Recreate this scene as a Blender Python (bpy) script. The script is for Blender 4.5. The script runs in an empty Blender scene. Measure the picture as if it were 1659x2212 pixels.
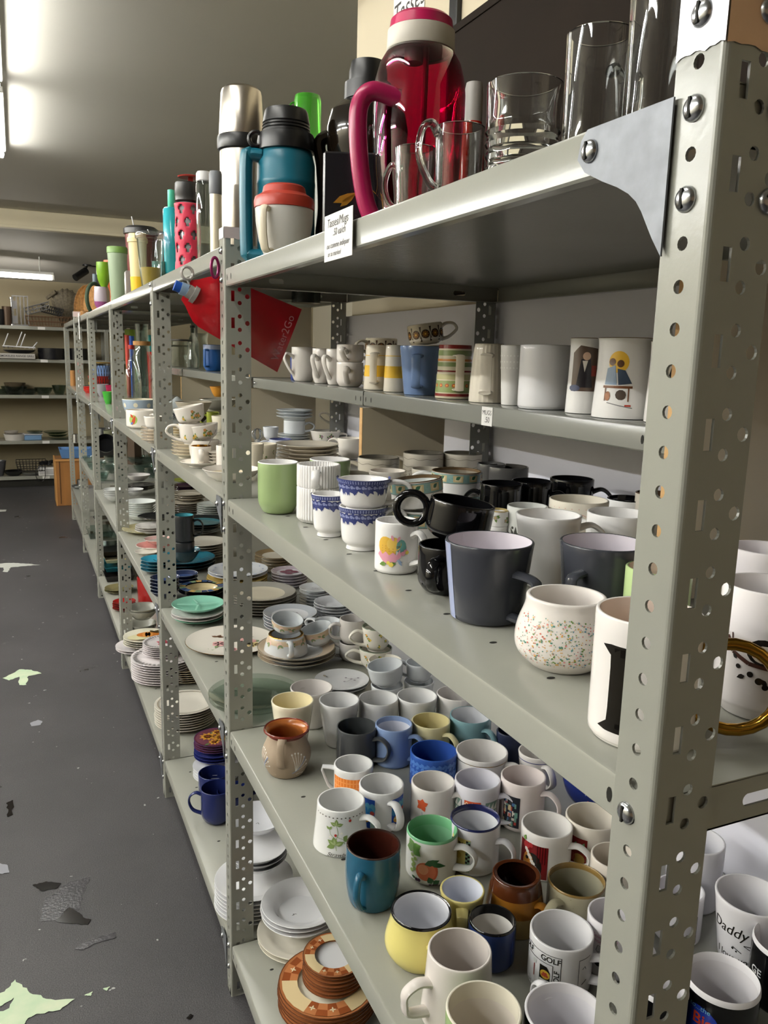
import bpy, bmesh, math, random
from mathutils import Vector, Matrix, noise
from mathutils.geometry import delaunay_2d_cdt, tessellate_polygon
random.seed(7)
PI=math.pi
S=bpy.context.scene; COL=S.collection
# ---------------------------------------------------------------- camera
CAM=Vector((-.3718,-1.594,1.4382)); FPX=1750.0
def basis(yaw,pitch,roll):
    f=Vector((math.sin(yaw)*math.cos(pitch),math.cos(yaw)*math.cos(pitch),-math.sin(pitch)))
    r=Vector((math.cos(yaw),-math.sin(yaw),0)); u=r.cross(f)
    return math.cos(roll)*r+math.sin(roll)*u, -math.sin(roll)*r+math.cos(roll)*u, f
CR,CU,CF=basis(.4245,.1871,.0267)
def ray(px,py): return CF+(px-829.5)/FPX*CR-(py-1106)/FPX*CU
def on(ax,v,px,py):
    d=ray(px,py); return CAM+d*((v-CAM[ax])/d[ax])
def proj(p):
    d=Vector(p)-CAM; z=d.dot(CF); return 829.5+FPX*d.dot(CR)/z, 1106-FPX*d.dot(CU)/z, z
cam=bpy.data.cameras.new('camera'); cam.sensor_fit='HORIZONTAL'; cam.sensor_width=36; cam.lens=36*FPX/1659
cam.clip_start=.02; cam.clip_end=60
camo=bpy.data.objects.new('camera',cam); COL.objects.link(camo)
M=Matrix((CR,CU,-CF)).transposed().to_4x4(); M.translation=CAM; camo.matrix_world=M
S.camera=camo
# ---------------------------------------------------------------- materials
def lin(h):
    h=h.lstrip('#'); o=[]
    for i in (0,2,4):
        c=int(h[i:i+2],16)/255; o.append(c/12.92 if c<=.04045 else ((c+.055)/1.055)**2.4)
    return o
_m={}
def mat(key,hexc='#ffffff',rough=.4,metal=0,trans=0,ior=1.45,emit=0,coat=0,bump=0,bscale=60,alpha=1,var=0,vscale=8,hex2=None,stretch=None,thin=False,spec=.5):
    if key in _m: return _m[key]
    m=bpy.data.materials.new(key); m.use_nodes=True; nt=m.node_tree; b=nt.nodes['Principled BSDF']; L=nt.links
    c=lin(hexc); b.inputs['Base Color'].default_value=(*c,1); b.inputs['Roughness'].default_value=rough
    b.inputs['Metallic'].default_value=metal; b.inputs['Transmission Weight'].default_value=trans; b.inputs['IOR'].default_value=ior
    b.inputs['Coat Weight'].default_value=coat; b.inputs['Coat Roughness'].default_value=.05; b.inputs['Alpha'].default_value=alpha
    b.inputs['Specular IOR Level'].default_value=spec
    m.diffuse_color=(*c,1)
    if emit:
        b.inputs['Emission Color'].default_value=(*c,1); b.inputs['Emission Strength'].default_value=emit
    if bump or var:
        tc=nt.nodes.new('ShaderNodeTexCoord'); mp=nt.nodes.new('ShaderNodeMapping'); L.new(tc.outputs['Object'],mp.inputs['Vector'])
        if stretch: mp.inputs['Scale'].default_value=stretch
    if bump:
        n=nt.nodes.new('ShaderNodeTexNoise'); n.inputs['Scale'].default_value=bscale; n.inputs['Detail'].default_value=3
        L.new(mp.outputs[0],n.inputs['Vector']); bp=nt.nodes.new('ShaderNodeBump'); bp.inputs['Strength'].default_value=bump
        bp.inputs['Distance'].default_value=.002; L.new(n.outputs[0],bp.inputs['Height']); L.new(bp.outputs[0],b.inputs['Normal'])
    if var:
        n=nt.nodes.new('ShaderNodeTexNoise'); n.inputs['Scale'].default_value=vscale; n.inputs['Detail'].default_value=5
        L.new(mp.outputs[0],n.inputs['Vector']); cr=nt.nodes.new('ShaderNodeValToRGB')
        c2=lin(hex2) if hex2 else [x*(1-var) for x in c]
        cr.color_ramp.elements[0].position=.35; cr.color_ramp.elements[0].color=(*c2,1)
        cr.color_ramp.elements[1].position=.65; cr.color_ramp.elements[1].color=(*c,1)
        L.new(n.outputs[0],cr.inputs[0]); L.new(cr.outputs[0],b.inputs['Base Color'])
    _m[key]=m; return m
def C(hexc,rough=.07): return mat('glaze_'+hexc.strip('#')+('' if rough==.07 else '_%d'%(rough*100)),hexc,rough,coat=.0)
WH='#e6e5e4'; CRM='#e4dccb'; BLK='#101012'
def glass(tint='#ffffff',rough=0.0): return mat('glass_'+tint.strip('#'),tint,rough,trans=1)
def thin(tint='#ffffff',refl=.10,rough=.02):
    """thin clear wall: see-through with fresnel reflections"""
    k='thin_clear_'+tint.strip('#')
    if k in _m: return _m[k]
    m=bpy.data.materials.new(k); m.use_nodes=True; nt=m.node_tree; nt.nodes.clear(); N=nt.nodes.new; L=nt.links
    o=N('ShaderNodeOutputMaterial'); mx=N('ShaderNodeMixShader'); tr=N('ShaderNodeBsdfTransparent'); gl=N('ShaderNodeBsdfGlossy'); lw=N('ShaderNodeLayerWeight'); ma=N('ShaderNodeMath')
    tr.inputs[0].default_value=(*lin(tint),1); gl.inputs['Roughness'].default_value=rough; gl.inputs[0].default_value=(.95,.95,.95,1)
    lw.inputs[0].default_value=.28; ma.operation='MULTIPLY_ADD'; ma.inputs[1].default_value=.8; ma.inputs[2].default_value=refl*.4; pw=N('ShaderNodeMath'); pw.operation='POWER'; pw.inputs[1].default_value=2.6; lw.inputs[0].default_value=.5
    L.new(lw.outputs['Facing'],pw.inputs[0]); L.new(pw.outputs[0],ma.inputs[0]); L.new(ma.outputs[0],mx.inputs[0]); L.new(tr.outputs[0],mx.inputs[1]); L.new(gl.outputs[0],mx.inputs[2]); L.new(mx.outputs[0],o.inputs[0])
    m.diffuse_color=(*lin(tint),.4); _m[k]=m; return m
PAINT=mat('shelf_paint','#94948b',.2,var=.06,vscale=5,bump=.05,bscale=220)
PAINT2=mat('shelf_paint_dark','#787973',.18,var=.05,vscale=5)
GALV=mat('galvanised','#7b7e83',.5,metal=.55,var=.25,vscale=45)
CHROME=mat('screw_steel','#c9ccd0',.22,metal=1)
HOLE=mat('punched_hole','#16150f',.8)
BLACKP=mat('black_plastic','#121213',.35)
STEEL=mat('brushed_steel','#c4bdb2',.28,metal=1,bump=.05,bscale=30,stretch=(1,1,.02))
# ---------------------------------------------------------------- mesh helpers
def obj(name,bm,mats,parent=None,ang=35,recalc=True,loc=None,smooth=True):
    if recalc: bmesh.ops.recalc_face_normals(bm,faces=bm.faces[:])
    me=bpy.data.meshes.new(name); bm.to_mesh(me); bm.free()
    for m in (mats if isinstance(mats,(list,tuple)) else [mats]): me.materials.append(m)
    if smooth: me.shade_smooth(); me.set_sharp_from_angle(angle=math.radians(ang))
    o=bpy.data.objects.new(name,me); COL.objects.link(o)
    if parent is not None: o.parent=parent
    if loc is not None: o.location=loc
    return o
def empty(name,loc,rz=0,rot=None):
    o=bpy.data.objects.new(name,None); COL.objects.link(o); o.location=loc
    o.rotation_euler=rot if rot else (0,0,rz); o.empty_display_size=.02; return o
LABELS=[]
def tag(o,label,cat,group=None,kind=None):
    if label: o['label']=label; LABELS.append(label)
    if cat: o['category']=cat
    if group: o['group']=group
    if kind: o['kind']=kind
    return o
def struct(o): o['kind']='structure'; return o
def box(bm,x0,x1,y0,y1,z0,z1,mi=0,bev=0,seg=1):
    v=[bm.verts.new((x,y,z)) for z in (z0,z1) for y in (y0,y1) for x in (x0,x1)]
    fs=[bm.faces.new([v[i] for i in q]) for q in ((0,2,3,1),(4,5,7,6),(0,1,5,4),(1,3,7,5),(3,2,6,7),(2,0,4,6))]
    for f in fs: f.material_index=mi
    if bev:
        es=list({e for f in fs for e in f.edges})
        bmesh.ops.bevel(bm,geom=es,offset=bev,segments=seg,affect='EDGES',clamp_overlap=True)
def lathe(bm,prof,seg=40,mi=0,cx=0,cy=0,squash=None):
    """prof: list of (r,z[,mat]); mat applies to the segment that starts at this point"""
    rings=[]
    for p in prof:
        r,z=p[0],p[1]
        if r<1e-6: rings.append([bm.verts.new((cx,cy,z))])
        else:
            rings.append([bm.verts.new((cx+(squash(r,2*PI*k/seg) if squash else r)*math.cos(2*PI*k/seg),cy+(squash(r,2*PI*k/seg) if squash else r)*math.sin(2*PI*k/seg),z)) for k in range(seg)])
    for i in range(len(rings)-1):
        a,b=rings[i],rings[i+1]; m=prof[i][2] if len(prof[i])>2 else mi
        if len(a)==1 and len(b)==1: continue
        for k in range(seg):
            k2=(k+1)%seg
            if len(a)==1: f=bm.faces.new((a[0],b[k2],b[k]))
            elif len(b)==1: f=bm.faces.new((a[k],a[k2],b[0]))
            else: f=bm.faces.new((a[k],a[k2],b[k2],b[k]))
            f.material_index=m
    return rings
def cr(pts,n=6):
    """Catmull-Rom through points"""
    P=[Vector(p) for p in pts]; P=[2*P[0]-P[1]]+P+[2*P[-1]-P[-2]]; out=[]
    for i in range(1,len(P)-2):
        for k in range(n):
            t=k/n; a,b,c,d=P[i-1],P[i],P[i+1],P[i+2]
            out.append(.5*((2*b)+(c-a)*t+(2*a-5*b+4*c-d)*t*t+(3*b-a-3*c+d)*t**3))
    out.append(P[-2]); return out
def sweep(bm,pts,ra,rb,up=None,seg=10,mi=0,caps=True,closed=False):
    """tube along pts; ra: half-size in the path plane, rb: half-size along up"""
    P=[Vector(p) for p in pts]; n=len(P); rings=[]
    for i,p in enumerate(P):
        if closed: t=(P[(i+1)%n]-P[i-1])
        else: t=P[min(i+1,n-1)]-P[max(i-1,0)]
        t.normalize(); b=Vector(up) if up is not None else (Vector((0,0,1)) if abs(t.z)<.9 else Vector((1,0,0)))
        a=t.cross(b).normalized(); b=a.cross(t).normalized()
        fa=ra(i/(n-1)) if callable(ra) else ra; fb=rb(i/(n-1)) if callable(rb) else rb
        rings.append([bm.verts.new(p+a*fa*math.cos(2*PI*k/seg)+b*fb*math.sin(2*PI*k/seg)) for k in range(seg)])
    for i in range(n if closed else n-1):
        A,B=rings[i],rings[(i+1)%n]
        for k in range(seg):
            f=bm.faces.new((A[k],A[(k+1)%seg],B[(k+1)%seg],B[k])); f.material_index=mi
    if caps and not closed:
        for r in (rings[0],rings[-1]):
            f=bm.faces.new(r); f.material_index=mi
def interp(tab,t):
    if t<=tab[0][0]: return tab[0][1]
    for (a,x),(b,y) in zip(tab,tab[1:]):
        if t<=b: return x+(y-x)*(t-a)/(b-a)
    return tab[-1][1]
def smoothprof(tab,n=14):
    """resample (t,r) control table smoothly"""
    pts=cr([(a,b,0) for a,b in tab],max(2,n//(len(tab)-1)+1)); return [(min(1,max(0,p.x)),p.y) for p in pts]
# ---------------------------------------------------------------- printed decoration
def circle(cx,cy,r,n=14,sx=1,sy=1,rot=0):
    o=[]
    for k in range(n):
        x,y=r*sx*math.cos(2*PI*k/n),r*sy*math.sin(2*PI*k/n)
        o.append((cx+x*math.cos(rot)-y*math.sin(rot),cy+x*math.sin(rot)+y*math.cos(rot)))
    return o
def rect(x0,y0,x1,y1): return [(x0,y0),(x1,y0),(x1,y1),(x0,y1)]
def leaf(x,y,l,w,a):
    pts=[(0,0),(.3*l,w/2),(.6*l,w*.45),(l,0),(.6*l,-w*.45),(.3*l,-w/2)]
    return [(x+p*math.cos(a)-q*math.sin(a),y+p*math.sin(a)+q*math.cos(a)) for p,q in pts]
def line(pts,w):
    """thick polyline as quads"""
    out=[]
    for (x0,y0),(x1,y1) in zip(pts,pts[1:]):
        d=math.hypot(x1-x0,y1-y0) or 1; nx,ny=-(y1-y0)/d*w/2,(x1-x0)/d*w/2
        out.append([(x0+nx,y0+ny),(x0-nx,y0-ny),(x1-nx,y1-ny),(x1+nx,y1+ny)])
    return out
_fc={}
def text_tris(s,size,font=None,shear=0,ext=1):
    """text as flat triangles in the xy plane, centred"""
    cu=bpy.data.curves.new('lettering','FONT'); cu.body=s; cu.size=size; cu.align_x='CENTER'; cu.align_y='CENTER'; cu.shear=shear
    cu.space_character=ext; cu.resolution_u=3
    if font=='bold': cu.offset=size*.018
    o=bpy.data.objects.new('lettering',cu); COL.objects.link(o)
    dg=bpy.context.evaluated_depsgraph_get(); dg.update()
    me=bpy.data.meshes.new_from_object(o.evaluated_get(dg)); me.calc_loop_triangles()
    tr=[[(me.vertices[i].co.x,me.vertices[i].co.y) for i in t.vertices] for t in me.loop_triangles]
    bpy.data.objects.remove(o); bpy.data.curves.remove(cu); bpy.data.meshes.remove(me); return tr
def decal(bm,polys,rfun,a0,z0,mi,eps=.0004,cut=.005,R=.04,tris=False,stack=0):
    """bend flat polygons (metres; x round the body, y up) onto a body of revolution"""
    t=bmesh.new()
    for p in polys:
        if len(p)==3 or tris:
            vs=[t.verts.new((x,y,0)) for x,y in p]
            try: t.faces.new(vs)
            except Exception: pass
        else:
            tt=tessellate_polygon([[Vector((x,y,0)) for x,y in p]])
            vs=[t.verts.new((x,y,0)) for x,y in p]
            for q in tt:
                try: t.faces.new([vs[i] for i in q])
                except Exception: pass
    if not t.verts: t.free(); return
    xs=[v.co.x for v in t.verts]; ys=[v.co.y for v in t.verts]
    x=math.floor(min(xs)/cut)*cut+cut
    while x<max(xs):
        bmesh.ops.bisect_plane(t,geom=t.verts[:]+t.edges[:]+t.faces[:],plane_co=(x,0,0),plane_no=(1,0,0)); x+=cut
    y=math.floor(min(ys)/(cut*1.6))*cut*1.6+cut*1.6
    while y<max(ys):
        bmesh.ops.bisect_plane(t,geom=t.verts[:]+t.edges[:]+t.faces[:],plane_co=(0,y,0),plane_no=(0,1,0)); y+=cut*1.6
    mp={}
    e=eps+stack*.00012
    for v in t.verts:
        z=z0+v.co.y; r=rfun(z)+e; a=a0+v.co.x/R
        mp[v]=bm.verts.new((r*math.cos(a),r*math.sin(a),z))
    for f in t.faces:
        try: g=bm.faces.new([mp[v] for v in f.verts]); g.material_index=mi
        except Exception: pass
    t.free()
def flat(bm,polys,M4,mi,tris=False,lift=0):
    """flat polygons placed through matrix M4 (local x,y, normal z)"""
    for p in polys:
        vs=[bm.verts.new(M4@Vector((x,y,lift))) for x,y in p]
        if len(p)==3 or tris:
            try: f=bm.faces.new(vs); f.material_index=mi
            except Exception: pass
        else:
            for q in tessellate_polygon([[Vector((x,y,0)) for x,y in p]]):
                try: f=bm.faces.new([vs[i] for i in q]); f.material_index=mi
                except Exception: pass
# ================================================================ the room
WALLM=mat('wall_cream','#d8d0bb',.75,bump=.04,bscale=90,var=.03,vscale=2)
CEILM=mat('ceiling_paint','#b9b6ad',.7,bump=.03,bscale=60,var=.03,vscale=1.5)
def floor_mat():
    m=bpy.data.materials.new('dark_floor'); m.use_nodes=True; nt=m.node_tree; L=nt.links; b=nt.nodes['Principled BSDF']; N=nt.nodes.new
    tc=N('ShaderNodeTexCoord')
    def noise_(sc,det=4,ro=.6):
        n=N('ShaderNodeTexNoise'); n.inputs['Scale'].default_value=sc; n.inputs['Detail'].default_value=det; n.inputs['Roughness'].default_value=ro
        L.new(tc.outputs['Object'],n.inputs['Vector']); return n
    def ramp(src,a,b_,ca,cb):
        r=N('ShaderNodeValToRGB'); r.color_ramp.elements[0].position=a; r.color_ramp.elements[1].position=b_
        r.color_ramp.elements[0].color=ca; r.color_ramp.elements[1].color=cb; L.new(src,r.inputs[0]); return r
    def mix(fac,a,bb):
        x=N('ShaderNodeMixRGB'); L.new(fac,x.inputs[0]); L.new(a,x.inputs[1]) if not isinstance(a,tuple) else setattr(x.inputs[1],'default_value',a)
        L.new(bb,x.inputs[2]) if not isinstance(bb,tuple) else setattr(x.inputs[2],'default_value',bb); return x
    big=ramp(noise_(1.6,6).outputs[0],.35,.7,(*lin('#3d3c3e'),1),(*lin('#4c4a4c'),1))
    fine=noise_(330,2,.7); sp=ramp(fine.outputs[0],.35,.75,(.55,.55,.55,1),(1.5,1.5,1.5,1))
    x=N('ShaderNodeMixRGB'); x.blend_type='MULTIPLY'; x.inputs[0].default_value=1; L.new(big.outputs[0],x.inputs[1]); L.new(sp.outputs[0],x.inputs[2])
    # scuffs
    w=ramp(noise_(9,7,.75).outputs[0],.68,.74,(0,0,0,1),(1,1,1,1)); y=mix(w.outputs[0],x.outputs[0],(*lin('#6f7076'),1))
    fl=ramp(noise_(34,2,.5).outputs[0],.735,.75,(0,0,0,1),(1,1,1,1)); y=mix(fl.outputs[0],y.outputs[0],(*lin('#a9a9a6'),1))
    # damp patches
    d=ramp(noise_(3.1,5,.55).outputs[0],.66,.70,(0,0,0,1),(1,1,1,1)); z=mix(d.outputs[0],y.outputs[0],(*lin('#2c2a29'),1))
    L.new(z.outputs[0],b.inputs['Base Color'])
    rr=ramp(d.outputs[0],0,1,(.46,.46,.46,1),(.16,.16,.16,1)); L.new(rr.outputs[0],b.inputs['Roughness'])
    bp=N('ShaderNodeBump'); bp.inputs['Strength'].default_value=.35; bp.inputs['Distance'].default_value=.002; L.new(fine.outputs[0],bp.inputs['Height']); L.new(bp.outputs[0],b.inputs['Normal'])
    return m
def slab(name,x0,x1,y0,y1,z0,z1,m,bev=0):
    bm=bmesh.new(); box(bm,x0,x1,y0,y1,z0,z1,0,bev); return struct(obj(name,bm,m,smooth=False))
slab('floor',-4.2,3.1,-5.6,8.25,-.08,0,floor_mat())
slab('wall_back',-4.2,3.1,8.15,8.25,0,2.62,mat('wall_back_beige','#94896f',.8,bump=.04,bscale=90))
slab('wall_front',-4.2,.78,-5.7,-5.6,0,2.62,mat('wall_front_brown','#c2aa92',.8))
slab('wall_left',-4.3,-4.2,-5.6,8.15,0,2.62,WALLM)
slab('wall_right',.68,.78,-5.6,1.04,0,2.62,mat('wall_right_cream','#b9ae95',.7,bump=.04,bscale=90))
slab('wall_far',3.0,3.1,1.04,8.15,0,2.62,WALLM)
slab('wall_side',.78,3.0,.94,1.04,0,2.62,WALLM)
slab('ceiling',-4.3,3.1,-5.7,8.25,2.62,2.7,CEILM)
bm=bmesh.new(); box(bm,-4.2,3.0,6.42,6.60,2.475,2.62,0,.004); box(bm,-4.2,3.0,6.40,6.42,2.462,2.488,0,.003)
struct(obj('trim_1',bm,mat('beam_paint','#cbc1a6',.6),smooth=False))
bm=bmesh.new()
v=[bm.verts.new(p) for p in ((-4.2,6.6,2.49),(3,6.6,2.49),(3,8.15,2.16),(-4.2,8.15,2.16),(-4.2,6.6,2.62),(3,6.6,2.62),(3,8.15,2.62),(-4.2,8.15,2.62))]
for q in ((0,1,2,3),(4,7,6,5),(0,4,5,1),(3,2,6,7),(0,3,7,4),(1,5,6,2)): bm.faces.new([v[i] for i in q])
struct(obj('trim_2',bm,CEILM,smooth=False))
# ---------------------------------------------------------------- lamps
TUBE=mat('tube_glow','#f9f8f2',.5,emit=34.0)
TUBE3=mat('tube_glow_added','#f9f9f5',.5,emit=98.0)  # strong glow for the two added, unseen tube rows
TUBE2=mat('tube_glow_far','#fdf8f2',.5,emit=11.0)
def tube_lamp(p0,p1,label,m,r=.016,cat='ceiling light',drop=0):
    p0,p1=Vector(p0),Vector(p1); mid=(p0+p1)/2; L_=(p1-p0).length; d=(p1-p0).normalized()
    rz=math.atan2(d.y,d.x)
    t=tag(empty('tube_light',mid,rz),label,cat,'fluorescent tube lights')
    bm=bmesh.new(); sweep(bm,[(-L_/2+.012,0,0),(L_/2-.012,0,0)],r,r,(0,0,1),12); obj('tube',bm,m,t)
    bm=bmesh.new(); box(bm,-L_/2-.01,L_/2+.01,-.028,.028,r+.006,r+.034,0,.004)
    for s in(-1,1): box(bm,s*(L_/2+.004)-.012,s*(L_/2+.004)+.012,-.014,.014,-r,r+.01,0,.003)
    obj('fixture_body',bm,mat('lamp_white','#e6e4de',.4),t)
    if drop:
        bm=bmesh.new()
        for s in (-.4,.4): sweep(bm,[(s*L_,0,r+.03),(s*L_,0,r+.03+drop)],.006,.006,None,6)
        obj('hanging_rod',bm,mat('lamp_white'),t)
    return t
zt=2.585-.03
tube_lamp((-.39,2.75,zt),(-.39,3.97,zt),'bright tube light on the ceiling, cut by the left frame edge',TUBE)
tube_lamp((-.39,1.35,zt),(-.39,2.57,zt),'ceiling tube light nearer than the one at the left edge',TUBE)
tube_lamp((-.55,-.95,zt),(-.55,.27,zt),'ceiling tube light in the aisle beside the mug bay',TUBE)
for y in (-1.9,-.4,1.1,2.6,4.1):  # unseen row added to send light deeper onto the shelves
    tube_lamp((-2.35,y,zt),(-2.35,y+1.22,zt),'added unseen tube light left of the aisle, lighting deeper shelves',TUBE3)
for y in (-.9,.6,2.1,3.6):  # further unseen row, added to brighten the back panel
    tube_lamp((-3.75,y,zt),(-3.75,y+1.22,zt),'added unseen tube light by the left wall, brightening the back panel',TUBE3)
tube_lamp((-1.15,7.25,2.16),(.0,7.36,2.11),'far tube light hanging in front of the back wall',TUBE2,.02,drop=.16)
# ---------------------------------------------------------------- shelving
P=.0508; WF=.052; WN=.038; TH=.002
def cell(W,holes):
    """one period of a punched strip as triangles with holes"""
    vs=[Vector((0,-P/2)),Vector((W,-P/2)),Vector((W,P/2)),Vector((0,P/2))]; fs=[[0,1,2,3]]; polys=[]
    for h in holes:
        b=len(vs); vs+= [Vector(p) for p in h]; fs.append(list(range(b,b+len(h)))); polys.append(h)
    v,e,f,_,_,_=delaunay_2d_cdt(vs,[],fs,0,1e-7)
    out=[]
    for t in f:
        c=sum((v[i] for i in t),Vector((0,0)))/len(t)
        inside=False
        for h in polys:
            cx=sum(p[0] for p in h)/len(h); cy=sum(p[1] for p in h)/len(h)
            n=len(h); ins=True
            for i in range(n):
                ax,ay=h[i]; bx,by=h[(i+1)%n]
                if (bx-ax)*(c.y-ay)-(by-ay)*(c.x-ax)<0: ins=False;break
            if ins: inside=True;break
        if not inside: out.append([tuple(v[i]) for i in t])
    return out,polys
def strip(bm,W,n,holes,z0,place,th=TH):
    tris,polys=cell(W,holes)
    for k in range(n):
        zc=z0+(k+.5)*P
        for lay in (0,th):
            mp={}
            for t in tris:
                vv=[]
                for p in t:
                    key=(round(p[0],6),round(p[1],6))
                    if key not in mp: mp[key]=bm.verts.new(place(p[0],zc+p[1],lay))
                    vv.append(mp[key])
                try: bm.faces.new(vv)
                except Exception: pass
        for h in polys:
            m=len(h)
            for i in range(m):
                a,b=h[i],h[(i+1)%m]
                bm.faces.new([bm.verts.new(place(*q)) for q in ((a[0],zc+a[1],0),(b[0],zc+b[1],0),(b[0],zc+b[1],th),(a[0],zc+a[1],th))])
    top=z0+n*P
    for (a,b) in (((W,z0),(W,top)),):
        bm.faces.new([bm.verts.new(place(*q)) for q in ((a[0],a[1],0),(b[0],b[1],0),(b[0],b[1],th),(a[0],a[1],th))])
    bm.faces.new([bm.verts.new(place(*q)) for q in ((0,top,0),(W,top,0),(W,top,th),(0,top,th))])
HW=[circle(.575*WF,-P/4,.0042,12),circle(.575*WF,P/4,.0042,12),circle(.865*WF,0,.0047,12),rect(.25*WF,-.010,.385*WF,.010)]
HN=[circle(.52*WN,-P/4,.0043,12),circle(.52*WN,P/4,.0043,12)]
def post_mesh(height,swap=False,mx=1):
    """angle post; corner at the origin, wide flange along +x (mx) unless swapped, other flange along +y"""
    n=round(height/P); bm=bmesh.new(); r=.004
    if not swap:
        strip(bm,WF-r,n,[[(x-r,y) for x,y in h] for h in HW],0,lambda a,z,l:(mx*(a+r),l,z))
        strip(bm,WN-r,n,[[(x-r,y) for x,y in h] for h in HN],0,lambda a,z,l:(mx*l,a+r,z))
    else:
        strip(bm,WN-r,n,[[(x-r,y) for x,y in h] for h in HN],0,lambda a,z,l:(mx*(a+r),l,z))
        strip(bm,WF-r,n,[[(x-r,y) for x,y in h] for h in HW],0,lambda a,z,l:(mx*l,a+r,z))
    H=n*P
    for (ra,fl) in ((r,1),(r-TH,-1)):
        pts=[(mx*(r-ra*math.cos(t)),r-ra*math.sin(t)) for t in (0,PI/8,PI/4,3*PI/8,PI/2)]
        for a,b in zip(pts,pts[1:]):
            bm.faces.new([bm.verts.new(q) for q in ((a[0],a[1],0),(b[0],b[1],0),(b[0],b[1],H),(a[0],a[1],H))])
    bmesh.ops.remove_doubles(bm,verts=bm.verts[:],dist=1e-6)
    return bm
_pm={}
def post(parent,x,y,height,swap=False,mx=1,name='post',m=PAINT):
    k=(round(height/P),swap,mx,m.name)
    if k not in _pm:
        o=obj(name,post_mesh(height,swap,mx),m,parent,ang=20,recalc=False); _pm[k]=o.data
    else:
        o=bpy.data.objects.new(name,_pm[k]); COL.objects.link(o); o.parent=parent
    o.location=(x,y,0); return o
DEP=.61
def endlip(bm,x0,x1,ya,yb,z0,z1,slots):
    """short end lip with open slots"""
    W=x1-x0; H=z1-z0; zc=H*.48
    vs=[Vector(p) for p in ((0,0),(W,0),(W,H),(0,H))]; fs=[[0,1,2,3]]; polys=[]
    for sx in slots:
        c=sx-x0; h=[(c+(.010 if math.cos(t)>0 else -.010)+.005*math.cos(t),zc+.005*math.sin(t)) for t in [(k+.5)*PI/8 for k in range(16)]]
        b=len(vs); vs+=[Vector(p) for p in h]; fs.append(list(range(b,b+16))); polys.append((c,h))
    v,e,f,_,_,_=delaunay_2d_cdt(vs,[],fs,0,1e-7)
    for t in f:
        g=sum((v[i] for i in t),Vector((0,0)))/len(t)
        if any(abs(g.x-c)<.0149 and abs(g.y-zc)<.0049 for c,_ in polys): continue
        for y in (ya,yb): bm.faces.new([bm.verts.new((x0+v[i].x,y,z0+v[i].y)) for i in t])
    for c,h in polys:
        for i in range(16):
            a,b=h[i],h[(i+1)%16]; bm.faces.new([bm.verts.new(p) for p in ((x0+a[0],ya,z0+a[1]),(x0+b[0],ya,z0+b[1]),(x0+b[0],yb,z0+b[1]),(x0+a[0],yb,z0+a[1]))])
def shelf(parent,y0,y1,z,x0=0,x1=DEP,lip=.035,m=PAINT,dots=True,name='shelf_board',back=False):
    bm=bmesh.new(); r=.0035; W=x1-x0
    prof=[(.014,-lip+.001),(.002,-lip+.001),(0,-lip+.003),(0,-r),(r*.3,-r*.3),(r,0),(W-r,0),(W-r*.3,-r*.3),(W,-r),(W,-lip+.003),(W-.002,-lip+.001),(W-.014,-lip+.001)]
    inn=[(.014,-lip+.0025),(.0032,-lip+.0025),(.0016,-lip+.004),(.0016,-r-.001),(.003,-.002),(r+.001,-.0016),(W-r-.001,-.0016),(W-.003,-.002),(W-.0016,-r-.001),(W-.0016,-lip+.004),(W-.0032,-lip+.0025),(W-.014,-lip+.0025)]
    A=[[bm.verts.new((x0+px,y,z+pz)) for px,pz in prof] for y in (y0,y1)]
    B=[[bm.verts.new((x0+px,y,z+pz)) for px,pz in inn] for y in (y0,y1)]
    for i in range(len(prof)-1):
        bm.faces.new((A[0][i],A[0][i+1],A[1][i+1],A[1][i])); bm.faces.new((B[0][i],B[1][i],B[1][i+1],B[0][i+1]))
    for k in (0,1):
        for i in range(len(prof)-1): bm.faces.new((A[k][i],B[k][i],B[k][i+1],A[k][i+1]))
    for i in (0,len(prof)-1): bm.faces.new((A[0][i],B[0][i],B[1][i],A[1][i]))
    bmesh.ops.recalc_face_normals(bm,faces=bm.faces[:])
    for s,yy in ((1,y0),(-1,y1)):
        endlip(bm,x0+.004,x1-.004,yy,yy+s*.0015,z-lip,z-.001,(x0+.1,x1-.1))
        a,b=sorted((yy,yy+s*.014)); box(bm,x0+.006,x1-.006,a,b,z-lip,z-lip+.0015,0)
    # punched marks: lip slots near the ends and dots on the sheet
    def q(pts): 
        f=bm.faces.new([bm.verts.new(p) for p in pts]); f.material_index=1
    for s,yy in ((1,y0),(-1,y1)):
        for dy in (.012,.042):
            c=yy+s*dy; q([(x0-.0003,c+.003*math.cos(t),z-.018+.006*math.sin(t)) for t in [k*PI/5 for k in range(10)]])
    if dots:
        n=int((y1-y0)/.094)
        for k in range(1,n):
            for xx in ((x0+.062,) if not back else ()):
                cy=y0+(y1-y0)*k/n
                q([(xx+.0045*math.cos(t),cy+.0028*math.sin(t),z+.0003) for t in [k2*PI/5 for k2 in range(10)]])
    return obj(name,bm,[m,HOLE],parent,recalc=False,ang=40)
def screw(parent,loc,axis='x-',r=.0078,name='screw'):
    bm=bmesh.new(); lathe(bm,[(r,0),(r*.97,.0014),(r*.8,.003),(r*.45,.0042),(0,.0046)],20); box(bm,-r*.75,r*.75,-.0009,.0009,.0035,.0048,1)
    o=obj(name,bm,[CHROME,HOLE],parent,ang=30); o.location=loc
    o.rotation_euler={'x-':(0,-PI/2,.0),'y-':(PI/2,.5,0)}[axis]; return o
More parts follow.
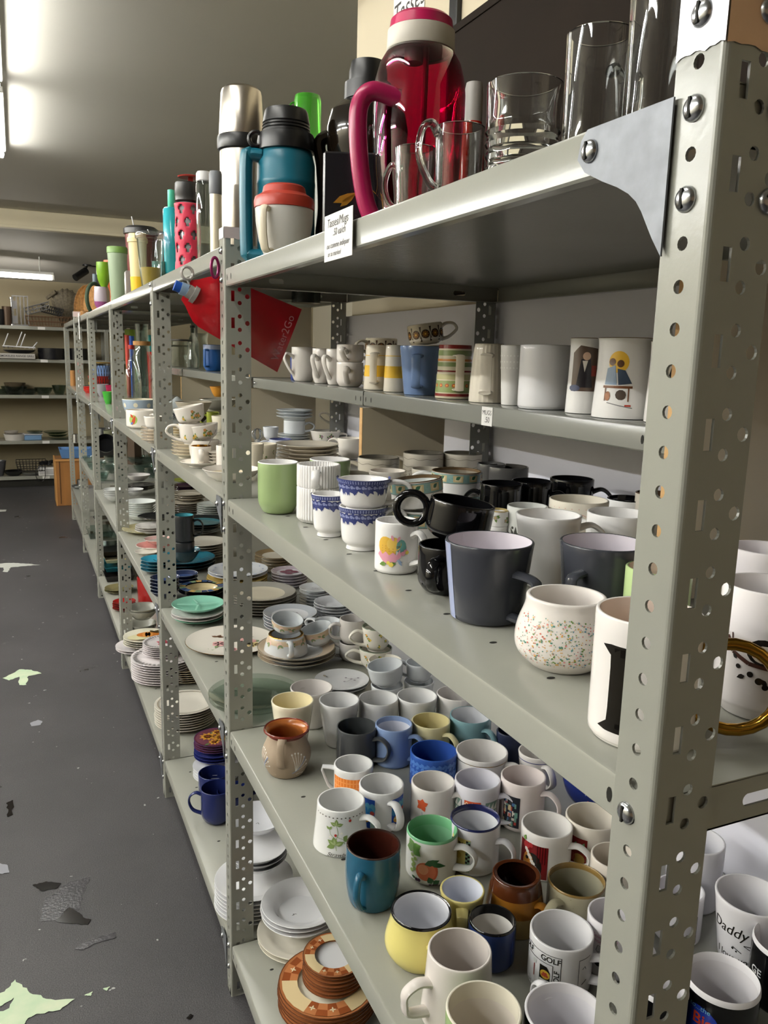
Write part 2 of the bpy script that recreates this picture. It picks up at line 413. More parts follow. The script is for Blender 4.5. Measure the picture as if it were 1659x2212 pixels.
def gusset(parent,y,z,s=1,h=.092,L_=.088,x=-.0022,name='corner_plate'):
    """curved corner plate on the outside of the shelf lip; s=+1 runs to +y"""
    bm=bmesh.new(); pts=[(0,.0),(L_*.93,0),(L_,-.006),(L_+.003,-.018),(L_-.006,-.028)]
    for k in range(1,8):
        t=k/8; pts.append((L_*(1-t)*.93*(1-.35*math.sin(PI*t)) ,-.03-(h-.03)*(t**1.0)*(1-.35*math.sin(PI*t)*.5)))
    pts.append((0,-h))
    lo=[bm.verts.new((x,y+s*a,z-.003+b)) for a,b in pts]; hi=[bm.verts.new((x-.0014,y+s*a,z-.003+b)) for a,b in pts]
    bm.faces.new(lo); bm.faces.new(hi[::-1]); n=len(pts)
    for i in range(n): bm.faces.new((lo[i],lo[(i+1)%n],hi[(i+1)%n],hi[i]))
    return obj(name,bm,GALV,parent,smooth=False)
def tape(parent,x,y,z0,z1,mf,ms,swap=False,name='torn_tape'):
    bm=bmesh.new(); random.seed(3)
    w=WF+.001
    n=10
    def sheet(f,mi):
        a=[];b=[]
        for k in range(n+1):
            t=k/n; a.append(bm.verts.new(f(t,z0+random.uniform(-.0015,.0015)))); b.append(bm.verts.new(f(t,z1)))
        for i in range(n):
            q=bm.faces.new((a[i],a[i+1],b[i+1],b[i])); q.material_index=mi
    sheet(lambda t,z:(x+t*w,y-.0008,z),0); sheet(lambda t,z:(x-.0008,y+t*WN,z),1)
    return obj(name,bm,[mf,ms],parent,smooth=False)
YP=[-1.219,0,.914,2.11,3.30,4.49,5.75]
ZM,ZL,ZB,ZH=1.152,.65,.133,1.365
TOPZ=[1.60,1.645,1.645,1.645,1.65,1.65]
FOIL=mat('foil_tape','#cfcfd2',.35,metal=.6,bump=.5,bscale=120)
PINKT=mat('pale_pink_sticker','#cdb8b2',.6); PEACH=mat('peach_sticker','#e0b893',.55,bump=.4,bscale=70)
whr=['nearest','second','third','fourth','fifth','farthest']
bays=[]
for i in range(6):
    y0,y1=YP[i],YP[i+1]
    t=tag(empty('shelving_unit',(0,y0,0)),'%s bay of the grey punched steel shelving run, %s'%(whr[i],['full of mugs','full of plates and teacups','with stacked plates and bowls','with glass dishes and big bottles','with oven trays and glassware','with wire baskets'][i]),'shelving','steel shelving bays along the aisle')
    bays.append(t)
    ysw=i in (4,)
    hts=[1.92,1.676,1.645,1.65,1.65,1.70][i]
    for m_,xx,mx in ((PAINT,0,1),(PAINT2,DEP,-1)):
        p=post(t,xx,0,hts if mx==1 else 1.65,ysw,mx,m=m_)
        if mx==1 and i in (0,1,5):
            zt_=[1.655,1.652,1.66][i if i<2 else 2]
            tape(p,0,0,[1.618,1.6555,1.665][i if i<2 else 2],hts,PEACH if i==0 else PINKT,FOIL)
    if i==5:
        for xx,mx in ((0,1),(DEP,-1)): post(t,xx,y1-y0,1.65,True,mx,m=PAINT)
    g=.003
    for z in (TOPZ[i],ZM,ZL if i<5 else .30,ZB):
        sh=shelf(t,g,y1-y0-g-(0 if i<5 else 0),z if not(i>=4 and z==ZL) else .685,dots=i<4,m=PAINT)
        sh.location=(0.0022,0,0)
    # corner plates and screws
    for z in ([TOPZ[i],ZM,ZL,ZB] if i<3 else [ZM]):
        if i==0 and z==TOPZ[0]:
            gs=gusset(t,WN-.004,z,1); screw(gs,(-.004,WN+.073,z-.018)); 
            for zz in (1.5875,1.5367,1.6383): screw(t,(-.0003,.52*WN,zz)); screw(t,(.865*WF if zz<1.6 else .03,-.0003,zz),'y-')
        elif i==0 and z==ZM: screw(t,(-.0003,.52*WN+.004,z-.020))
        elif i>0:
            if z!=TOPZ[i]: gs=gusset(t,WN-.004,z,1,h=.075,L_=.045); screw(gs,(-.004,WN+.028,z-.02),r=.006)
            for zz in (z-.012,z-.066): screw(t,(-.0003,.020,zz),r=.006)
        else:
            gs=gusset(t,WN-.004,z,1,h=.075,L_=.045); screw(t,(-.0003,.020,z-.03),r=.006)
# diagonal end braces seen under the shelves of the farther bays
for i in (2,3,4):
    for z in (TOPZ[i],ZM,ZL):
        bm=bmesh.new(); A=[(0.004,.004,z-.03),(.05,.004,z-.03),(.05,.004,z-.115)]
        lo=[bm.verts.new(a) for a in A]; hi=[bm.verts.new((a[0],a[1]+.0015,a[2])) for a in A]
        bm.faces.new(lo); bm.faces.new(hi[::-1])
        for k in range(3): bm.faces.new((lo[k],lo[(k+1)%3],hi[(k+1)%3],hi[k]))
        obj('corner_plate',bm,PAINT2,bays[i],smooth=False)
# rear half shelves, dividers and back panels
MEL=mat('melamine_beige','#c9bea6',.45,bump=.03,bscale=60); EDGE=mat('raw_wood_edge','#c9a06a',.6,var=.15,vscale=90)
def divider(y,z0,z1,label,x0=.335,x1=.545):
    bm=bmesh.new(); box(bm,x0,x1,y,y+.016,z0,z1,0); box(bm,x0-.0012,x0,y,y+.016,z0,z1,1)
    return tag(obj('divider_panel',bm,[MEL,EDGE],smooth=False),label,'divider panel','upright beige divider panels')
divider(-.862,ZM+.001,1.56,'tan divider panel closing the mug bay, right of the near post',x1=.61)
divider(.10,ZM+.001,ZH-.037,'beige divider panel under the joint of the raised mug shelf')
divider(1.062,ZM+.001,ZH-.037,'beige divider panel between teacup plates and stacked casseroles',x1=.56)
divider(2.33,ZM+.001,ZH-.037,'beige divider panel behind the patterned teacups, below blue travel mug')
divider(1.072,ZH+.002,1.60,'beige divider panel right of the red pouch')
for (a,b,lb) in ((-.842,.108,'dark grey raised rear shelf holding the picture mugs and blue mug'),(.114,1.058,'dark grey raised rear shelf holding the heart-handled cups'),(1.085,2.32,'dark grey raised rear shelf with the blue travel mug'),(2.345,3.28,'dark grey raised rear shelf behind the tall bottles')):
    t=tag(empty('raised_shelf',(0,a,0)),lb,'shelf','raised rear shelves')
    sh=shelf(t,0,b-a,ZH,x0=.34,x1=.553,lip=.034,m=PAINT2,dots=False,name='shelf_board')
    if a<.2: 
        s=screw(t,(.3397,(b-a)-.022 if a>0 else .03,ZH-.017),r=.006)
WPAN=mat('white_hardboard','#dedde6',.5,bump=.06,bscale=8,stretch=(1,.3,6))
bm=bmesh.new(); box(bm,.622,.628,-1.5,1.03,.01,1.57,0); tag(obj('back_panel',bm,WPAN,smooth=False),'tall white hardboard back panel behind the mug shelves','back panel')
bm=bmesh.new(); box(bm,.64,.655,-1.5,.33,1.60,2.228,0,.002); box(bm,.636,.64,-1.5,.33,2.216,2.234,0,.001)
tag(obj('wall_board',bm,mat('dark_brown_board','#1a120b',.8,var=.2,vscale=5,spec=.15),smooth=False),'large dark brown board on the wall above the mug bay','board')
bm=bmesh.new(); box(bm,.664,.679,.345,.385,1.9,2.6,0,.002); tag(obj('cable_cover',bm,BLACKP,smooth=False),'black upright strip beside the handwritten wall sign','strip')
# handwritten wall sign
PAPER=mat('white_paper','#dcdad6',.7); INK=mat('marker_ink','#33302e',.6); SCREWZ=None
def card(name,c,W,H,lines,label,cat,nx=(0,-1,0),tiltz=0,ink=INK,font=None,paper=PAPER,th=.0006):
    """card facing -x at centre c; text runs along -y"""
    bm=bmesh.new(); box(bm,-W/2,W/2,-H/2,H/2,-th,0,0)
    for s,sz,x,y,sh in lines:
        flat(bm,text_tris(s,sz,font,sh),Matrix.Translation((x,y,.0003)),1,True)
    o=obj(name,bm,[paper,ink],smooth=False,recalc=False)
    o.matrix_world=Matrix.Translation(c)@Matrix(((0,0,-1),(-1,0,0),(0,1,0))).to_4x4()@Matrix.Rotation(tiltz,4,'Z')
    return tag(o,label,cat)
p=on(0,.678,882,20)
card('wall_sign',p+Vector((0,0,.06)),.20,.21,[('Tasses',.078,0,-.052,.2)],'white sheet handwritten in black marker on the wall behind pink jug','sign',ink=INK)
# far shelving in front of the back wall
t=tag(empty('shelving_unit',(-1.45,7.69,0)),'grey shelving across the far wall, seen at the aisle end','shelving')
FW=[ (0,1.95),(1.955,2.35)]
for a,b in FW:
    for z in (1.671,1.338,.968,.491,.115):
        bm=bmesh.new(); box(bm,a,b,0,.42,z-.035,z,0,.002); obj('shelf_board',bm,PAINT,t,smooth=False)
for xx in (1.95,2.33,0):
    o=post(t,xx,-.004,1.70,True,1); o2=post(t,xx,.40,1.70,True,1)
bm=bmesh.new(); box(bm,0,2.3,.03,.04,0,.08,0); obj('dark_toe_strip',bm,HOLE,t,smooth=False)  # dark strip across the space below the lowest shelf
for k,(px,z) in enumerate(((89,1.671),(95,1.338),(97,.968),(97,.491),(97,.115))):
    p=on(1,7.689,px,700+k*70); bm=bmesh.new(); box(bm,-.035,.035,-.0008,0,-.014,.014,0)
    o=obj('label_strip',bm,PAPER,smooth=False,loc=(p.x,7.6895,z-.018)); tag(o,'small blank white label on the %s far shelf edge'%['top','second','third','fourth','lowest'][k],'label','white labels on the far shelf edges')
# floor paint and stains
def blob(pts,rough=.12,n=6,seed=1,z=.0012):
    random.seed(seed); out=[]; m=len(pts)
    for i in range(m):
        a,b=Vector(pts[i]),Vector(pts[(i+1)%m]); L_=(b-a).length; nn=Vector((-(b-a).y,(b-a).x)).normalized() if L_ else Vector((0,0))
        for k in range(n):
            t=k/n; out.append(a+(b-a)*t+nn*random.uniform(-1,1)*rough*L_*(0 if k==0 else 1))
    return out
def fpts(px): return [tuple(on(2,0.001,x,y).xy) for x,y in px]
def floorpatch(name,px,m,label,cat,rough=.06,seed=1,extra=(),h=.0015,kind=None):
    bm=bmesh.new()
    for q in (px,)+tuple(extra):
        P_=blob(fpts(q),rough,6,seed)
        f=bm.faces.new([bm.verts.new((p.x,p.y,h)) for p in P_])
    bmesh.ops.triangulate(bm,faces=bm.faces[:])
    return tag(obj(name,bm,m,smooth=False,recalc=False),label,cat)
PG=mat('worn_green_paint','#cbd4b6',.6,var=.3,vscale=14,hex2='#b3cba9'); PW=mat('worn_white_paint','#c3c4bd',.6)
floorpatch('floor_marking',[(-60,2165),(10,2142),(33,2116),(60,2140),(100,2158),(162,2158),(130,2182),(80,2190),(60,2200),(50,2216),(-60,2230),(-60,2200),(20,2178),(30,2155),(-10,2180)],PG,'large peeling pale green arrow painted on the floor, nearest','floor marking',extra=([(182,2150),(200,2142),(196,2152)],[(222,2136),(238,2131),(230,2141)]))
floorpatch('floor_marking',[(5,1465),(42,1446),(68,1447),(90,1455),(62,1460),(57,1480),(42,1480),(42,1462),(20,1470)],PG,'small worn pale green arrow painted on the middle of the floor','floor marking',seed=4)
floorpatch('floor_marking',[(-20,1220),(18,1216),(50,1217),(88,1220),(55,1223),(22,1226),(16,1236),(5,1235),(8,1226),(-20,1227)],PW,'faded white arrow painted farther up the floor','floor marking',seed=5)
floorpatch('floor_marking',[(-10,1101),(14,1101),(12,1105),(-10,1106)],PW,'farthest faded white paint mark on the floor','floor marking',seed=6)
OIL=mat('dark_damp_stain','#171413',.12); DAMP=mat('damp_patch','#3d3c3f',.2,bump=.3,bscale=140)
floorpatch('floor_stain',[(120,1990),(150,1960),(172,1972),(180,1982),(197,1986),(190,1998),(160,1995)],OIL,'black oily stain on the floor','stain',seed=2)
floorpatch('floor_stain',[(88,1990),(95,1945),(150,1905),(195,1895),(180,1930),(170,1965),(150,1960),(120,1988)],DAMP,'grey damp patch around the black oily stain','stain',seed=3,h=.0009)
floorpatch('floor_stain',[(70,1912),(100,1904),(132,1908),(125,1918),(90,1925)],OIL,'small wet stain above the oily stain','stain',seed=8)
floorpatch('floor_stain',[(160,2050),(195,2030),(250,2013),(252,2024),(205,2038),(180,2052)],DAMP,'long dark damp smear near the lower aisle','stain',seed=9)
floorpatch('floor_stain',[(402,2200),(412,2190),(418,2194),(410,2203)],OIL,'tiny wet spot left of the shelf foot','stain',seed=10)
floorpatch('floor_stain',[(13,1735),(28,1728),(28,1760),(16,1765)],OIL,'small wet glossy mark at the left edge of the floor','stain',seed=11)
floorpatch('floor_stain',[(-10,1862),(15,1868),(20,1885),(-10,1890)],mat('pale_scuff','#8b8c93',.3),'pale wet scuff at the left edge of the floor','stain',seed=12)
floorpatch('floor_stain',[(65,1562),(82,1555),(92,1558),(88,1566),(68,1569)],mat('pale_scuff','#8b8c93',.3),'pale blue grey scuff on the middle of the floor','stain',seed=13)
# ---------------------------------------------------------------- render settings
S.view_settings.view_transform='Standard'; S.view_settings.look='None'; S.view_settings.gamma=1; S.view_settings.exposure=1.0
w=bpy.data.worlds.new('world'); S.world=w; w.use_nodes=True; w.node_tree.nodes['Background'].inputs[0].default_value=(.9,.85,.78,1); w.node_tree.nodes['Background'].inputs[1].default_value=.05
S.cycles.max_bounces=7; S.cycles.transmission_bounces=8; S.cycles.caustics_refractive=False; S.cycles.caustics_reflective=False; S.cycles.sample_clamp_indirect=4
# ================================================================ wares: builders
def pxw(w,x,y,z): return w*(Vector((x,y,z))-CAM).dot(CF)/FPX
WHT=C('#eceae8'); WARM=C('#e9e1d6'); CREAM=C('#e6dcb8'); BLACK=C('#0b0b0d',.08)
AUD=[]
def az(x,y):
    """horizontal angle (world) that points to the image right at a place"""
    v=Vector((x-CAM.x,y-CAM.y)); return math.atan2(-v.x,v.y) if False else math.atan2(v.y,v.x)-PI/2
def place(rx,ry,w,z,yb=None,h=None,rb=.9):
    lo,hi=.02,.30
    for _ in range(30 if h is None else 1):
        m=(lo+hi)/2 if h is None else h
        p=on(2,z+m,rx,ry); dep=(p-CAM).dot(CF); R=.5*w*dep/FPX
        if h is not None: break
        d=Vector((p.x-CAM.x,p.y-CAM.y)).normalized()
        y=proj((p.x-d.x*R*rb,p.y-d.y*R*rb,z))[1]
        if y>yb: hi=m
        else: lo=m
    return p.x,p.y,R,m
PR={ # outer profiles (t, r/R)
 'cyl':[(0,.93),(.03,.97),(.08,1),(.5,1),(1,1)],
 'cylb':[(0,.8),(.03,.86),(.10,.97),(.2,1),(1,1)],
 'taper':[(0,.72),(.04,.76),(.5,.88),(1,1)],
 'tall':[(0,.62),(.03,.66),(.5,.84),(1,1)],
 'flare':[(0,1.02),(.04,1.05),(.35,1.0),(.7,.95),(.93,.96),(1,1.0)],
 'wide':[(0,1.12),(.05,1.16),(.5,1.07),(1,1)],
 'round':[(0,.66),(.05,.8),(.2,.97),(.4,1.0),(1,1)],
 'cup':[(0,.60),(.05,.60),(.08,.66),(.25,.86),(.6,.94),(1,1)],
 'foot':[(0,.68),(.06,.66),(.10,.66),(.2,.84),(.45,.9),(.8,.94),(1,1.04)],
 'bowl':[(0,.45),(.05,.5),(.3,.78),(.6,.93),(1,1)],
 'ball':[(0,.78),(.03,.88),(.2,1.17),(.38,1.24),(.6,1.18),(.85,1.02),(1,1.0)],
 'pot':[(0,.80),(.04,.90),(.25,1.14),(.45,1.16),(.7,1.05),(.9,.98),(1,1)],
 'pitcher':[(0,.70),(.04,.80),(.3,1.04),(.5,1.06),(.75,.86),(.88,.80),(.95,.90),(1,1.02)],
 'barrel':[(0,.74),(.04,.86),(.3,.98),(.6,1.02),(.9,1.0),(1,1)],
 'moka':[(0,.6),(.05,.72),(.3,.92),(.6,1.06),(.85,1.02),(1,1)],
 'square':[(0,.74),(.03,.80),(.5,.90),(1,1)],
 'inv':[(0,1.22),(.03,1.26),(.3,1.22),(.8,1.05),(.96,.93),(1,.86)],
}
def rfun_of(tab,R,h): return lambda z: R*interp(tab,max(0,min(1,z/h)))
def mug(name,label,rx,ry,w,z,kind='cyl',out=None,inn=None,yb=None,h=None,hd=None,hs='c',hm=None,th=.0034,bands=(),rim=None,deco=None,
        cat='mug',group=None,seg=40,tilt=None,xy=None,R=None,top=None,squash=None,hk={},base=None,inside=True,rimw=.0016,X=None,on_=None,off=(0,0)):
    out=out or WHT; inn=inn or out; tab=smoothprof(PR[kind] if isinstance(kind,str) else kind,14)
    if on_ is not None:
        x,y=on_.location.x+off[0],on_.location.y+off[1]; R=.5*pxw(w,x,y,z)
        if h is None:
            a,b=.01,.25
            for _ in range(24):
                m=(a+b)/2
                if proj((x,y,z+m))[1]>ry: a=m
                else: b=m
            h=m
        xy=None
    elif X is not None:
        p=on(0,X,rx,ry); x,y=p.x,p.y; h=h or p.z-z; R=.5*w*(p-CAM).dot(CF)/FPX
    elif xy is None:
        x,y,R_,h=place(rx,ry,w,z,yb,h,interp(tab,0)); R=R_ if R is None else R
        bulge=max(r for _,r in tab)
    else: x,y=xy
    r0=az(x,y); AUD.append((label[:50],round(x,3),round(y,3),round(R,3),round(h,3)))
    t=empty(name,(x,y,z+.0004),r0); tag(t,label,cat,group)
    mats=[out,inn]+([rim] if rim else [])
    RI=len(mats)-1 if rim else 0
    ts=sorted(set([a for a,_ in tab]+[b for bb in bands for b in bb[:2]]))
    def mi(tt):
        for a,b,m in bands:
            if a-1e-6<=tt<b-1e-6:
                if m not in mats: mats.append(m)
                return mats.index(m)
        return 0
    prof=[(0,.002,0),(R*interp(tab,0)*.86,.002,0),(R*interp(tab,0)*.9,0,0)]
    for tt in ts:
        if tt>1-rimw*1.5/h and tt<1: continue
        prof.append((R*interp(tab,tt),max(tt*h,.0006),mi(tt)))
    prof[-1]=(R,h-rimw,RI)
    prof+= [(R-th*.15,h-rimw*.3,RI),(R-th*.5,h,RI),(R-th*.85,h-rimw*.3,1 if not rim else RI)]
    for tt in reversed([a for a,_ in tab if .07<a<.985]): prof.append((max(.002,R*interp(tab,tt)-th),tt*h,1))
    prof+= [(R*interp(tab,.07)*.75-th,.0045+th*.3,1),(0,.0045,1)]
    bm=bmesh.new(); lathe(bm,prof,seg,squash=squash)
    f=rfun_of(tab,R,h)
    if deco:
        def put(polys,m,ang,zc,st=0,tris=False):
            if m not in mats: mats.append(m)
            decal(bm,polys,f,math.radians(ang),zc,mats.index(m),R=R,tris=tris,stack=st)
        deco(put,R,h)
    body=obj('body',bm,mats,t,recalc=False,ang=50)
    if hd is not None: handle(t,f,R,h,hd,hs,hm or out,**hk)
    if tilt: 
        a,dr=tilt; ax=Vector((-math.sin(math.radians(dr)+r0),math.cos(math.radians(dr)+r0),0))
        t.matrix_world=Matrix.Translation(t.location+Vector((0,0,R*interp(tab,0)*math.sin(abs(math.radians(a))))))@Matrix.Rotation(math.radians(a),4,ax)@Matrix.Rotation(r0,4,'Z')
    t['_top']=z+h; return t
def handle(t,f,R,h,hd,hs,m,d=None,z0=None,z1=None,ra=None,rb=None):
    a=math.radians(hd); D=d*1.06 if d else (.032 if R<.05 else .034)*min(1.15,R/.04)**.5
    bm=bmesh.new(); Z0=h*(z0 if z0 is not None else .18); Z1=h*(z1 if z1 is not None else .80); H=Z1-Z0
    if hs=='c': pts=cr([(f(Z1)-.003,Z1-.004),(f(Z1)+D*.45,Z1+.001),(f(Z1)+D*.92,Z1-H*.18),(R+D,Z0+H*.5),(f(Z0)+D*.72,Z0+H*.16),(f(Z0)-.003,Z0)],5)
    elif hs=='d': pts=cr([(f(Z1)-.003,Z1),(f(Z1)+D*.8,Z1),(R+D,Z1-H*.1),(R+D,Z0+H*.1),(f(Z0)+D*.8,Z0),(f(Z0)-.003,Z0)],5)
    elif hs=='sq': pts=cr([(f(Z1)-.003,Z1),(f(Z1)+D*.5,Z1),(f(Z1)+D*.9,Z1-.002),(f(Z1)+D,Z1-.008),(f(Z0)+D*1.04,Z0+.008),(f(Z0)+D*.95,Z0+.001),(f(Z0)+D*.5,Z0),(f(Z0)-.003,Z0)],4)
    elif hs=='tri': pts=[(f(Z1)-.003,Z1),(R+D*.3,Z1+.002),(R+D*.95,Z1+.003),(R+D,Z1-.003),(R+D*.8,Z1-H*.35),(R+D*.5,Z0+H*.3),(f(Z0)-.003,Z0)]
    elif hs=='ear': pts=cr([(f(Z1)-.003,Z1),(f(Z1)+D*.35,Z1+H*.18),(R+D*.85,Z1+H*.05),(R+D,Z0+H*.6),(f(Z0)+D*.45,Z0+H*.12),(f(Z0)-.003,Z0)],5)
    elif hs=='ring': 
        c=(R+D*.62,(Z0+Z1)/2); rr=H/2; pts=[(c[0]+rr*math.cos(k*PI/12+PI),c[1]+rr*math.sin(k*PI/12+PI)) for k in range(24)]
        sweep(bm,[(x*math.cos(a),x*math.sin(a),z) for x,z in pts],ra or .005,rb or .005,(-math.sin(a),math.cos(a),0),12,closed=True)
        o=obj('handle',bm,m,t,recalc=True); return o
    elif hs=='heart': pts=cr([(f(Z1)-.003,Z1-.012),(f(Z1)+D*.3,Z1-.002),(R+D*.8,Z1),(R+D*.95,Z1-H*.25),(f(Z0)+D*.4,Z0+H*.25),(f(Z0)-.003,Z0)],5)
    A=ra or .0044; B=rb or .0070
    sweep(bm,[(x*math.cos(a),x*math.sin(a),z) for x,z in pts],lambda s:A*(1.25-.5*math.sin(PI*s)**.5 if True else 1),lambda s:B*(1.15-.2*math.sin(PI*s)),(-math.sin(a),math.cos(a),0),10)
    return obj('handle',bm,m,t,recalc=True)
ORD=['topmost','second from top','third from top','fourth from top','fifth from top','sixth from top','seventh from top','eighth from top','ninth from top','tenth from top','eleventh from top','twelfth from top']
def plate_bm(R,hp=.018,well=.62,th=.003,seg=48,kind='plate',mats_n=3):
    """material 0 body, 1 rim top, 2 rim edge line, 3 well"""
    bm=bmesh.new()
    if kind=='plate':
        prof=[(0,.003,0),(R*well*.86,.003,0),(R*well*.88,0,0),(R*well*.93,0,0),(R*well*.96,.003,0),(R*.86,hp*.62,0),(R*.985,hp-.0018,0),(R,hp-.0008,2),(R*.996,hp,2),(R*.975,hp-.0003,1),(R*.93,hp*.9,1),(R*.8,hp*.66+.001,1),(R*(well+.06),hp*.45+.0012,3),(R*well*.95,th+.0032,3),(R*well*.6,th+.0024,3),(0,th+.002,3)]
    elif kind=='coupe':
        prof=[(0,.003,0),(R*.55,.003,0),(R*.58,0,0),(R*.61,.0015,0),(R*.85,hp*.45,0),(R*.98,hp-.002,0),(R,hp-.0008,2),(R*.99,hp,1),(R*.96,hp-.0008,1),(R*.85,hp*.45+th,3),(R*.6,th+.003,3),(0,th+.0022,3)]
    elif kind=='bowl':
        prof=[(0,.004,0),(R*.42,.004,0),(R*.45,0,0),(R*.50,.001,0),(R*.74,hp*.38,0),(R*.93,hp*.8,0),(R*.995,hp-.001,2),(R*.99,hp,2),(R*.965,hp-.001,1),(R*.90,hp*.8,1),(R*.7,hp*.36+th,3),(R*.42,th+.006,3),(0,th+.0045,3)]
    elif kind=='rimbowl':
        prof=[(0,.004,0),(R*.5,.004,0),(R*.53,0,0),(R*.60,.002,0),(R*.70,hp*.72,0),(R*.98,hp-.002,0),(R,hp-.0008,2),(R*.985,hp,1),(R*.95,hp-.0008,1),(R*.72,hp*.82,3),(R*.66,hp*.6,3),(R*.58,th+.006,3),(R*.3,th+.005,3),(0,th+.0045,3)]
    lathe(bm,prof,seg); return bm
def stack(name,desc,where,cx,cy,w,z,n=1,dz=.008,mats=None,kind='plate',hp=.018,well=.62,cat='plate',group=None,deco=None,top_only=True,jit=.0015,h0=None,seg=40,xy=None,R=None,each=None,th=.003,tilt=0):
    """n nested plates; (cx,cy) is the middle of the topmost rim in the photograph"""
    zt=z+(n-1)*dz+hp
    if xy is None:
        p=on(2,zt,cx,cy); x,y=p.x,p.y; R=.5*w*(p-CAM).dot(CF)/FPX
    else: x,y=xy
    AUD.append(('STACK '+desc[:40],round(x,3),round(y,3),round(R,3),n))
    mats=mats or [WHT]
    mats=(mats+[mats[0]]*4)[:4]; ms=list(mats)
    me=None; r0=az(x,y); out=[]
    rnd=random.Random(int(cx*7+cy) if cx else 5)
    for i in range(n):
        topm=(i==n-1)
        if me is None or (topm and deco):
            bm=plate_bm(R,hp,well,th,seg,kind); M2=list(ms)
            if deco and (topm or not top_only):
                def put(polys,m,zz=None,st=0,tris=False):
                    if m not in M2: M2.append(m)
                    flat(bm,polys,Matrix.Identity(4),M2.index(m),tris,(zz if zz is not None else th+.0035)+st*.0002)
                deco(put,R,hp)
            o=obj(name,bm,M2,None,recalc=False,ang=40)
            if not (topm and deco): me=o.data
        else:
            o=bpy.data.objects.new(name,me); COL.objects.link(o)
        j=jit if n>1 else 0
        o.location=(x+rnd.uniform(-j,j),y+rnd.uniform(-j,j),z+.0004+i*dz); o.rotation_euler=(0,0,r0+(rnd.uniform(-.3,.3) if not topm else 0))
        k=n-1-i
        lb='%s, %s'%(desc,where) if n==1 else '%s, %s of stack %s'%(desc,ORD[k] if k<12 else 'low',where)
        tag(o,lb,cat,group if (group or n==1) else desc+' stacked '+where); out.append(o)
    return out
def item(name,label,cat,x,y,z,group=None,rz=None):
    t=empty(name,(x,y,z+.0004),az(x,y) if rz is None else rz); AUD.append((label[:50],round(x,3),round(y,3),round(z,3),0)); return tag(t,label,cat,group)
def at_x(px,X,ymid):
    """y on the plane x=X seen in pixel column px near row ymid"""
    return on(0,X,px,ymid).y
def fit_x(px,X,ymid):
    y=at_x(px,X,ymid)
    if y>5.6: y=5.58; X=max(.045,on(1,y,px,ymid).x)
    for Y in YP[1:]:
        if abs(y-Y)<.06 and X<.11: pass
    return X,y
def part(name,prof,m,parent,seg=32,ang=35,loc=None,squash=None,recalc=False):
    bm=bmesh.new(); lathe(bm,prof,seg,squash=squash); return obj(name,bm,m,parent,ang=ang,recalc=recalc,loc=loc)
def tumbler(name,label,px,X,ymid,w,ytop,z,m,rb=.85,th=.003,cat='glass',group=None,hd=None,hs='c',seg=32,ribs=0,base_t=.008,hm=None,hk={},foot=None,solid=False,hgt=None):
    y=at_x(px,X,ymid); R=.5*pxw(w,X,y,z); h=hgt or max(.03,on(0,X,px,ytop).z-z)
    t=item(name,label,cat,X,y,z,group)
    prof=[(0,0),(R*rb*.97,0),(R*rb,.0015)]
    N=28 if ribs else 8
    outer=[]
    for k in range(1,N):
        s=k/N; r=R*(rb+(1-rb)*s)
        if ribs and s<.62: r+=.0016*math.sin(s*ribs*2*PI)
        outer.append((r,h*s))
    prof+=outer+[(R,h-.001),(R-th*.5,h)]
    if not solid:
        prof+=[(R-th,h-.001)]+[(R*(rb+(1-rb)*s)-th-(.001 if ribs else 0),h*s) for s in [.9-.1*k for k in range(9)] if h*s>base_t+.002]+[(R*rb-th-.003,base_t),(0,base_t)]
    else: prof+=[(0,h)]
    part('body',prof,m,t,seg)
    if hd is not None: handle(t,lambda zz:R*(rb+(1-rb)*zz/h),R,h,hd,hs,hm or m,**hk)
    t['_top']=z+h; return t
# ================================================================ mugs on the middle shelf
def speck(put,cols,n,R,h,z0,z1,a0,a1,rmin,rmax,seed=1):
    rn=random.Random(seed)
    for c in cols:
        put([circle(rn.uniform(a0,a1)*R,rn.uniform(z0,z1)*h-z0*0,rn.uniform(rmin,rmax),6) for _ in range(n)],c,-90,0)
GREEN=C('#93a874'); W=WHT
mug('mug','tall pale green mug with white inside, nearest the second post','',0,0,0) if False else None
mug('mug','plain pale green mug with white inside, left end of middle shelf',601,997,88,ZM,'round',GREEN,W,yb=1112,rim=W)
mug('mug','green mug with white rim, behind the white ribbed mugs',713,991,88,ZM,'round',GREEN,W,h=.098,rim=W)
RIB=lambda r,a: r+.0007*math.cos(a*44)
ribm=mug('mug','white ribbed mug underneath another, right of pale green mug',688,1050,92,ZM,'cylb',W,yb=1133,seg=176,squash=RIB,th=.004)
mug('mug','white ribbed mug stacked on top, its handle towards the front',690,1002,92,ribm['_top']-.004,'cylb',W,on_=ribm,seg=176,squash=RIB,hd=-95,th=.004)
NAVY=C('#3c4478',.2); NAVY2=C('#8d94bf',.2)
def blueflor(put,R,h):
    put([rect(-PI*R*.62,.0,PI*R*.62,.0075)],NAVY,-90,h*.885)
    put([rect(x/1000,.0015,x/1000+.0018,.006) for x in range(-60,60,4)],NAVY2,-90,h*.885,1)
    rn=random.Random(3); L=[]
    for k in range(-7,8):
        cx=k*.0092; L.append(circle(cx,h*.80,.0062,9,1,.8)); L+= [leaf(cx,h*.80,.013,.0055,-PI/2+rn.uniform(-1.2,1.2)) for _ in range(3)]+[leaf(cx+.004,h*.82,.009,.004,rn.uniform(0,3))]
    put(L,NAVY,-90,0)
    put([circle(k*.0092,h*.805,.0028,7) for k in range(-7,8)]+[circle(k*.0092+.004,h*.79,.0016,6) for k in range(-7,8)],NAVY2,-90,0,2)
mug('teacup','blue flower bordered white cup standing alone, left of the stacked pair',712,1066,78,ZM,'foot',W,yb=1162,deco=blueflor,cat='cup',group=None)
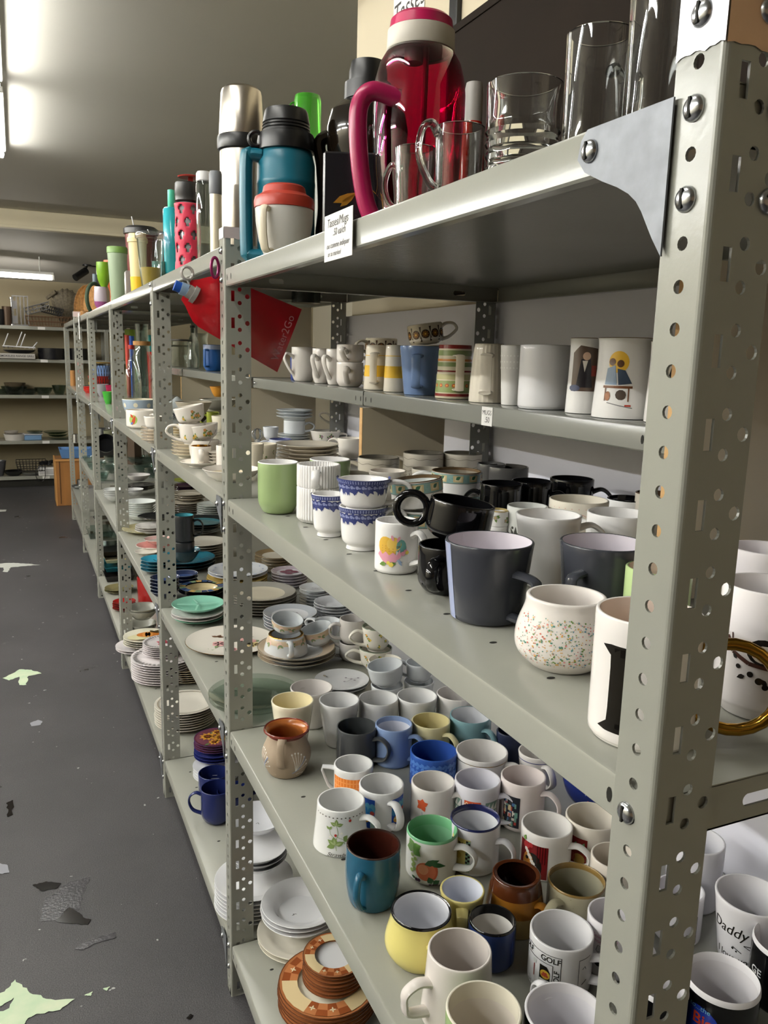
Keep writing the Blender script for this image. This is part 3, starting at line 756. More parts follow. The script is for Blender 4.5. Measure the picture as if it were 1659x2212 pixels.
lo=mug('teacup','lower blue flower bordered cup of the stacked pair',784,1092,104,ZM,'foot',W,yb=1192,deco=blueflor,hd=8,hs='ear',cat='cup')
mug('teacup','upper blue flower bordered cup of the stacked pair',783,1034,112,lo['_top']-.006,'foot',W,on_=lo,deco=blueflor,hd=5,hs='ear',cat='cup')
YE=C('#e2b54a',.2); PK=C('#e3a0b2',.2); OR=C('#d98b5a',.2); GR=C('#6a8c46',.2); LBL=C('#9db4d6',.2); DOTS=C('#a5702a',.3); TEALP=C('#6fa6a0',.2)
def chick(put,R,h):
    put([circle(-.004,h*.52,.0145,16,.85,1.1,.4)],YE,-90,0); put([circle(.006,h*.60,.010,14,1,.95)],C('#ecc561',.2),-90,0,1)
    put([circle(.016,h*.55,.0085,12,.8,1.2)],TEALP,-90,0,1)
    put([[(-.018,h*.38),(-.014,h*.46),(-.010,h*.39),(-.005,h*.45),(0,h*.38),(.005,h*.44),(.010,h*.39),(.014,h*.50),(.016,h*.36),(.008,h*.25),(-.008,h*.24)]],PK,-90,0,3)
    put([circle(.004,h*.72,.003,8,.6,1.4,.3),circle(.012,h*.70,.003,8,.6,1.4,-.4),leaf(-.003,h*.22,.006,.004,2),circle(.022,h*.46,.003),circle(.018,h*.42,.003)],PK,-90,0,4)
    put([leaf(-.004,h*.22,.011,.006,3.4),leaf(.000,h*.2,.010,.006,.2)],GR,-90,0,4)
    put([circle(.003,h*.2,.0036,5),circle(-.001,h*.23,.003,5),circle(.024,h*.44,.003,5)],C('#f0d765',.2),-90,0,5)
    put([leaf(.010,h*.30,.009,.003,-.5),leaf(.012,h*.28,.009,.003,-.9)],LBL,-90,0,5)
    put([circle(-.010+.005*(k%4),h*(.46+.05*(k//4)),.0006,5) for k in range(10)],DOTS,-90,0,6)
mug('mug','white mug printed with a chick in a pink eggshell and flowers',858,1123,94,ZM,'cyl',W,yb=1242,deco=lambda p,R,h:chick(lambda q,m,a,z,s=0,t=False:p(q,m,-108,z,s,t),R,h),hd=-38,hk=dict(d=.018))
lo=mug('mug','glossy black cup under the tilted black cup',965,1175,122,ZM,'round',BLACK,yb=1287,hd=-105,hs='c')
mug('mug','glossy black cup leaning on top of another black cup',990,1088,140,lo['_top']+.002,'round',BLACK,on_=lo,off=(.012,0),hd=180,tilt=(9,0),hs='ring',hk=dict(z0=.15,z1=.95))
DG=C('#3b3d44',.15); LB=C('#9aa3c4',.15); LAV=C('#d5ced6',.15)
def facet(k=1): return lambda r,a: r*(1+.035*math.cos(4*a)*0+.0)
def bigband(side):
    def d(put,R,h):
        f0,f1=(-.0,.030)
        if side=='l': put([[(-.026,h*.03),(-.0025,h*.03),(-.004,h*.5),(-.0045,h*.985),(-.026,h*.985)]],LB,-143,0)
        else: put([[(-.010,h*.03),(.014,h*.03),(.014,h*.985),(-.006,h*.985)]],LB,-28,0)
    return d
mug('mug','large charcoal mug with a pale blue stripe, handle to the right',1058,1166,192,ZM,'square',DG,LAV,yb=1355,deco=bigband('l'),hd=-46,hs='sq',hk=dict(ra=.0052,rb=.0075,d=.026,z0=.12,z1=.66),seg=56)
mug('mug','charcoal mug with pale blue stripe, behind the speckled mug',1305,1170,188,ZM,'square',DG,LAV,h=.096,deco=bigband('r'),hd=-118,hs='sq',hk=dict(ra=.0045,rb=.007,d=.018,z0=.15,z1=.70),seg=56)
TEAL_=C('#86a7a2',.25); TAN=C('#cdb98d',.25); DGRN=C('#3d6a53',.25); BRL=C('#5e4a33',.25)
def leafband(put,R,h):
    put([rect(-R*2.2,h*.55,R*2.2,h*.93)],TEAL_,-90,0); put([rect(-R*2.2,h*.93,R*2.2,h*.945),rect(-R*2.2,h*.535,R*2.2,h*.55)],BRL,-90,0,1)
    rn=random.Random(2)
    put([circle(rn.uniform(-2,2)*R,rn.uniform(.58,.9)*h,rn.uniform(.0008,.002),6) for _ in range(60)],C('#6d9691',.3),-90,0,1)
    for a in (-.055,-.026,.003,.032,.061):
        put([[(a-.0085,h*.61),(a+.0085,h*.60),(a+.009,h*.88),(a-.009,h*.89)]],TAN,-90,0,2)
        put([[(a-.0055,h*.66),(a+.0055,h*.65),(a+.006,h*.84),(a-.006,h*.84)]],C('#dcd0a8',.25),-90,0,3); put([leaf(a-.004,h*.72,.010,.006,.6)],DGRN,-90,0,4)
lo=mug('mug','lower leaf banded cup under the tilted leaf banded cup',903,1098,106,ZM,'cyl',W,h=.055,deco=leafband)
mug('mug','white cup with leaf squares band, tilted on top of its stack',908,1040,112,lo['_top']-.0,'cyl',W,C('#d3d8d6'),on_=lo,deco=leafband,tilt=(-7,0),rim=BRL)
lo=mug('mug','lower leaf banded cup of the straight stack',985,1062,106,ZM,'cyl',W,h=.055,deco=leafband)
mug('mug','leaf banded cup with dark inside on the straight stack',988,1016,108,lo['_top']-.001,'cyl',W,C('#877f72'),on_=lo,deco=leafband,rim=BRL,hd=175)
GRY=C('#bdb6a8'); GRD=C('#6d685e',.2)
def wavy(col,zz=(.62,.5,.84)):
    def d(put,R,h):
        for z in zz:
            put(line([(x/1000,h*z+.0014*math.sin(x/5.)) for x in range(-60,61,3)],.0008),col,-90,0)
        put([leaf(x/1000,h*.36,.006,.0022,.8+(x%3)) for x in range(-56,57,8)],col,-90,0)
    return d
for i,(x,y,ww,pos,hd) in enumerate(((818,987,90,'left',172),(915,977,88,'middle',172),(1000,978,84,'right',None))):
    mug('mug','grey cream cup with wavy lines, %s of three by the back panel'%pos,x,y,ww,ZM,'cyl',GRY,h=.078,deco=wavy(GRD),rim=GRD,hd=hd,group='wavy lined cups at the back')
mug('mug','olive cream cup behind the upper blue flowered cup',760,1021,76,ZM,'cyl',GRY,h=.07,hd=None)
mug('mug','cream cup between wavy lined cups and leaf banded cups',838,1016,80,ZM,'cyl',WARM,h=.070,hd=100)
mug('mug','grey brown cup behind the straight leaf banded stack',925,1012,72,ZM,'cyl',GRY,h=.075)
DK=C('#4b4a49'); 
mug('mug','dark grey cup with dark rim at the back, left one',1062,1001,62,ZM,'cyl',DK,h=.088)
mug('mug','dark grey cup with handle at the back, right of its twin',1097,1007,90,ZM,'round',DK,C('#3e3b38'),h=.085,hd=175)
mug('mug','shiny black mug at the back, left of three',1083,1043,92,ZM,'cyl',BLACK,h=.095,hd=160)
mug('mug','shiny black mug at the back, middle of three',1149,1038,88,ZM,'cyl',BLACK,h=.092,hd=-10)
mug('mug','shiny black mug at the back, right of three',1236,1033,94,ZM,'cyl',BLACK,h=.09,hd=0)
PKD=C('#cf9c93',.3)
def pinkwave(put,R,h):
    put(line([(x/1000,h*.80+.0016*math.sin(x/3.)) for x in range(-54,55,2)],.0009),PKD,-90,0)
    put([circle(x/1000,h*(.90 if k%2 else .68),.0008,6) for k,x in enumerate(range(-54,55,5))],PKD,-90,0)
mug('mug','cream mug with pink wavy line and dots near the rim',1251,1078,127,ZM,'round',CREAM if False else C('#ded7c8'),h=.09,deco=pinkwave)
mug('mug','white mug with thin black rim, right rear of the shelf',1357,1076,88,ZM,'cyl',W,h=.075,rim=BLACK,rimw=.002)
mug('mug','cream bowl with thin brown rim, half hidden by near post',1412,1064,76,ZM,'cyl',GRY,h=.09,rim=C('#5a4637'))
mug('mug','wide white mug with small handle, right of the swirled mug',1338,1107,136,ZM,'round',W,h=.088,hd=172)
SW=lambda r,a: r
def swirl_mesh():
    pass
mug('mug','tall white mug with swirled ribs and flared rim',1186,1110,142,ZM,'tall',W,yb=1275,hd=10,th=.004,seg=96,hk=dict(z0=.3,z1=.85))
PLT=C('#45443f',.3)
def plant(put,R,h):
    put([leaf(0,h*.4,.02,.005,a) for a in (.6,1.1,1.6,2.1,2.6)]+[circle(.003,h*.5,.003),circle(-.006,h*.62,.002)],PLT,-90,0)
mug('mug','grey white mug with dark plant print, behind swirled mug',1140,1092,88,ZM,'cyl',C('#cfd0cc'),h=.080,deco=lambda p,R,h:plant(lambda q,m,a,z,s=0:p(q,m,-120,z,s),R,h))
lo=mug('teacup','lower small floral cup right of the tilted black cup',1074,1134,46,ZM,'cyl',W,h=.05,cat='cup')
def flor(cols,n=6,seed=1,z0=.3,z1=.75,s=.004,a0=-.03,a1=.03,ang=-90):
    def d(put,R,h):
        rn=random.Random(seed)
        for k in range(n):
            x,z=rn.uniform(a0,a1),rn.uniform(z0,z1)*h
            put([leaf(x,z,s*1.8,s*.9,rn.uniform(0,6.28)) for _ in range(3)],GR,ang,0)
            put([circle(x+s*.5*math.cos(t),z+s*.5*math.sin(t),s*.4,6) for t in (0,1.25,2.5,3.8,5)],cols[k%len(cols)],ang,0,1); put([circle(x,z,s*.25,6)],YE,ang,0,2)
    return d
mug('teacup','small floral cup right of the tilted black cup, upper one',1076,1101,48,lo['_top']-.001,'cyl',W,on_=lo,deco=flor([C('#a9a08f',.3)],5),rim=C('#a99766'),cat='cup')
LIME=C('#b9cf94')
mug('mug','lime green mug with cream inside, half behind near post',1424,1226,140,ZM,'round',LIME,C('#ead9c4'),h=.085)
DC=[C('#c9715f',.3),C('#4f8a78',.3),C('#d6a85c',.3),C('#6f8f4f',.3),C('#5f8fa3',.3),C('#d98f8f',.3)]
def confetti(put,R,h):
    rn=random.Random(11)
    for i,c in enumerate(DC):
        put([circle(rn.gauss((-.8+.32*i)*R*.9,.35*R),rn.uniform(.16,.80)*h,rn.choice((.0004,.0005,.0006,.0009)),6) for _ in range(95)],c,-90,0)
mug('mug','round bellied white mug with many tiny coloured speckles',1224,1285,172,ZM,'ball',C('#e8e2dc'),yb=1457,deco=confetti,hd=None,th=.0045,seg=64)
INKB=C('#17140f',.2)
def letterI(put,R,h):
    a,b=.0085,.0165; L=[[(-a,h*.14),(a,h*.14),(a*.9,h*.30),(a*.9,h*.62),(a,h*.78),(-a,h*.78),(-a*.9,h*.62),(-a*.9,h*.30)]]
    L+=[[(-b,h*.135),(-a,h*.12),(a,h*.12),(b,h*.135),(a,h*.20),(-a,h*.20)],[(-b,h*.785),(-a,h*.72),(a,h*.72),(b,h*.785),(a,h*.80),(-a,h*.80)]]
    put(L,INKB,-116,0)
GOLD=mat('gold_lustre','#b88a34',.12,metal=1)
mug('mug','white mug with big black letter I and gold ring handle',1404,1320,226,ZM,'cyl',C('#ece7e2'),C('#ead9cc'),yb=1628,deco=letterI,hd=0,hs='ring',hm=GOLD,hk=dict(ra=.0048,rb=.0048,z0=.14,z1=.82,d=.034),seg=64)
def sloth(put,R,h):
    B=C('#1a1615',.25); BR=C('#4a2c26',.25)
    put(line([(-.030,h*.62),(-.022,h*.52),(-.008,h*.46),(.010,h*.44),(.03,h*.46)],.0035)+line([(-.028,h*.63),(-.022,h*.55)],.0018)+line([(-.024,h*.66),(-.023,h*.56)],.0012),BR,-90,0)
    put([circle(.002,h*.56,.0115,16,1.1,.95)],B,-90,0,1); put([circle(.003,h*.545,.0088,14,1.1,.85)],C('#e8dfd3',.25),-90,0,2)
    put([circle(-.002,h*.55,.003,8,1.5,.6,-.4),circle(.008,h*.55,.003,8,1.5,.6,.4),circle(.003,h*.525,.001)],B,-90,0,3); put([circle(-.004,h*.53,.0015)],C('#d4473a',.3),-90,0,4)
    put([circle(-.020,h*.56,.002),circle(-.016,h*.42,.002),circle(-.006,h*.38,.0025),circle(.001,h*.34,.003),circle(.006,h*.30,.0025)]+[leaf(-.018,h*.47,.006,.003,2.2),leaf(-.010,h*.36,.007,.004,3.6),leaf(.003,h*.36,.008,.004,-1)],B,-90,0)
mug('mug','white mug with a sloth hanging on a branch, right of near post',1667,1262,196,ZM,'cylb',C('#e9e4e4'),yb=1560,deco=lambda p,R,h:sloth(lambda q,m,a,z,s=0:p(q,m,-93,z,s),R,h),seg=64)
mug('mug','plain white mug at the right edge, behind the sloth mug',1655,1183,150,ZM,'cyl',C('#e6e0e2'),h=.095)
# ================================================================ raised rear shelf
def heart_cup(*a,**k): return mug(*a,kind='round',out=C('#d9d5cf'),hs='heart',cat='cup',**k)
ITM=[]
def rear(label,cx,yr,w,yb,kind='cyl',X=.402,**k): return mug(k.pop('name','mug'),label,cx,yr,w,ZH,kind,X=X,**k)
PG_=C('#d6d1ca')
rear('white cup with heart shaped handle, first from left on raised shelf',656,750,52,819,'round',out=PG_,hd=-150,hs='heart',name='teacup',cat='cup')
rear('white cup with heart shaped handle, second on raised shelf',696,753,42,824,'round',out=PG_,hd=-120,hs='heart',name='teacup',cat='cup')
rear('white cup with heart shaped handle, third on raised shelf',724,754,38,826,'round',out=PG_,hd=-130,hs='heart',name='teacup',cat='cup')
lo=rear('lower white cup of the heart handled pair near yellow banded mugs',756,783,58,832,'round',out=PG_,hd=-100,hs='heart',name='teacup',cat='cup')
mug('teacup','upper white cup of the heart handled pair near yellow banded mugs',755,736,58,lo['_top']-.004,'round',PG_,h=.048,xy=tuple(lo.location.xy),R=.5*pxw(58,lo.location.x,lo.location.y,ZH),hd=-110,hs='heart',cat='cup')
BR1=C('#3b2a1c',.2); AMB=C('#8a5a20',.2)
def daisy(put,R,h):
    put([rect(-R*2.6,h*.08,R*2.6,h*.95)],C('#cbc1a8',.2),-90,0)
    for k in range(-3,4):
        cx=k*.023; put([circle(cx,h*.5,.0100,14)],BR1,-90,0,1); put([leaf(cx,h*.5,.0088,.0036,t) for t in [j*PI/4 for j in range(8)]],AMB,-90,0,2); put([circle(cx,h*.5,.0018)],YE,-90,0,3)
        put([[(cx+.0115,h*.5),(cx+.014,h*.85),(cx+.009,h*.85)],[(cx+.0115,h*.5),(cx+.014,h*.15),(cx+.009,h*.15)]],BR1,-90,0,1)
CRB=C('#d9d1c0')
l1=rear('lowest brown daisy cup of the left stack, behind yellow banded mugs',822,800,66,838,'cyl',X=.50,out=CRB,deco=daisy,hd=180,name='teacup',cat='cup')
l2=mug('teacup','middle brown daisy cup of the left stack',822,760,66,l1['_top']-.003,'cyl',CRB,h=.044,xy=tuple(l1.location.xy),R=.5*pxw(66,l1.location.x,l1.location.y,ZH),deco=daisy,hd=180,cat='cup')
l3=mug('teacup','topmost brown daisy cup of the left stack',822,719,66,l2['_top']-.003,'cyl',CRB,h=.044,xy=tuple(l1.location.xy),R=.5*pxw(68,l1.location.x,l1.location.y,ZH),deco=daisy,hd=-150,cat='cup')
YB=C('#e3b63c',.2); 
def yband(put,R,h): put([rect(-R*2.7,h*.30,R*2.7,h*.55)],YB,-90,0); put([rect(-R*2.7,h*.76,R*2.7,h*.775)],YB,-90,0)
rear('white mug with yellow band, handle facing the front',817,746,52,845,'wide',out=CRB,deco=yband,hd=-100,hs='d',hk=dict(rb=.009,d=.028))
rear('white mug with yellow band half hidden by the blue mug',856,746,44,849,'wide',out=CRB,deco=yband)
l1=rear('lower brown daisy cup behind the plain blue mug',920,800,70,846,'cyl',X=.50,h=.060,out=CRB,deco=daisy,name='teacup',cat='cup')
l2=mug('teacup','second brown daisy cup behind the plain blue mug',920,722,78,l1['_top']-.001,'cyl',CRB,h=.047,xy=tuple(l1.location.xy),R=.5*pxw(74,l1.location.x,l1.location.y,ZH),deco=daisy,hd=200,cat='cup')
mug('teacup','brown daisy cup tilted on the very top of its stack',920,682,78,l2['_top']-.003,'round',CRB,C('#aaa088'),h=.047,xy=tuple(l1.location.xy),R=.5*pxw(74,l1.location.x,l1.location.y,ZH),deco=daisy,hd=0,tilt=(-9,0),cat='cup',hs='ear')
rear('plain blue mug with handle facing the front',910,748,92,855,'taper',out=C('#6c84ad'),hd=-97,hs='d',hk=dict(rb=.010,ra=.0045,d=.03))
RD=C('#7a2320',.2); G2=C('#7d8c5a',.2); OR2=C('#c8803c',.2)
def stripes(put,R,h):
    for a,b,c in ((.93,1,RD),(.80,.90,G2),(.70,.74,OR2),(.60,.68,G2),(.50,.53,RD),(.36,.46,C('#b7b183',.2)),(.12,.34,C('#8c9a62',.2)),(.05,.10,RD)): put([rect(-R*2.6,h*a,R*2.6,h*b*.999)],c,-90,0)
    put([circle(x/1000,h*.25,.0035,10) for x in range(-60,61,12)],C('#b33c2a',.3),-90,0,1); put([circle(x/1000,h*.25,.0018,8) for x in range(-60,61,12)],YE,-90,0,2)
rear('striped mug in red, green and orange with a dark red handle',984,746,70,860,'wide',out=C('#d6cdb2'),deco=stripes,hd=-80,hs='d',hm=C('#d9cfba'),hk=dict(rb=.009,ra=.003))
rear('cream textured mug narrowing upward, handle facing the front',1058,743,62,866,[(0,1.25),(.05,1.28),(.5,1.2),(1,1)],out=C('#ded6c6'),hd=-95,hs='d',seg=72,squash=lambda r,a:r+.0006*math.sin(a*24),hk=dict(rb=.011,d=.026))
rear('white cup with embossed dots, left of the plain white mug',1110,746,56,874,'taper',out=C('#dedcd8'),deco=lambda p,R,h:p([circle(x/1000,h*z,.0016,8) for x in range(-40,41,6) for z in (.62,.72,.82)],C('#efeeea'),-90,0,4))
rear('plain white mug left of the picture mugs',1180,746,110,888,'cyl',out=C('#e0dfe0'),hd=12,hk=dict(z0=.25,z1=.62,d=.02))
def picA(put,R,h):
    put([[(-.020,h*.30),(.020,h*.30),(.020,h*.86),(-.008,h*.90),(-.020,h*.80)]],C('#5b4a3f',.25),-90,0)
    put([[(-.012,h*.35),(.012,h*.35),(.008,h*.72),(-.006,h*.72)]],C('#26242a',.25),-90,0,1); put([circle(.002,h*.76,.006)],C('#c9a78f',.3),-90,0,2)
    put([circle(-.014,h*.34,.007,9,1.3,.7)],C('#333a55',.3),-90,0,3); put([[(0,h*.55),(.004,h*.70),(-.004,h*.70)]],C('#d8d2c8',.3),-90,0,3); put([rect(.010,h*.5,.018,h*.64)],C('#8c3a30',.3),-90,0,2)
def picB(put,R,h):
    put([circle(.0,h*.70,.0145,22)],C('#e3b43e',.25),-90,0)
    put([[(-.016,h*.62),(-.004,h*.66),(0,h*.42),(-.018,h*.42)]],C('#8296ad',.25),-90,0,1); put([[(-.001,h*.62),(.010,h*.60),(.020,h*.44),(.002,h*.42)]],C('#3c4a5e',.25),-90,0,1)
    put([circle(-.009,h*.70,.005),circle(.003,h*.68,.005)],C('#5b3a22',.25),-90,0,2); put([rect(-.020,h*.38,.021,h*.41)]+line([(-.016,h*.38),(-.016,h*.22)],.0016)+line([(.016,h*.38),(.016,h*.22)],.0016),C('#6e4326',.3),-90,0,2)
    put([circle(.006,h*.30,.007,10,1,1)],C('#4b4038',.3),-90,0,3); put([circle(-.012,h*.28,.005,9,.8,1.3)],C('#8f5a35',.3),-90,0,3); put(line([(-.012,h*.2),(.004,h*.17),(.022,h*.14)],.0012),C('#777777',.3),-90,0)
    put([rect(.012,h*.16,.020,h*.18)],C('#b33a2a',.3),-90,0,2)
rear('white gold rimmed mug printed with a dark painted scene',1268,731,70,898,'flare',out=C('#e6e4e1'),deco=picA,rim=GOLD,rimw=.001)
rear('white gold rimmed mug printed with a yellow disc and two figures',1358,731,128,906,'flare',out=C('#e6e4e1'),deco=lambda p,R,h:picB(lambda q,m,a,z,s=0:p(q,m,-105,z,s),R,h),rim=GOLD,hd=5,hs='ear',rimw=.001,seg=56)
rear('white printed mug at the right end, hidden by near post',1450,738,84,905,'flare',out=C('#dcd8d4'),deco=picA,rim=GOLD,rimw=.001)
p=on(0,.335,1047,899)
card('price_label',Vector((.3392,p.y,ZH-.017)),.034,.031,[('MUGS',.011,0,.006,0),('.50',.013,.001,-.006,.1)],'white handwritten price label on the raised shelf edge','label')
# ================================================================ mugs on the lower shelf
Z=ZL
def M(label,rx,ry,w,yb=None,kind='cyl',**k): return mug(k.pop('name','mug'),label,rx,ry,w,Z,kind,yb=yb,**k)
IV=C('#e6dfc6'); GW=C('#dcdcdb')
M('cream tapered mug without visible handle, behind the rust brown pitcher',632,1512,92,None,'tall',out=IV,inn=C('#e5d9b0'),h=.105)
M('white tapered mug behind the cream tapered mug',673,1484,92,1577,'tall',out=C('#dcd7d3'),hd=120)
M('tall grey white tapered mug right of the cream tapered mug',733,1511,88,1618,'tall',out=GW)
M('white mug behind the dark grey mug, handle at its back left',818,1507,86,None,'cyl',out=GW,h=.09,hd=120)
M('white mug with wide mouth behind the light blue mug',901,1502,88,None,'taper',out=GW,h=.09)
M('white mug half hidden by the shelf edge, right of the wide white mug',985,1497,84,None,'cyl',out=C('#d9d5d2'),h=.09)
RUST=C('#6b2a20',.12); TERR=C('#a2602f',.2); CLAY=mat('unglazed_clay','#a3917c',.7,bump=.15,bscale=200)
WL=C('#e8e4dc',.3); BLL=C('#7f96c4',.3)
def pitch(put,R,h):
    for a in (-62,-158):
        for k in range(7):
            t=.25+.27*k; x0,z0=-.004,h*.22; x1,z1=x0+.024*math.cos(t),z0+.040*math.sin(t)*.9
            put(line([(x0,z0),((x0+x1)/2+.001,(z0+z1)/2),(x1,z1)],.0009),WL,a,0); put([circle(x1,z1,.0018,8,1,1)],WL,a,0,1)
        put(line([(-.010,h*.17),(.0,h*.23),(.008,h*.36),(.016,h*.5)],.0013),BLL,a,0,2)
    put(line([(0,h*.12),(.008,h*.13),(.016,h*.11)],.0009)+[circle(.017,h*.11,.0018)],WL,-62,0)
t=M('round clay pitcher with rust red glazed rim and white fan pattern',619,1571,99,1683,'pitcher',out=CLAY,inn=TERR,rim=RUST,deco=pitch,bands=((.86,1.0,RUST),),rimw=.004,name='pitcher',cat='pitcher',hd=-102,hs='ear',hk=dict(d=.010,ra=.004,rb=.0075,z0=.35,z1=.84))
DGG=C('#4a4c4e')
M('dark grey mug left of the light blue mug',771,1568,88,None,'cyl',h=.076,out=DGG,inn=C('#3f4243'),hd=-30)
M('light blue mug with white inside, handle towards the right front',851,1563,81,1662,'cyl',out=C('#7e95bf'),inn=C('#d8dae4'),hd=-28,rim=C('#8ba0c6'))
CY=C('#d8d0a4')
M('pale yellow cream mug with rolled rim, behind the blue patterned mug',931,1556,84,1650,'cyl',out=CY,inn=C('#cfc492'),hd=-42,bands=())
M('teal mug with white inside, below the middle shelf edge',1017,1544,90,1640,'cyl',out=C('#74989f'),inn=C('#d6d8dc'),hd=-48)
M('dark navy mug in the shade at the back, right of teal mug',1102,1578,58,None,'cyl',out=C('#23293f'),h=.07)
BL=C('#2f56a5'); BL2=C('#4f7ac4',.2)
M('deep blue mug with faint flower pattern',937,1621,102,1715,'cyl',out=BL,inn=C('#2c4c96'),deco=lambda p,R,h:p([leaf(x/1000,h*z,.010,.006,t) for x in range(-50,51,11) for z in (.75,.5) for t in (.5,2.2,4)],BL2,-90,0))
M('wide white cup with thin gold line inside, right of blue mug',1041,1621,112,None,'round',h=.068,out=C('#dfdcd9'),rim=None,deco=lambda p,R,h:p([rect(-R*1.5,h*.86,R*1.5,h*.875)],GOLD,-90,0),hd=-20)
M('white mug with navy line near its rim, under the shelf edge',1160,1622,80,None,'taper',h=.07,out=C('#dcd8d4'),deco=lambda p,R,h:p([rect(-R*1.5,h*.84,R*1.5,h*.86)],C('#27306e',.2),-90,0),hd=-60)
ORG=C('#dd7a2c',.15)
M('white mug with orange checked band and angular handle',764,1649,85,1745,'cyl',out=GW,deco=lambda p,R,h:(p([rect(-R*1.2,h*.1,R*1.6,h*.80)],ORG,-90,0),p([rect(-R*1.2+k*.006,h*.1,-R*1.2+k*.006+.002,h*.8) for k in range(14)]+[rect(-R*1.2,h*(.15+.13*k),R*1.6,h*(.18+.13*k)) for k in range(5)],C('#e8944c',.2),-90,0,1)),hd=180,hs='tri',hk=dict(d=.020,z0=.2,z1=.86,ra=.0028))
def straw(put,R,h):
    G1,G2_=C('#7f9655',.3),C('#a9b883',.3); RDD=C('#b5352c',.3)
    put(line([(0,h*.16),(-.002,h*.34),(.002,h*.52),(-.001,h*.72)],.0007)+line([(-.001,h*.4),(-.010,h*.5),(-.012,h*.6)],.0006)+line([(.001,h*.45),(.010,h*.40),(.012,h*.3)],.0006),G1,-98,0)
    put([leaf(-.001,h*.70,.011,.006,a) for a in (.3,1.6,2.7)]+[leaf(-.002,h*.28,.014,.008,a) for a in (2.6,1.8,.4,3.6)]+[leaf(.010,h*.40,.009,.006,a) for a in (-.2,.9)]+[leaf(-.012,h*.6,.007,.004,a) for a in (1,2.4)],G1,-98,0,1)
    put([leaf(-.001,h*.70,.008,.002,a) for a in (.3,1.6,2.7)]+[leaf(-.002,h*.28,.010,.003,a) for a in (2.6,1.8,.4)],G2_,-98,0,2)
    put([circle(-.002,h*.49,.0024,9,.8,1),circle(.020,h*.80,.0024,8)],RDD,-98,0,3); put([circle(.007,h*.54,.0022,5),circle(-.010,h*.44,.002,5)],C('#efece0',.3),-98,0,3)
    put([circle((k-3)*.0065,h*.86+.0006*(k%2),.0011,6,1.4,1) for k in range(-3,11)],C('#555148',.3),-98,0)
    put(text_tris('Strawberry',.009,None,.4),C('#55524a',.3),-88,h*.065,0,True)
M('white mug painted with a strawberry plant, handle to the right',737,1727,103,1853,'wide',out=C('#e4e4e2'),deco=straw,hd=-32,seg=56,hk=dict(z0=.35,z1=.78))
def decob(put,R,h):
    B1=C('#1f4fae',.2); C1=C('#5aa3c2',.2); C2=C('#d9a94e',.2); C3=C('#9fc6c2',.2); K=C('#0e2c6c',.2)
    for a in (-128,-38):
        put([rect(-.0155,h*.10,.0155,h*.84)],B1,a,0)
        put([circle(x,h*.62,.0072,12,.8,1.2) for x in (-.008,.002,.011)],C1,a,0,1); put([circle(x,h*.52,.006,12,.8,1.3) for x in (-.011,-.002,.008)],C('#2e7fb8',.2),a,0,2)
        put([circle(-.003,h*.32,.0085,14,1.1,.8)],C2,a,0,3); put([rect(-.011,h*.33,.005,h*.36)],C('#efe2b8',.2),a,0,4); put([rect(.008,h*.12,.015,h*.45)],C3,a,0,2); put([circle(.011,h*.5,.004)],C('#b54438',.2),a,0,3)
M('white mug with blue and gold decorative flowers, behind the strawberry mug',824,1692,97,1800,'cyl',out=GW,deco=decob,hd=-62,hk=dict(rb=.0075),seg=48)
RO=C('#cf5a34',.25)
def nast(put,R,h):
    put([leaf(-.006,h*.62,.012,.009,a) for a in (.5,1.5,2.5,3.8,5.2)]+[leaf(-.002,h*.14,.011,.008,a) for a in (.4,1.6,2.8)]+[leaf(.014,h*.2,.006,.005,a) for a in (.2,1.9)],RO,-108,0,1)
    put(line([(-.006,h*.45),(-.004,h*.3),(.004,h*.36),(.014,h*.40)],.0008)+line([(-.002,h*.28),(.006,h*.26),(.012,h*.24)],.0008),C('#6f7f93',.3),-108,0); put([leaf(.010,h*.40,.010,.006,.1)],C('#dcc24a',.3),-108,0,2); put([leaf(.002,h*.40,.008,.004,0)],C('#5c8c86',.3),-108,0,2)
M('white mug printed with orange red nasturtium flowers',936,1687,95,1795,'cyl',out=C('#dedad5'),deco=nast,hd=-20,hk=dict(d=.022))
def tiles(put,R,h):
    put([rect(-.0145,h*.25,.0145,h*.72)],C('#c9552f',.3),-100,0); rn=random.Random(4)
    put([circle(-.010+.01*i,h*(.34+.15*j),.0042,4) for i in range(3) for j in range(3)],C('#e6d3b0',.3),-100,0,1); put([circle(-.010+.01*i,h*(.34+.15*j),.002,6) for i in range(3) for j in range(3)],C('#a33a22',.3),-100,0,2)
    for a in (-150,-50):
        put([rect(-.012,h*.2,.012,h*.70)],C('#7d9a8e',.3),a,0); put([[(-.012+.008*i,h*(.2+.16*j)),(-.004+.008*i,h*(.2+.16*j)),(-.004+.008*i,h*(.36+.16*j))] for i in range(3) for j in range(3)],C('#e3e4de',.3),a,0,1)
        put([rect(.0135,h*.2,.0145,h*.7)],INKB,a,0)
M('white mug printed with a patchwork of tiles, big handle on right',1032,1682,99,1800,'cyl',out=C('#d9d8e0'),deco=tiles,hd=-14,hk=dict(z0=.10,z1=.74,d=.030,rb=.007))
def city(put,R,h):
    rn=random.Random(9); put([rect(-.016,h*.1,.016,h*.74)],C('#24262e',.3),-118,0)
    for c in ('#b5483c','#6f9a8c','#c9b98f','#4a6fa0','#d8d3c8'): put([rect(x,z,x+rn.uniform(.002,.006),z+rn.uniform(.003,.010)) for x,z in [(rn.uniform(-.015,.010),rn.uniform(.12,.62)*h) for _ in range(6)]],C(c,.3),-118,0,rn.randint(1,4))
M('pinkish white mug with a dark city picture, left of PARIS cup',1131,1675,97,1800,'cyl',out=C('#dcd2cf'),deco=city,hd=-28)
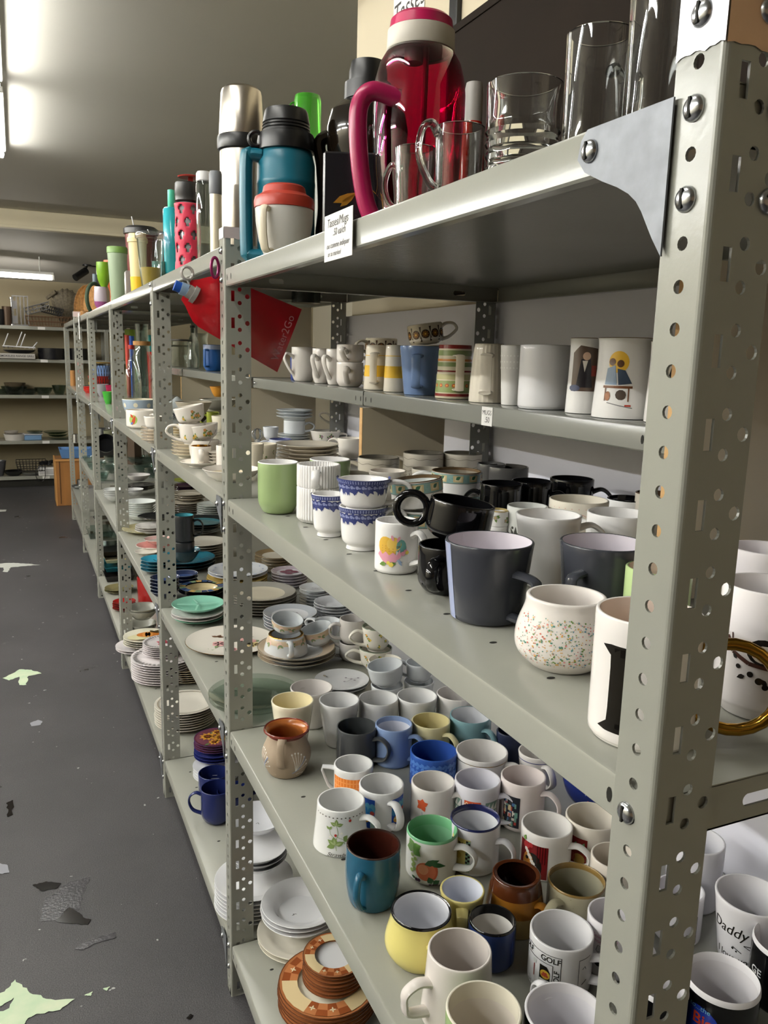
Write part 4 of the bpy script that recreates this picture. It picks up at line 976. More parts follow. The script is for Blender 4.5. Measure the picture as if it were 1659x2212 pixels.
def paris(put,R,h):
    put(text_tris('PARIS',.017,None,0,1.25),C('#7f8fc0',.3),-84,h*.72,0,True); put([rect(-.008+k*.006,h*.30,-.005+k*.006,h*.52) for k in range(4)],C('#a03a46',.3),-95,0)
mug('bowl','navy blue cup lettered PARIS under the middle shelf edge',1290,1660,150,Z,'bowl',C('#27367e'),C('#22306e'),h=.075,deco=paris,cat='cup')
TB=C('#235873',.15); BRD=C('#3d1b14',.12)
t=M('dark teal mug with brown inside and looped front handle, nearest edge',807,1822,118,1972,'barrel',out=TB,inn=BRD,rim=C('#33241f'),hd=-112,hs='ear',seg=56,hk=dict(z0=.10,z1=.66,d=.018,ra=.0045,rb=.0055))
bm=bmesh.new(); f=rfun_of(smoothprof(PR['barrel'],14),.038,.11)
def peach(put,R,h):
    put([circle(.002,h*.36,.0150,20,1.05,1)],C('#cf7352',.25),-104,0,1); put([circle(.013,h*.37,.0105,16,.75,1.3)],C('#c2603f',.25),-104,0,0); put([circle(-.002,h*.40,.0085,14)],C('#de9a76',.25),-104,0,2)
    put([leaf(.0,h*.52,.024,.010,a) for a in (.35,)]+[leaf(.008,h*.56,.026,.008,-.25),leaf(.014,h*.10,.012,.010,.6),leaf(.012,h*.12,.012,.010,2.0),leaf(-.014,h*.16,.008,.004,2.8)],C('#2f5a34',.25),-104,0,3)
    put([circle(-.022+.0042*(k%2)+.001*(k%3),h*(.30+.055*k),.0032,9) for k in range(10)],C('#8ba35a',.25),-104,0,2); put([leaf(-.020,h*.78,.016,.013,a) for a in (-.6,.6,2.2,3.4)],C('#5f8a45',.25),-104,0,3)
    put([circle(-.012+.004*k,h*.15,.003,8) for k in range(2)]+[circle(.010+.005*k,h*.07,.0028,8) for k in range(3)],C('#3a2438',.25),-104,0,4)
M('white mug with peach and grapes print, green inside',934,1789,111,1914,'taper' if False else 'cylb',out=C('#dfe0dc'),inn=C('#7fb58d'),rim=C('#6fae80'),deco=peach,hd=-22,seg=56,hk=dict(z0=.3,z1=.78),rimw=.004)
def check(put,R,h):
    put([rect(-.020,h*.10,.014,h*.78)],C('#d8c97a',.3),-118,0); put([rect(-.019,h*.62,.006,h*.76)],C('#cfc06a',.3),-118,0,1)
    put([rect(.007+.0035*(j%2),h*.10+.0035*j,.0105+.0035*(j%2),h*.10+.0035*(j+1)) for j in range(int(h*.68/.0035))],INKB,-118,0,2); put([rect(.0105-.0035*(j%2),h*.10+.0035*j,.014-.0035*(j%2),h*.10+.0035*(j+1)) for j in range(int(h*.68/.0035))],C('#7fa88c',.3),-118,0,2)
    put(text_tris('CHERRY',.0085,'bold'),INKB,-127,h*.66,3,True); put([circle(-.006,h*.42,.006,12),],C('#c2a94e',.3),-118,0,3); put(line([(-.006,h*.48),(-.002,h*.56)],.001),GR,-118,0,3)
M('white mug with navy rim and green black checkered CHERRY print',1027,1765,109,1894,'cyl',out=C('#dedfe2'),rim=C('#1e2450'),deco=check,hd=-24,seg=56,rimw=.003,hk=dict(z0=.10,z1=.68,d=.026))
def cat_(put,R,h):
    put([rect(-.030,h*.06,.020,h*.78)],C('#6d1518',.25),-112,0); put([rect(.003+k*.004,h*.4,.0045+k*.004,h*.78) for k in range(4)],C('#3a0d10',.25),-112,0,1)
    put([circle(-.004,h*.30,.0155,20,1,1.4)],INKB,-112,0,1); put([circle(-.012,h*.34,.0125,16,.8,1.4)],C('#b5762c',.3),-112,0,2); put([circle(-.014,h*.44,.003,8),circle(-.012,h*.30,.0015,6)],INKB,-112,0,3)
    put([circle(-.016+.0028*k,h*(.62-.055*k)+.001*(k%2),.0032,8) for k in range(9)],C('#e4ded6',.3),-112,0,4); put([circle(-.016,h*.70,.0065,9),circle(-.008,h*.74,.004,9)],C('#a92f33',.3),-112,0,3); put([leaf(-.022,h*.78,.010,.006,1.2)],GR,-112,0,3)
M('white mug with dark red print of a cat in lace and roses',1182,1780,110,1905,'cyl',out=C('#dfdcd8'),deco=cat_,hd=-22,seg=56,hk=dict(z0=.28,z1=.74))
def apple(put,R,h):
    put([rect(-.034,h*.08,.012,h*.74)],C('#7a1d1c',.25),-112,0); put([circle(.0,h*.28,.010,14,1,1)],C('#a8823c',.3),-112,0,1); put([leaf(-.008,h*.5,.012,.007,a) for a in (.4,1.4,2.6)]+[leaf(.004,h*.55,.010,.005,1.2)],C('#5f8a5a',.3),-112,0,2); put([circle(-.014,h*.3,.008)],C('#8f2f22',.3),-112,0,1)
M('cream mug with dark red apple print, right of the cat mug',1280,1762,114,None,'cyl',h=.078,out=C('#dad3c6'),deco=apple,hd=8)
M('cream white mug beside the near post, behind the olive rimmed mug',1330,1848,104,None,'cyl',out=C('#d8d0c4'),h=.078)
YL=C('#d9cd7c',.15)
M('pot bellied yellow mug with black rim and white inside',910,1963,132,2104,'pot',out=YL,inn=C('#dadbe0'),rim=BLACK,hd=-68,hs='d',seg=56,rimw=.0035,hk=dict(z0=.10,z1=.66,d=.016,rb=.0075))
M('small pale yellow mug with white inside, between peach and navy mugs',999,1920,97,None,'taper',h=.062,out=C('#c9bd7b'),inn=C('#d5d8e2'),hd=-88,hs='d',hk=dict(d=.014,rb=.008))
BG1=C('#4a2410',.1); BG2=C('#8a5a1e',.12); BG3=C('#a08a5a',.15)
M('brown glazed mug, dark rim fading to amber and olive base',1116,1886,104,2030,'inv',out=BG2,inn=C('#2c130b'),bands=((0,.38,BG3),(.70,1.0,BG1)),rim=BG1,hd=-35,hk=dict(z0=.3,z1=.62,d=.016))
OL=C('#8c8668',.2)
M('stoneware mug with olive brown rim and speckled grey inside',1246,1899,124,None,'cyl',h=.066,out=C('#a39d84',.2),inn=C('#94907c'),rim=C('#7a6236'),hd=-120,rimw=.003,deco=lambda p,R,h:speck(lambda q,m,a,z,s=0:p(q,m,a,z,s),[C('#6b5a3a',.3)],60,R,h,.1,.9,-1.5,1.5,.0003,.0006,5))
M('navy mug with black rim and white inside, behind the big white mug',1064,1985,103,2104,'cylb',out=C('#20305e'),inn=C('#e0dcd6'),rim=BLACK,rimw=.003)
def golf(put,R,h):
    K=INKB; a=-120
    put([rect(-.026,h*.84,.024,h*.85),rect(.0232,h*.0+.004,.024,h*.85),rect(-.026,h*.66,.014,h*.67),rect(.0132,.01,.014,h*.67)],K,a,0)
    put(text_tris('GOLF',.0105,'bold'),K,a+14,h*.755,1,True); put(text_tris('GOLF',.0105,'bold'),K,a-42,h*.755,1,True)
    tt=text_tris('GOLF',.0095,'bold'); put([[(-y+.019,x+h*.42) for x,y in q] for q in tt],K,a,0,1,True)
    put([[(-.004,h*.22),(.0105,h*.22),(.0105,h*.50),(.006,h*.60),(-.004,h*.60)]],K,a,0,1); put([circle(.004,h*.44,.0062,14,1.1,1)],C('#c9a33a',.3),a,0,2); put([circle(.001+.003*k,h*.42,.0017) for k in range(3)]+[circle(.0025+.003*k,h*.46,.0017) for k in range(2)],C('#a8402c',.3),a,0,3)
    put([rect(-.0035,h*.22,.0100,h*.34)],C('#e6e4e2',.3),a,0,2); put([rect(-.014,h*.28,-.0125,h*.52)],C('#8c2a22',.3),a,0,1); put([circle(-.013,h*.58,.0035,10)],C('#c9cdc9',.3),a,0,1); put(line([(-.024,h*.2),(-.010,h*.10),(.004,h*.08)],.0006),C('#2f5a54',.3),a,0,1)
    put(text_tris('on',.007),K,a-30,h*.12,1,True)
    for b in (20,): put([rect(-.01,h*.1,-.0094,h*.8),rect(-.01,h*.79,.01,h*.8),rect(-.01,h*.1,.01,h*.11)]+line([(-.004,h*.6),(.0,h*.64),(.002,h*.58)],.0008)+line([(-.004,h*.3),(.004,h*.36)],.001),K,b-60,0)
M('white mug with black GOLF lettering and a golf cartoon',1214,2008,136,2160,'cyl',out=C('#e0dfe0'),deco=golf,hd=-14,seg=56,hk=dict(z0=.22,z1=.70,d=.026))
M('big white mug, handle on its left, below the yellow mug',993,2050,138,2250,'tall' if False else 'wide',out=C('#d9d2cc'),inn=C('#cfc8c2'),hd=-148,hs='c',seg=56,hk=dict(z0=.20,z1=.66,d=.032,ra=.005,rb=.008),deco=lambda p,R,h:p([leaf(0,h*.55,.012,.008,1.4)],C('#a9bdd6',.3),-150,0))
M('green and white mug cut by the bottom of the picture',1045,2178,164,None,'cylb',out=C('#8ea672'),inn=C('#d8d0c4'),rim=C('#dcd6c4'),h=.098,seg=56)
M('black mug with white inside at the bottom, left of near post',1222,2186,176,None,'cyl',out=BLACK,inn=C('#dedce0'),rim=C('#e2e0e2'),h=.095,seg=56,hd=118,hm=C('#e2e0e2'))
def comic(put,R,h):
    put(text_tris('Going home',.007),C('#b0608a',.3),-105,h*.76,0,True); put(text_tris('more than',.007),C('#b0608a',.3),-105,h*.68,0,True)
    put(line([(-.006,h*.6),(.006,h*.6),(.008,h*.5),(.002,h*.46),(0,h*.42),(-.003,h*.46),(-.008,h*.5),(-.006,h*.6)],.0005)+[rect(-.005,h*(.5+.03*k),.005,h*(.507+.03*k)) for k in range(3)],INKB,-108,0); put([circle(-.004,h*.3,.006),circle(.006,h*.2,.008,12,1,1.3)],INKB,-108,0)
M('white comic mug with small pink lettering, half behind near post',1325,1972,108,None,'cyl',h=.078,out=C('#dddadd'),deco=comic,hd=-30)
# right of the near post
M('tall white mug right of the near post, farthest back',1506,1812,116,None,'cyl',out=C('#d8d7dc'),h=.10)
def cartoon(put,R,h):
    put(line([(-.012,h*.1),(-.012,h*.62),(.012,h*.66),(.012,h*.1),(-.012,h*.1)],.0007),INKB,-60,0); put(line([(-.006,h*.2),(-.002,h*.3),(.002,h*.24),(.006,h*.34)],.001)+line([(.0,h*.14),(.006,h*.18)],.001),INKB,-60,0)
M('white mug with a framed line cartoon, right of near post',1470,1918,100,2045,'cyl',out=C('#dddbe0'),deco=cartoon)
def daddy(put,R,h):
    put(text_tris('Daddy',.022,None,.25),INKB,-124,h*.60,0,True); put(text_tris('I love you',.016,None,.15),INKB,-112,h*.16,0,True)
    put(line([(.004,h*.44),(.022,h*.46),(.022,h*.34)],.0012)+line([(.004,h*.44),(.02,h*.36)],.0010)+line([(-.012,h*.36),(.002,h*.30)],.0012),INKB,-98,0); put([[(.014,h*.40),(.019,h*.40),(.0165,h*.44)],circle(-.012,h*.33,.0018),circle(-.006,h*.30,.0014)],INKB,-98,0)
M('white mug handwritten Daddy I love you, right of near post',1624,1932,148,2098,'taper',out=C('#dedcdf'),deco=daddy,seg=56)
def biglove(put,R,h):
    put([circle(-.004,h*.42,.026,24,1,1.1)],C('#2038a0',.2),-112,0); put(text_tris('to...the',.009,None,.1),C('#6fb0c0',.3),-118,h*.74,2,True); put(text_tris('Big',.020,'bold'),C('#c9452f',.25),-112,h*.56,2,True); put(text_tris('LOVE',.030,'bold'),C('#dfe4ee',.3),-100,h*.28,2,True)
M('black mug lettered Big in red on blue, white rim',1561,2110,156,2290,'cyl',out=BLACK,inn=C('#d9d6d8'),rim=C('#e2e0e2'),deco=biglove,hd=165,hm=C('#e2e0e2'),seg=56,rimw=.007,hk=dict(d=.02))
M('black mug with white lettering at the right edge',1702,2032,140,2200,'cyl',out=BLACK,inn=C('#d9d6d8'),rim=C('#e2e0e2'),deco=lambda p,R,h:p(text_tris('GE',.014,'bold'),C('#dfdfe0',.3),-138,h*.55,0,True),rimw=.006)
M('white rimmed dark mug half hidden behind the near post, lower down',1432,2125,110,None,'cyl',out=BLACK,inn=C('#d9d6d8'),rim=C('#e2e0e2'),h=.075,rimw=.006)
# ================================================================ plates, bowls and cups in the second and third bay
def line_ring(r,w,n=48): return [[(r*math.cos(2*PI*k/n),r*math.sin(2*PI*k/n)),((r+w)*math.cos(2*PI*k/n),(r+w)*math.sin(2*PI*k/n)),((r+w)*math.cos(2*PI*(k+1)/n),(r+w)*math.sin(2*PI*(k+1)/n)),(r*math.cos(2*PI*(k+1)/n),r*math.sin(2*PI*(k+1)/n))] for k in range(n)]
PW_=C('#e3e3e4'); PC=C('#dcd5c2'); GE=C('#8d8370',.2); BWN=C('#8a5430',.2)
W2='by the second post'
# bottom shelf of the mug bay and of the plate bay (z = ZB)
BZ=ZB
RB1=C('#8c4a26',.2); RB2=C('#b9774a',.2); RB3=C('#dcc79a',.2)
def brick(put,R,hp,r0=.62,r1=.93):
    n=24
    for k in range(n):
        c=(RB1,RB2,RB3)[(k*7//3)%3]
        for j,(a,b) in enumerate(((r0,(r0+r1)/2),((r0+r1)/2,r1))):
            c=(RB1,RB2) [(k+j)%2] if (k//4)%2==0 else RB3
            t0,t1=2*PI*k/n,2*PI*(k+1)/n
            put([[(R*a*math.cos(t0),R*a*math.sin(t0)),(R*b*math.cos(t0),R*b*math.sin(t0)),(R*b*math.cos(t1),R*b*math.sin(t1)),(R*a*math.cos(t1),R*a*math.sin(t1))]],c,hp*.98)
    for k in range(0,n,2):
        if (k//4)%2==0:
            t=2*PI*(k+.5)/n; m=R*(r0+r1)/2; put([leaf(m*math.cos(t),m*math.sin(t),R*.07,R*.03,t+a) for a in (0,PI/2,PI,-PI/2)],CREAM,hp*.98,2)
big=stack('plate','brown checked dinner plate','under mug shelf',708,2118,214,BZ,6,.008,[C('#ddd6ca'),RB2,C('#6b3f26'),C('#e2dccb')],hp=.016,deco=brick,group='large brown checked plates on the bottom shelf')
stack('plate','small brown checked plate','under mug shelf',722,2060,136,big[-1].location.z+.006,7,.008,[C('#ddd6ca'),RB2,C('#6b3f26'),PW_],hp=.014,deco=brick,group='small brown checked plates on the bottom shelf')
stack('bowl','wide rimmed white soup bowl','behind brown checked plates',650,1946,172,BZ+.040,3,.011,[PW_],'rimbowl',hp=.034,well=.6,cat='bowl',deco=lambda put,R,hp:put(line([(-.02,-R*.42),(-.015,-R*.40),(-.018,-R*.37),(-.010,-R*.38)],.0012),INKB,hp*.8))
stack('plate','large cream serving plate','under the white soup bowls',650,2006,186,BZ,2,.012,[C('#e6e1d2')],hp=.022)
SC=lambda r,a: r
stack('plate','white scalloped dinner plate','on bottom shelf behind second post',548,1893,168,BZ,7,.010,[PW_],hp=.020,group='white dinner plates on the bottom shelf')
stack('bowl','white shallow bowl','on the white dinner plates',556,1825,128,BZ+.092,3,.012,[PW_],'bowl',hp=.03,cat='bowl',group='white shallow bowls on the bottom shelf')
stack('bowl','white bowl with tiny mark','on top behind second post',556,1762,122,BZ+.150,1,.01,[C('#d9dade')],'bowl',hp=.034,cat='bowl',deco=lambda put,R,hp:put(line([(-.004,0),(.002,.004),(.004,-.003)],.001),INKB,.012))
FB=C('#2a3170',.15)
def bigflower(put,R,hp):
    put([circle(0,0,R*.9,40)],C('#6b3a4a',.3),hp*.99); rn=random.Random(6)
    for cx,cy,s in ((-.35,.1,.42),(.3,-.05,.5),(-.05,-.5,.3),(.1,.5,.3)):
        put([leaf(R*cx,R*cy,R*s,R*s*.45,t*2*PI/9) for t in range(9)],C('#d99a3c',.3),hp*.99,2); put([circle(R*cx,R*cy,R*s*.28,10)],C('#7a3b22',.3),hp*.99,4)
    put([leaf(R*rn.uniform(-.6,.6),R*rn.uniform(-.6,.6),R*.3,R*.14,rn.uniform(0,6)) for _ in range(9)],C('#5a7a4a',.3),hp*.99,1)
s1=stack('plate','white saucer under the blue ones','left of second post',468,1650,100,BZ,4,.010,[PW_],hp=.012)
s2=stack('plate','deep blue small plate','left of second post',466,1616,92,BZ+.042,3,.009,[FB],hp=.012)
stack('plate','purple rimmed plate with big orange flowers','left of second post',465,1592,90,BZ+.070,4,.008,[C('#c7b7c4'),C('#6b3a4a'),C('#4a2f66'),C('#6b3a4a')],hp=.012,deco=bigflower)
CB=C('#1d2658',.1)
lo=mug('mug','deep cobalt blue mug in front, on the bottom shelf',468,1700,68,BZ,'round',CB,yb=1783,hd=168)
mug('mug','deep cobalt blue mug behind another cobalt mug',462,1668,66,BZ,'round',CB,h=.075)
mug('mug','cobalt blue mug seen behind the second post, bottom shelf',508,1706,78,BZ,'round',CB,h=.07,hd=5)
BEI=C('#ddd8cc')
def rings(put,R,hp): put(line_ring(R*.72,R*.02),GE,hp*.75); 
stack('plate','beige plate with grey line','by third post, bottom shelf',400,1516,130,BZ,8,.009,[C('#b9b3a6'),BEI,BEI,BEI],hp=.018,deco=lambda put,R,hp:put(line_ring(R*.88,R*.03),GE,hp*1.0),group='beige line edged plates on the bottom shelf')  # body colour darkened to paint the shade between stacked rims
TN=C('#8f7a58',.2)
stack('plate','tan brown rimmed plate','right of third post, bottom shelf',406,1435,92,BZ,6,.009,[TN,TN,CREAM,C('#a89a84')],hp=.016)
CKW=C('#e2dcdc')
def gtick(put,R,hp):
    for k in range(40):
        t=2*PI*k/40; put([[(R*.80*math.cos(t-.04),R*.80*math.sin(t-.04)),(R*.93*math.cos(t-.04),R*.93*math.sin(t-.04)),(R*.93*math.cos(t+.04),R*.93*math.sin(t+.04)),(R*.80*math.cos(t+.04),R*.80*math.sin(t+.04))]],C('#7d7a78',.3),hp*.99)
b=stack('plate','white plate with grey dashes','left of third post',352,1415,134,BZ,9,.010,[CKW],hp=.016,deco=gtick,group='white grey dashed plates, bottom shelf of third bay')
stack('plate','small grey dashed plate','on the larger dashed plates',352,1385,86,BZ+.088,6,.008,[CKW],hp=.014,deco=lambda put,R,hp:(gtick(put,R,hp),put([leaf(0,0,R*.4,R*.2,t) for t in (0,1.2,2.6,4)],C('#c24a5a',.3),.008)),group='small dashed plates, bottom shelf of third bay')
def pump(put,R,hp):
    put([circle(-R*.30,-R*.2,R*.42,20,1.2,.9)],C('#cfc9a0',.3),hp*.9); put([circle(R*.15,.1*R,R*.45,20,1.2,.8)],C('#c9772f',.3),hp*.9,2); put([circle(R*(.0+.12*k),.1*R,R*.36,16,.35,1) for k in range(3)],C('#d99248',.3),hp*.9,4); put([leaf(R*.4,R*.3,R*.4,R*.2,t) for t in (0,1,2)],C('#5a4a2a',.3),hp*.9,5)
stack('plate','white plate under the pumpkin plates','left of fourth post foot',298,1392,92,BZ,2,.010,[CKW],hp=.014)
stack('plate','cream plate painted with a pumpkin','in the third bay',314,1372,92,BZ+.028,4,.009,[C('#5f564c'),C('#e0dcc8'),C('#e0dcc8'),C('#e0dcc8')],hp=.014,deco=pump)
GRB=C('#a2a298',.2)
stack('bowl','pale grey green bowl','right of fourth post',306,1345,62,BZ,2,.014,[GRB],'bowl',hp=.05,cat='bowl')
stack('bowl','upper pale grey green bowl','right of fourth post',308,1310,66,BZ+.09,2,.012,[GRB],'bowl',hp=.045,cat='bowl')
RDP=C('#8a1c1a',.12)
stack('plate','dark red dessert plate','by fourth post',268,1298,48,BZ,4,.011,[RDP],hp=.014)
p=on(2,BZ,312,1305); t=item('canister','tall dark red round canister on the bottom shelf of third bay','canister',p.x+.06,p.y+.02,BZ)
part('body',[(0,0),(.085,0),(.09,.005),(.092,.14),(.088,.148),(.084,.14),(.082,.01),(0,.01)],RDP,t)
stack('plate','olive green oval looking plate','left of fourth post, bottom shelf',257,1268,60,BZ,2,.012,[C('#77704e')],hp=.016)
# middle-low shelf (z = ZL) of the plate bay
TQ=C('#84bfa8',.15); LZ=ZL
def divided(put,R,hp):
    put(line([(-R*.1,-R*.75),(.0,0),(R*.7,.1*R)],R*.07)+line([(0,0),(-R*.2,R*.75)],R*.07)+line([(-R*.8,.1*R),(R*.0,-R*.02)],R*.07),C('#9ad2bb',.15),hp*.75)
stack('plate','turquoise plate under the white ones','near the third post',430,1330,106,LZ,1,.01,[TQ],hp=.012)
stack('plate','white plate under turquoise divided plate','near the third post',428,1318,112,LZ+.012,2,.010,[C('#dedad6')],hp=.014)
stack('plate','turquoise divided plate with three compartments','near the third post',428,1302,112,LZ+.034,1,.01,[TQ],hp=.018,kind='coupe',deco=divided)
FL1,FL2,FL3=C('#d8a3a0',.3),C('#d9c28a',.3),C('#7f9068',.3)
def roses(put,R,hp):
    rn=random.Random(8)
    for cx,cy,s in ((-.25,-.1,.15),(.35,0,.2),(.5,-.25,.16),(-.5,-.55,.09),(.05,-.5,.1),(.3,.3,.12)):
        put([circle(R*cx+R*s*.6*math.cos(t),R*cy+R*s*.6*math.sin(t),R*s*.55,8) for t in (0,1.25,2.5,3.8,5)],(FL1,FL2)[rn.random()>.6],.0065,1); put([leaf(R*cx,R*cy,R*s*2,R*s*.7,rn.uniform(0,6.28)) for _ in range(3)],FL3,.0065)
    put([leaf(-R*.3,R*.35,R*.16,R*.1,t) for t in (0,1,2.5)],C('#6b4a34',.3),.0065)
stack('plate','large gold edged platter painted with roses','crossing the second post',498,1381,192,LZ,1,.01,[C('#e2dcd0'),C('#e2dcd0'),GOLD],kind='coupe',hp=.014,deco=roses)
GLS=thin('#eef4f0'); 
stack('plate','clear glass plate','on the shelf edge by second post',550,1492,196,LZ,2,.012,[GLS],kind='coupe',hp=.020,seg=48)
stack('plate','grey rimmed cream plate','right of second post',566,1276,148,LZ,6,.009,[C('#cdc9bf'),C('#9b9890'),C('#7f7b72'),C('#cfc7b2')],hp=.016,group='grey rimmed cream plates')
def sprig(put,R,hp): put(line([(-R*.2,-R*.2),(0,R*.05),(R*.25,R*.2)],R*.015)+line([(0,R*.05),(-R*.2,R*.2)],R*.015),C('#6f6a72',.3),.0075); put([circle(R*x,R*y,R*.05,6) for x,y in ((.25,.2),(-.2,.2),(-.25,-.15),(0,.1),(.12,-.02))],C('#7d7480',.3),.0075)
stack('plate','white plate with a grey flower sprig','behind the stacked teacups',627,1321,116,LZ,5,.009,[C('#cfd0d2'),C('#aeb2b8')],hp=.016,deco=sprig)
stack('plate','brown edged cream plate','under mug shelf edge',597,1195,92,LZ,5,.012,[C('#c9c0ac'),TN,TN,C('#cfc9b8')],hp=.016,group='brown edged cream plates')
stack('plate','white oval plate with blue sprigs','partly behind second post',514,1228,128,LZ+.034,2,.010,[C('#dcdfe4')],hp=.016,deco=lambda put,R,hp:put([leaf(R*.8*math.cos(t)*1,R*.8*math.sin(t),R*.10,R*.06,t+1) for t in [k*PI/7 for k in range(14)]],C('#6f84b5',.3),hp*.8))
stack('plate','yellow plate under white sprig plate','partly behind second post',512,1243,130,LZ,4,.009,[C('#cdb26a')],hp=.014)
def redfl(put,R,hp): put([circle(R*.3*math.cos(t),R*.3*math.sin(t)+R*.1,R*.22,8) for t in (0,1.6,3.1,4.6)],C('#7d4a5c',.3),.0075)
stack('plate','white plate with dark red flower','under mug shelf edge',625,1232,78,LZ,5,.010,[C('#cfccd0'),C('#b8aab2')],hp=.014,deco=redfl)
stack('plate','pale grey saucer with sprig','under mug shelf edge',682,1268,72,LZ,6,.010,[C('#c9cccd')],hp=.014,deco=sprig)
stack('bowl','pale grey rimmed bowl','under mug shelf edge',722,1298,88,LZ,5,.009,[C('#c6c8ca')],'rimbowl',hp=.022,cat='bowl')
PB=C('#d4c0a6',.3)
def rosecup(put,R,h):
    put([rect(-R*2.5,h*.62,R*2.5,h*.97)],C('#c9b296',.3),-90,0); rn=random.Random(5)
    for x in (-.045,-.015,.012,.045):
        put([circle(x+.004*math.cos(t),h*.66+.004*math.sin(t),.0034,7) for t in (0,1.3,2.6,3.9,5.2)],C('#dcb9ac',.3),-90,0,1); put([leaf(x,h*.7,.012,.005,rn.uniform(0,6)) for _ in range(3)],FL3,-90,0,2)
pl=stack('plate','pale peach patterned plate','under two tilted teacups',641,1394,168,LZ,3,.010,[C('#cfd0d0'),PB,GE],kind='plate',hp=.024,group='pale peach patterned plates')
zz=LZ+.030
lo=mug('teacup','white teacup with peach roses standing on the patterned plates',618,1368,76,zz,'inv',C('#cdd0d2'),h=.050,deco=rosecup,hd=-80,hs='ear',rim=GOLD,cat='cup')
mug('teacup','white teacup with peach roses lying tilted on another cup',628,1342,70,lo['_top']+.003,'cup',C('#c4c8ca'),h=.034,deco=rosecup,cat='cup',tilt=(14,-60),on_=lo)
mug('teacup','white teacup with peach roses tilted beside the upright cup',692,1358,68,zz+.006,'cup',C('#c4c8ca'),h=.045,deco=rosecup,cat='cup',tilt=(16,200))
t=mug('gravy_boat','white gravy boat behind the tilted rose teacups',707,1340,58,zz+.004,'cup',C('#c9ccce'),h=.045,cat='gravy boat',hd=150,hs='ear')
lo=mug('teacup','lower plain white cup of the pair right of gravy boat',762,1385,58,LZ,'round',C('#cbc7c2'),h=.050,cat='cup',hd=180)
mug('teacup','upper plain white cup of the pair right of gravy boat',762,1335,58,lo['_top']-.002,'round',C('#c4c0bb'),cat='cup',hd=-165,on_=lo)
yel=flor([C('#d9c05a',.3),C('#c98a4a',.3)],8,3,.25,.8)
lo=mug('teacup','lower yellow fruit patterned cup left of leaning white cup',812,1398,72,LZ,'cup',C('#dcd8cc'),h=.055,cat='cup',hd=180,deco=yel,rim=C('#6f7a66'))
mug('teacup','upper yellow fruit patterned cup under mug shelf edge',808,1352,62,lo['_top']-.006,'cup',C('#dcd8cc'),cat='cup',hd=190,deco=yel,on_=lo,rim=C('#6f7a66'))
mug('teacup','floral cup behind the leaning pale grey cup',832,1425,74,LZ,'cup',C('#dcd8cc'),h=.050,cat='cup',deco=yel)
lo=mug('teacup','lower pale grey cup under the leaning pale grey cup',836,1478,70,LZ,'cup',C('#cfd2d4'),h=.045,cat='cup')
mug('teacup','pale grey cup leaning on its twin, behind the white mugs',834,1440,78,lo['_top']-.002,'cup',C('#c9cdd0'),h=.048,cat='cup',tilt=(8,200),on_=lo)
lo=mug('teacup','pale grey cup pair right of the leaning cup, lower',905,1470,66,LZ,'cup',C('#cfd2d4'),h=.045,cat='cup')
mug('teacup','pale grey cup upside down on its twin under shelf edge',905,1430,60,lo['_top'],'cup',C('#c9cdd0'),cat='cup',on_=lo,hd=170,hs='ear')
stack('plate','white saucer with grey leaf sprig','behind the white mugs',739,1466,118,LZ,2,.008,[C('#c9cacb')],kind='plate',hp=.014,deco=lambda put,R,hp:(sprig(lambda q,m,z,s=0:put([[(x+R*.35,y) for x,y in pp] for pp in q],m,hp*.8,s),R,hp),put([leaf(-R*.6,R*.3,R*.2,R*.1,2)],GE,hp*.8)))
# third bay, middle-low shelf
SQ=[C('#3f5a86',.15),C('#c9a660',.15),C('#7f9a7a',.15),C('#33456e',.15)]
def mosaic(put,R,hp):
    for k in range(20):
        t0,t1=2*PI*k/20,2*PI*(k+.9)/20; put([[(R*.70*math.cos(t0),R*.70*math.sin(t0)),(R*.97*math.cos(t0),R*.97*math.sin(t0)),(R*.97*math.cos(t1),R*.97*math.sin(t1)),(R*.70*math.cos(t1),R*.70*math.sin(t1))]],SQ[k%4],hp)
stack('bowl','dark bowl with coloured tile rim','left of second post',436,1266,98,LZ,2,.012,[C('#191a20'),C('#191a20'),C('#191a20'),C('#d4c49a')],'rimbowl',hp=.026,cat='bowl',deco=mosaic)
NB=C('#262f4c',.12)
stack('bowl','dark blue bowl','behind the third post',356,1246,62,LZ,5,.011,[NB,NB,C('#8a8f9a'),C('#33456e')],'bowl',hp=.024,cat='bowl',group='dark blue bowls stacked behind the third post')
stack('bowl','dark blue bowl','between posts, left of tile bowl',398,1238,58,LZ,3,.012,[NB,NB,C('#8a8f9a'),C('#33456e')],'bowl',hp=.024,cat='bowl')
TL=C('#2f86a0',.1); TLD=C('#14343f',.1)
stack('plate','teal blue plate with dark underside','behind the third post',338,1206,68,LZ,4,.012,[TLD,TL,C('#7fa0a8'),TL],hp=.016,group='teal plates behind the third post')
st=stack('plate','large teal plate','under the dark bowl and cups',398,1202,132,LZ,3,.012,[TLD,C('#1f5f72'),TLD,C('#1f5f72')],hp=.018)
bb=stack('bowl','dark teal bowl','under the black mugs',398,1186,70,LZ+.050,1,.01,[TLD,TL,TLD,TL],'bowl',hp=.045,cat='bowl')
BT=C('#26282a',.2)
lo=mug('mug','black mug standing in the dark teal bowl',396,1158,46,bb[0].location.z+.012,'cyl',BT,BT,xy=tuple(bb[0].location.xy),R=.5*pxw(44,bb[0].location.x,bb[0].location.y,LZ+.1),h=.062,cat='mug')
mug('mug','black mug with turquoise inside on top of another mug',393,1112,44,lo['_top']+.001,'cyl',BT,C('#4f9aa6'),on_=lo,hd=-10)
stack('plate','white plate under teal plates','left of third post',318,1190,52,LZ,1,.01,[C('#d6d0c4')],hp=.014)
stack('plate','pink plate with white edge','left of third post',333,1176,76,LZ,1,.01,[C('#d9cfc8'),C('#c98d86'),C('#e3ddd6'),C('#c98d86')],hp=.018)
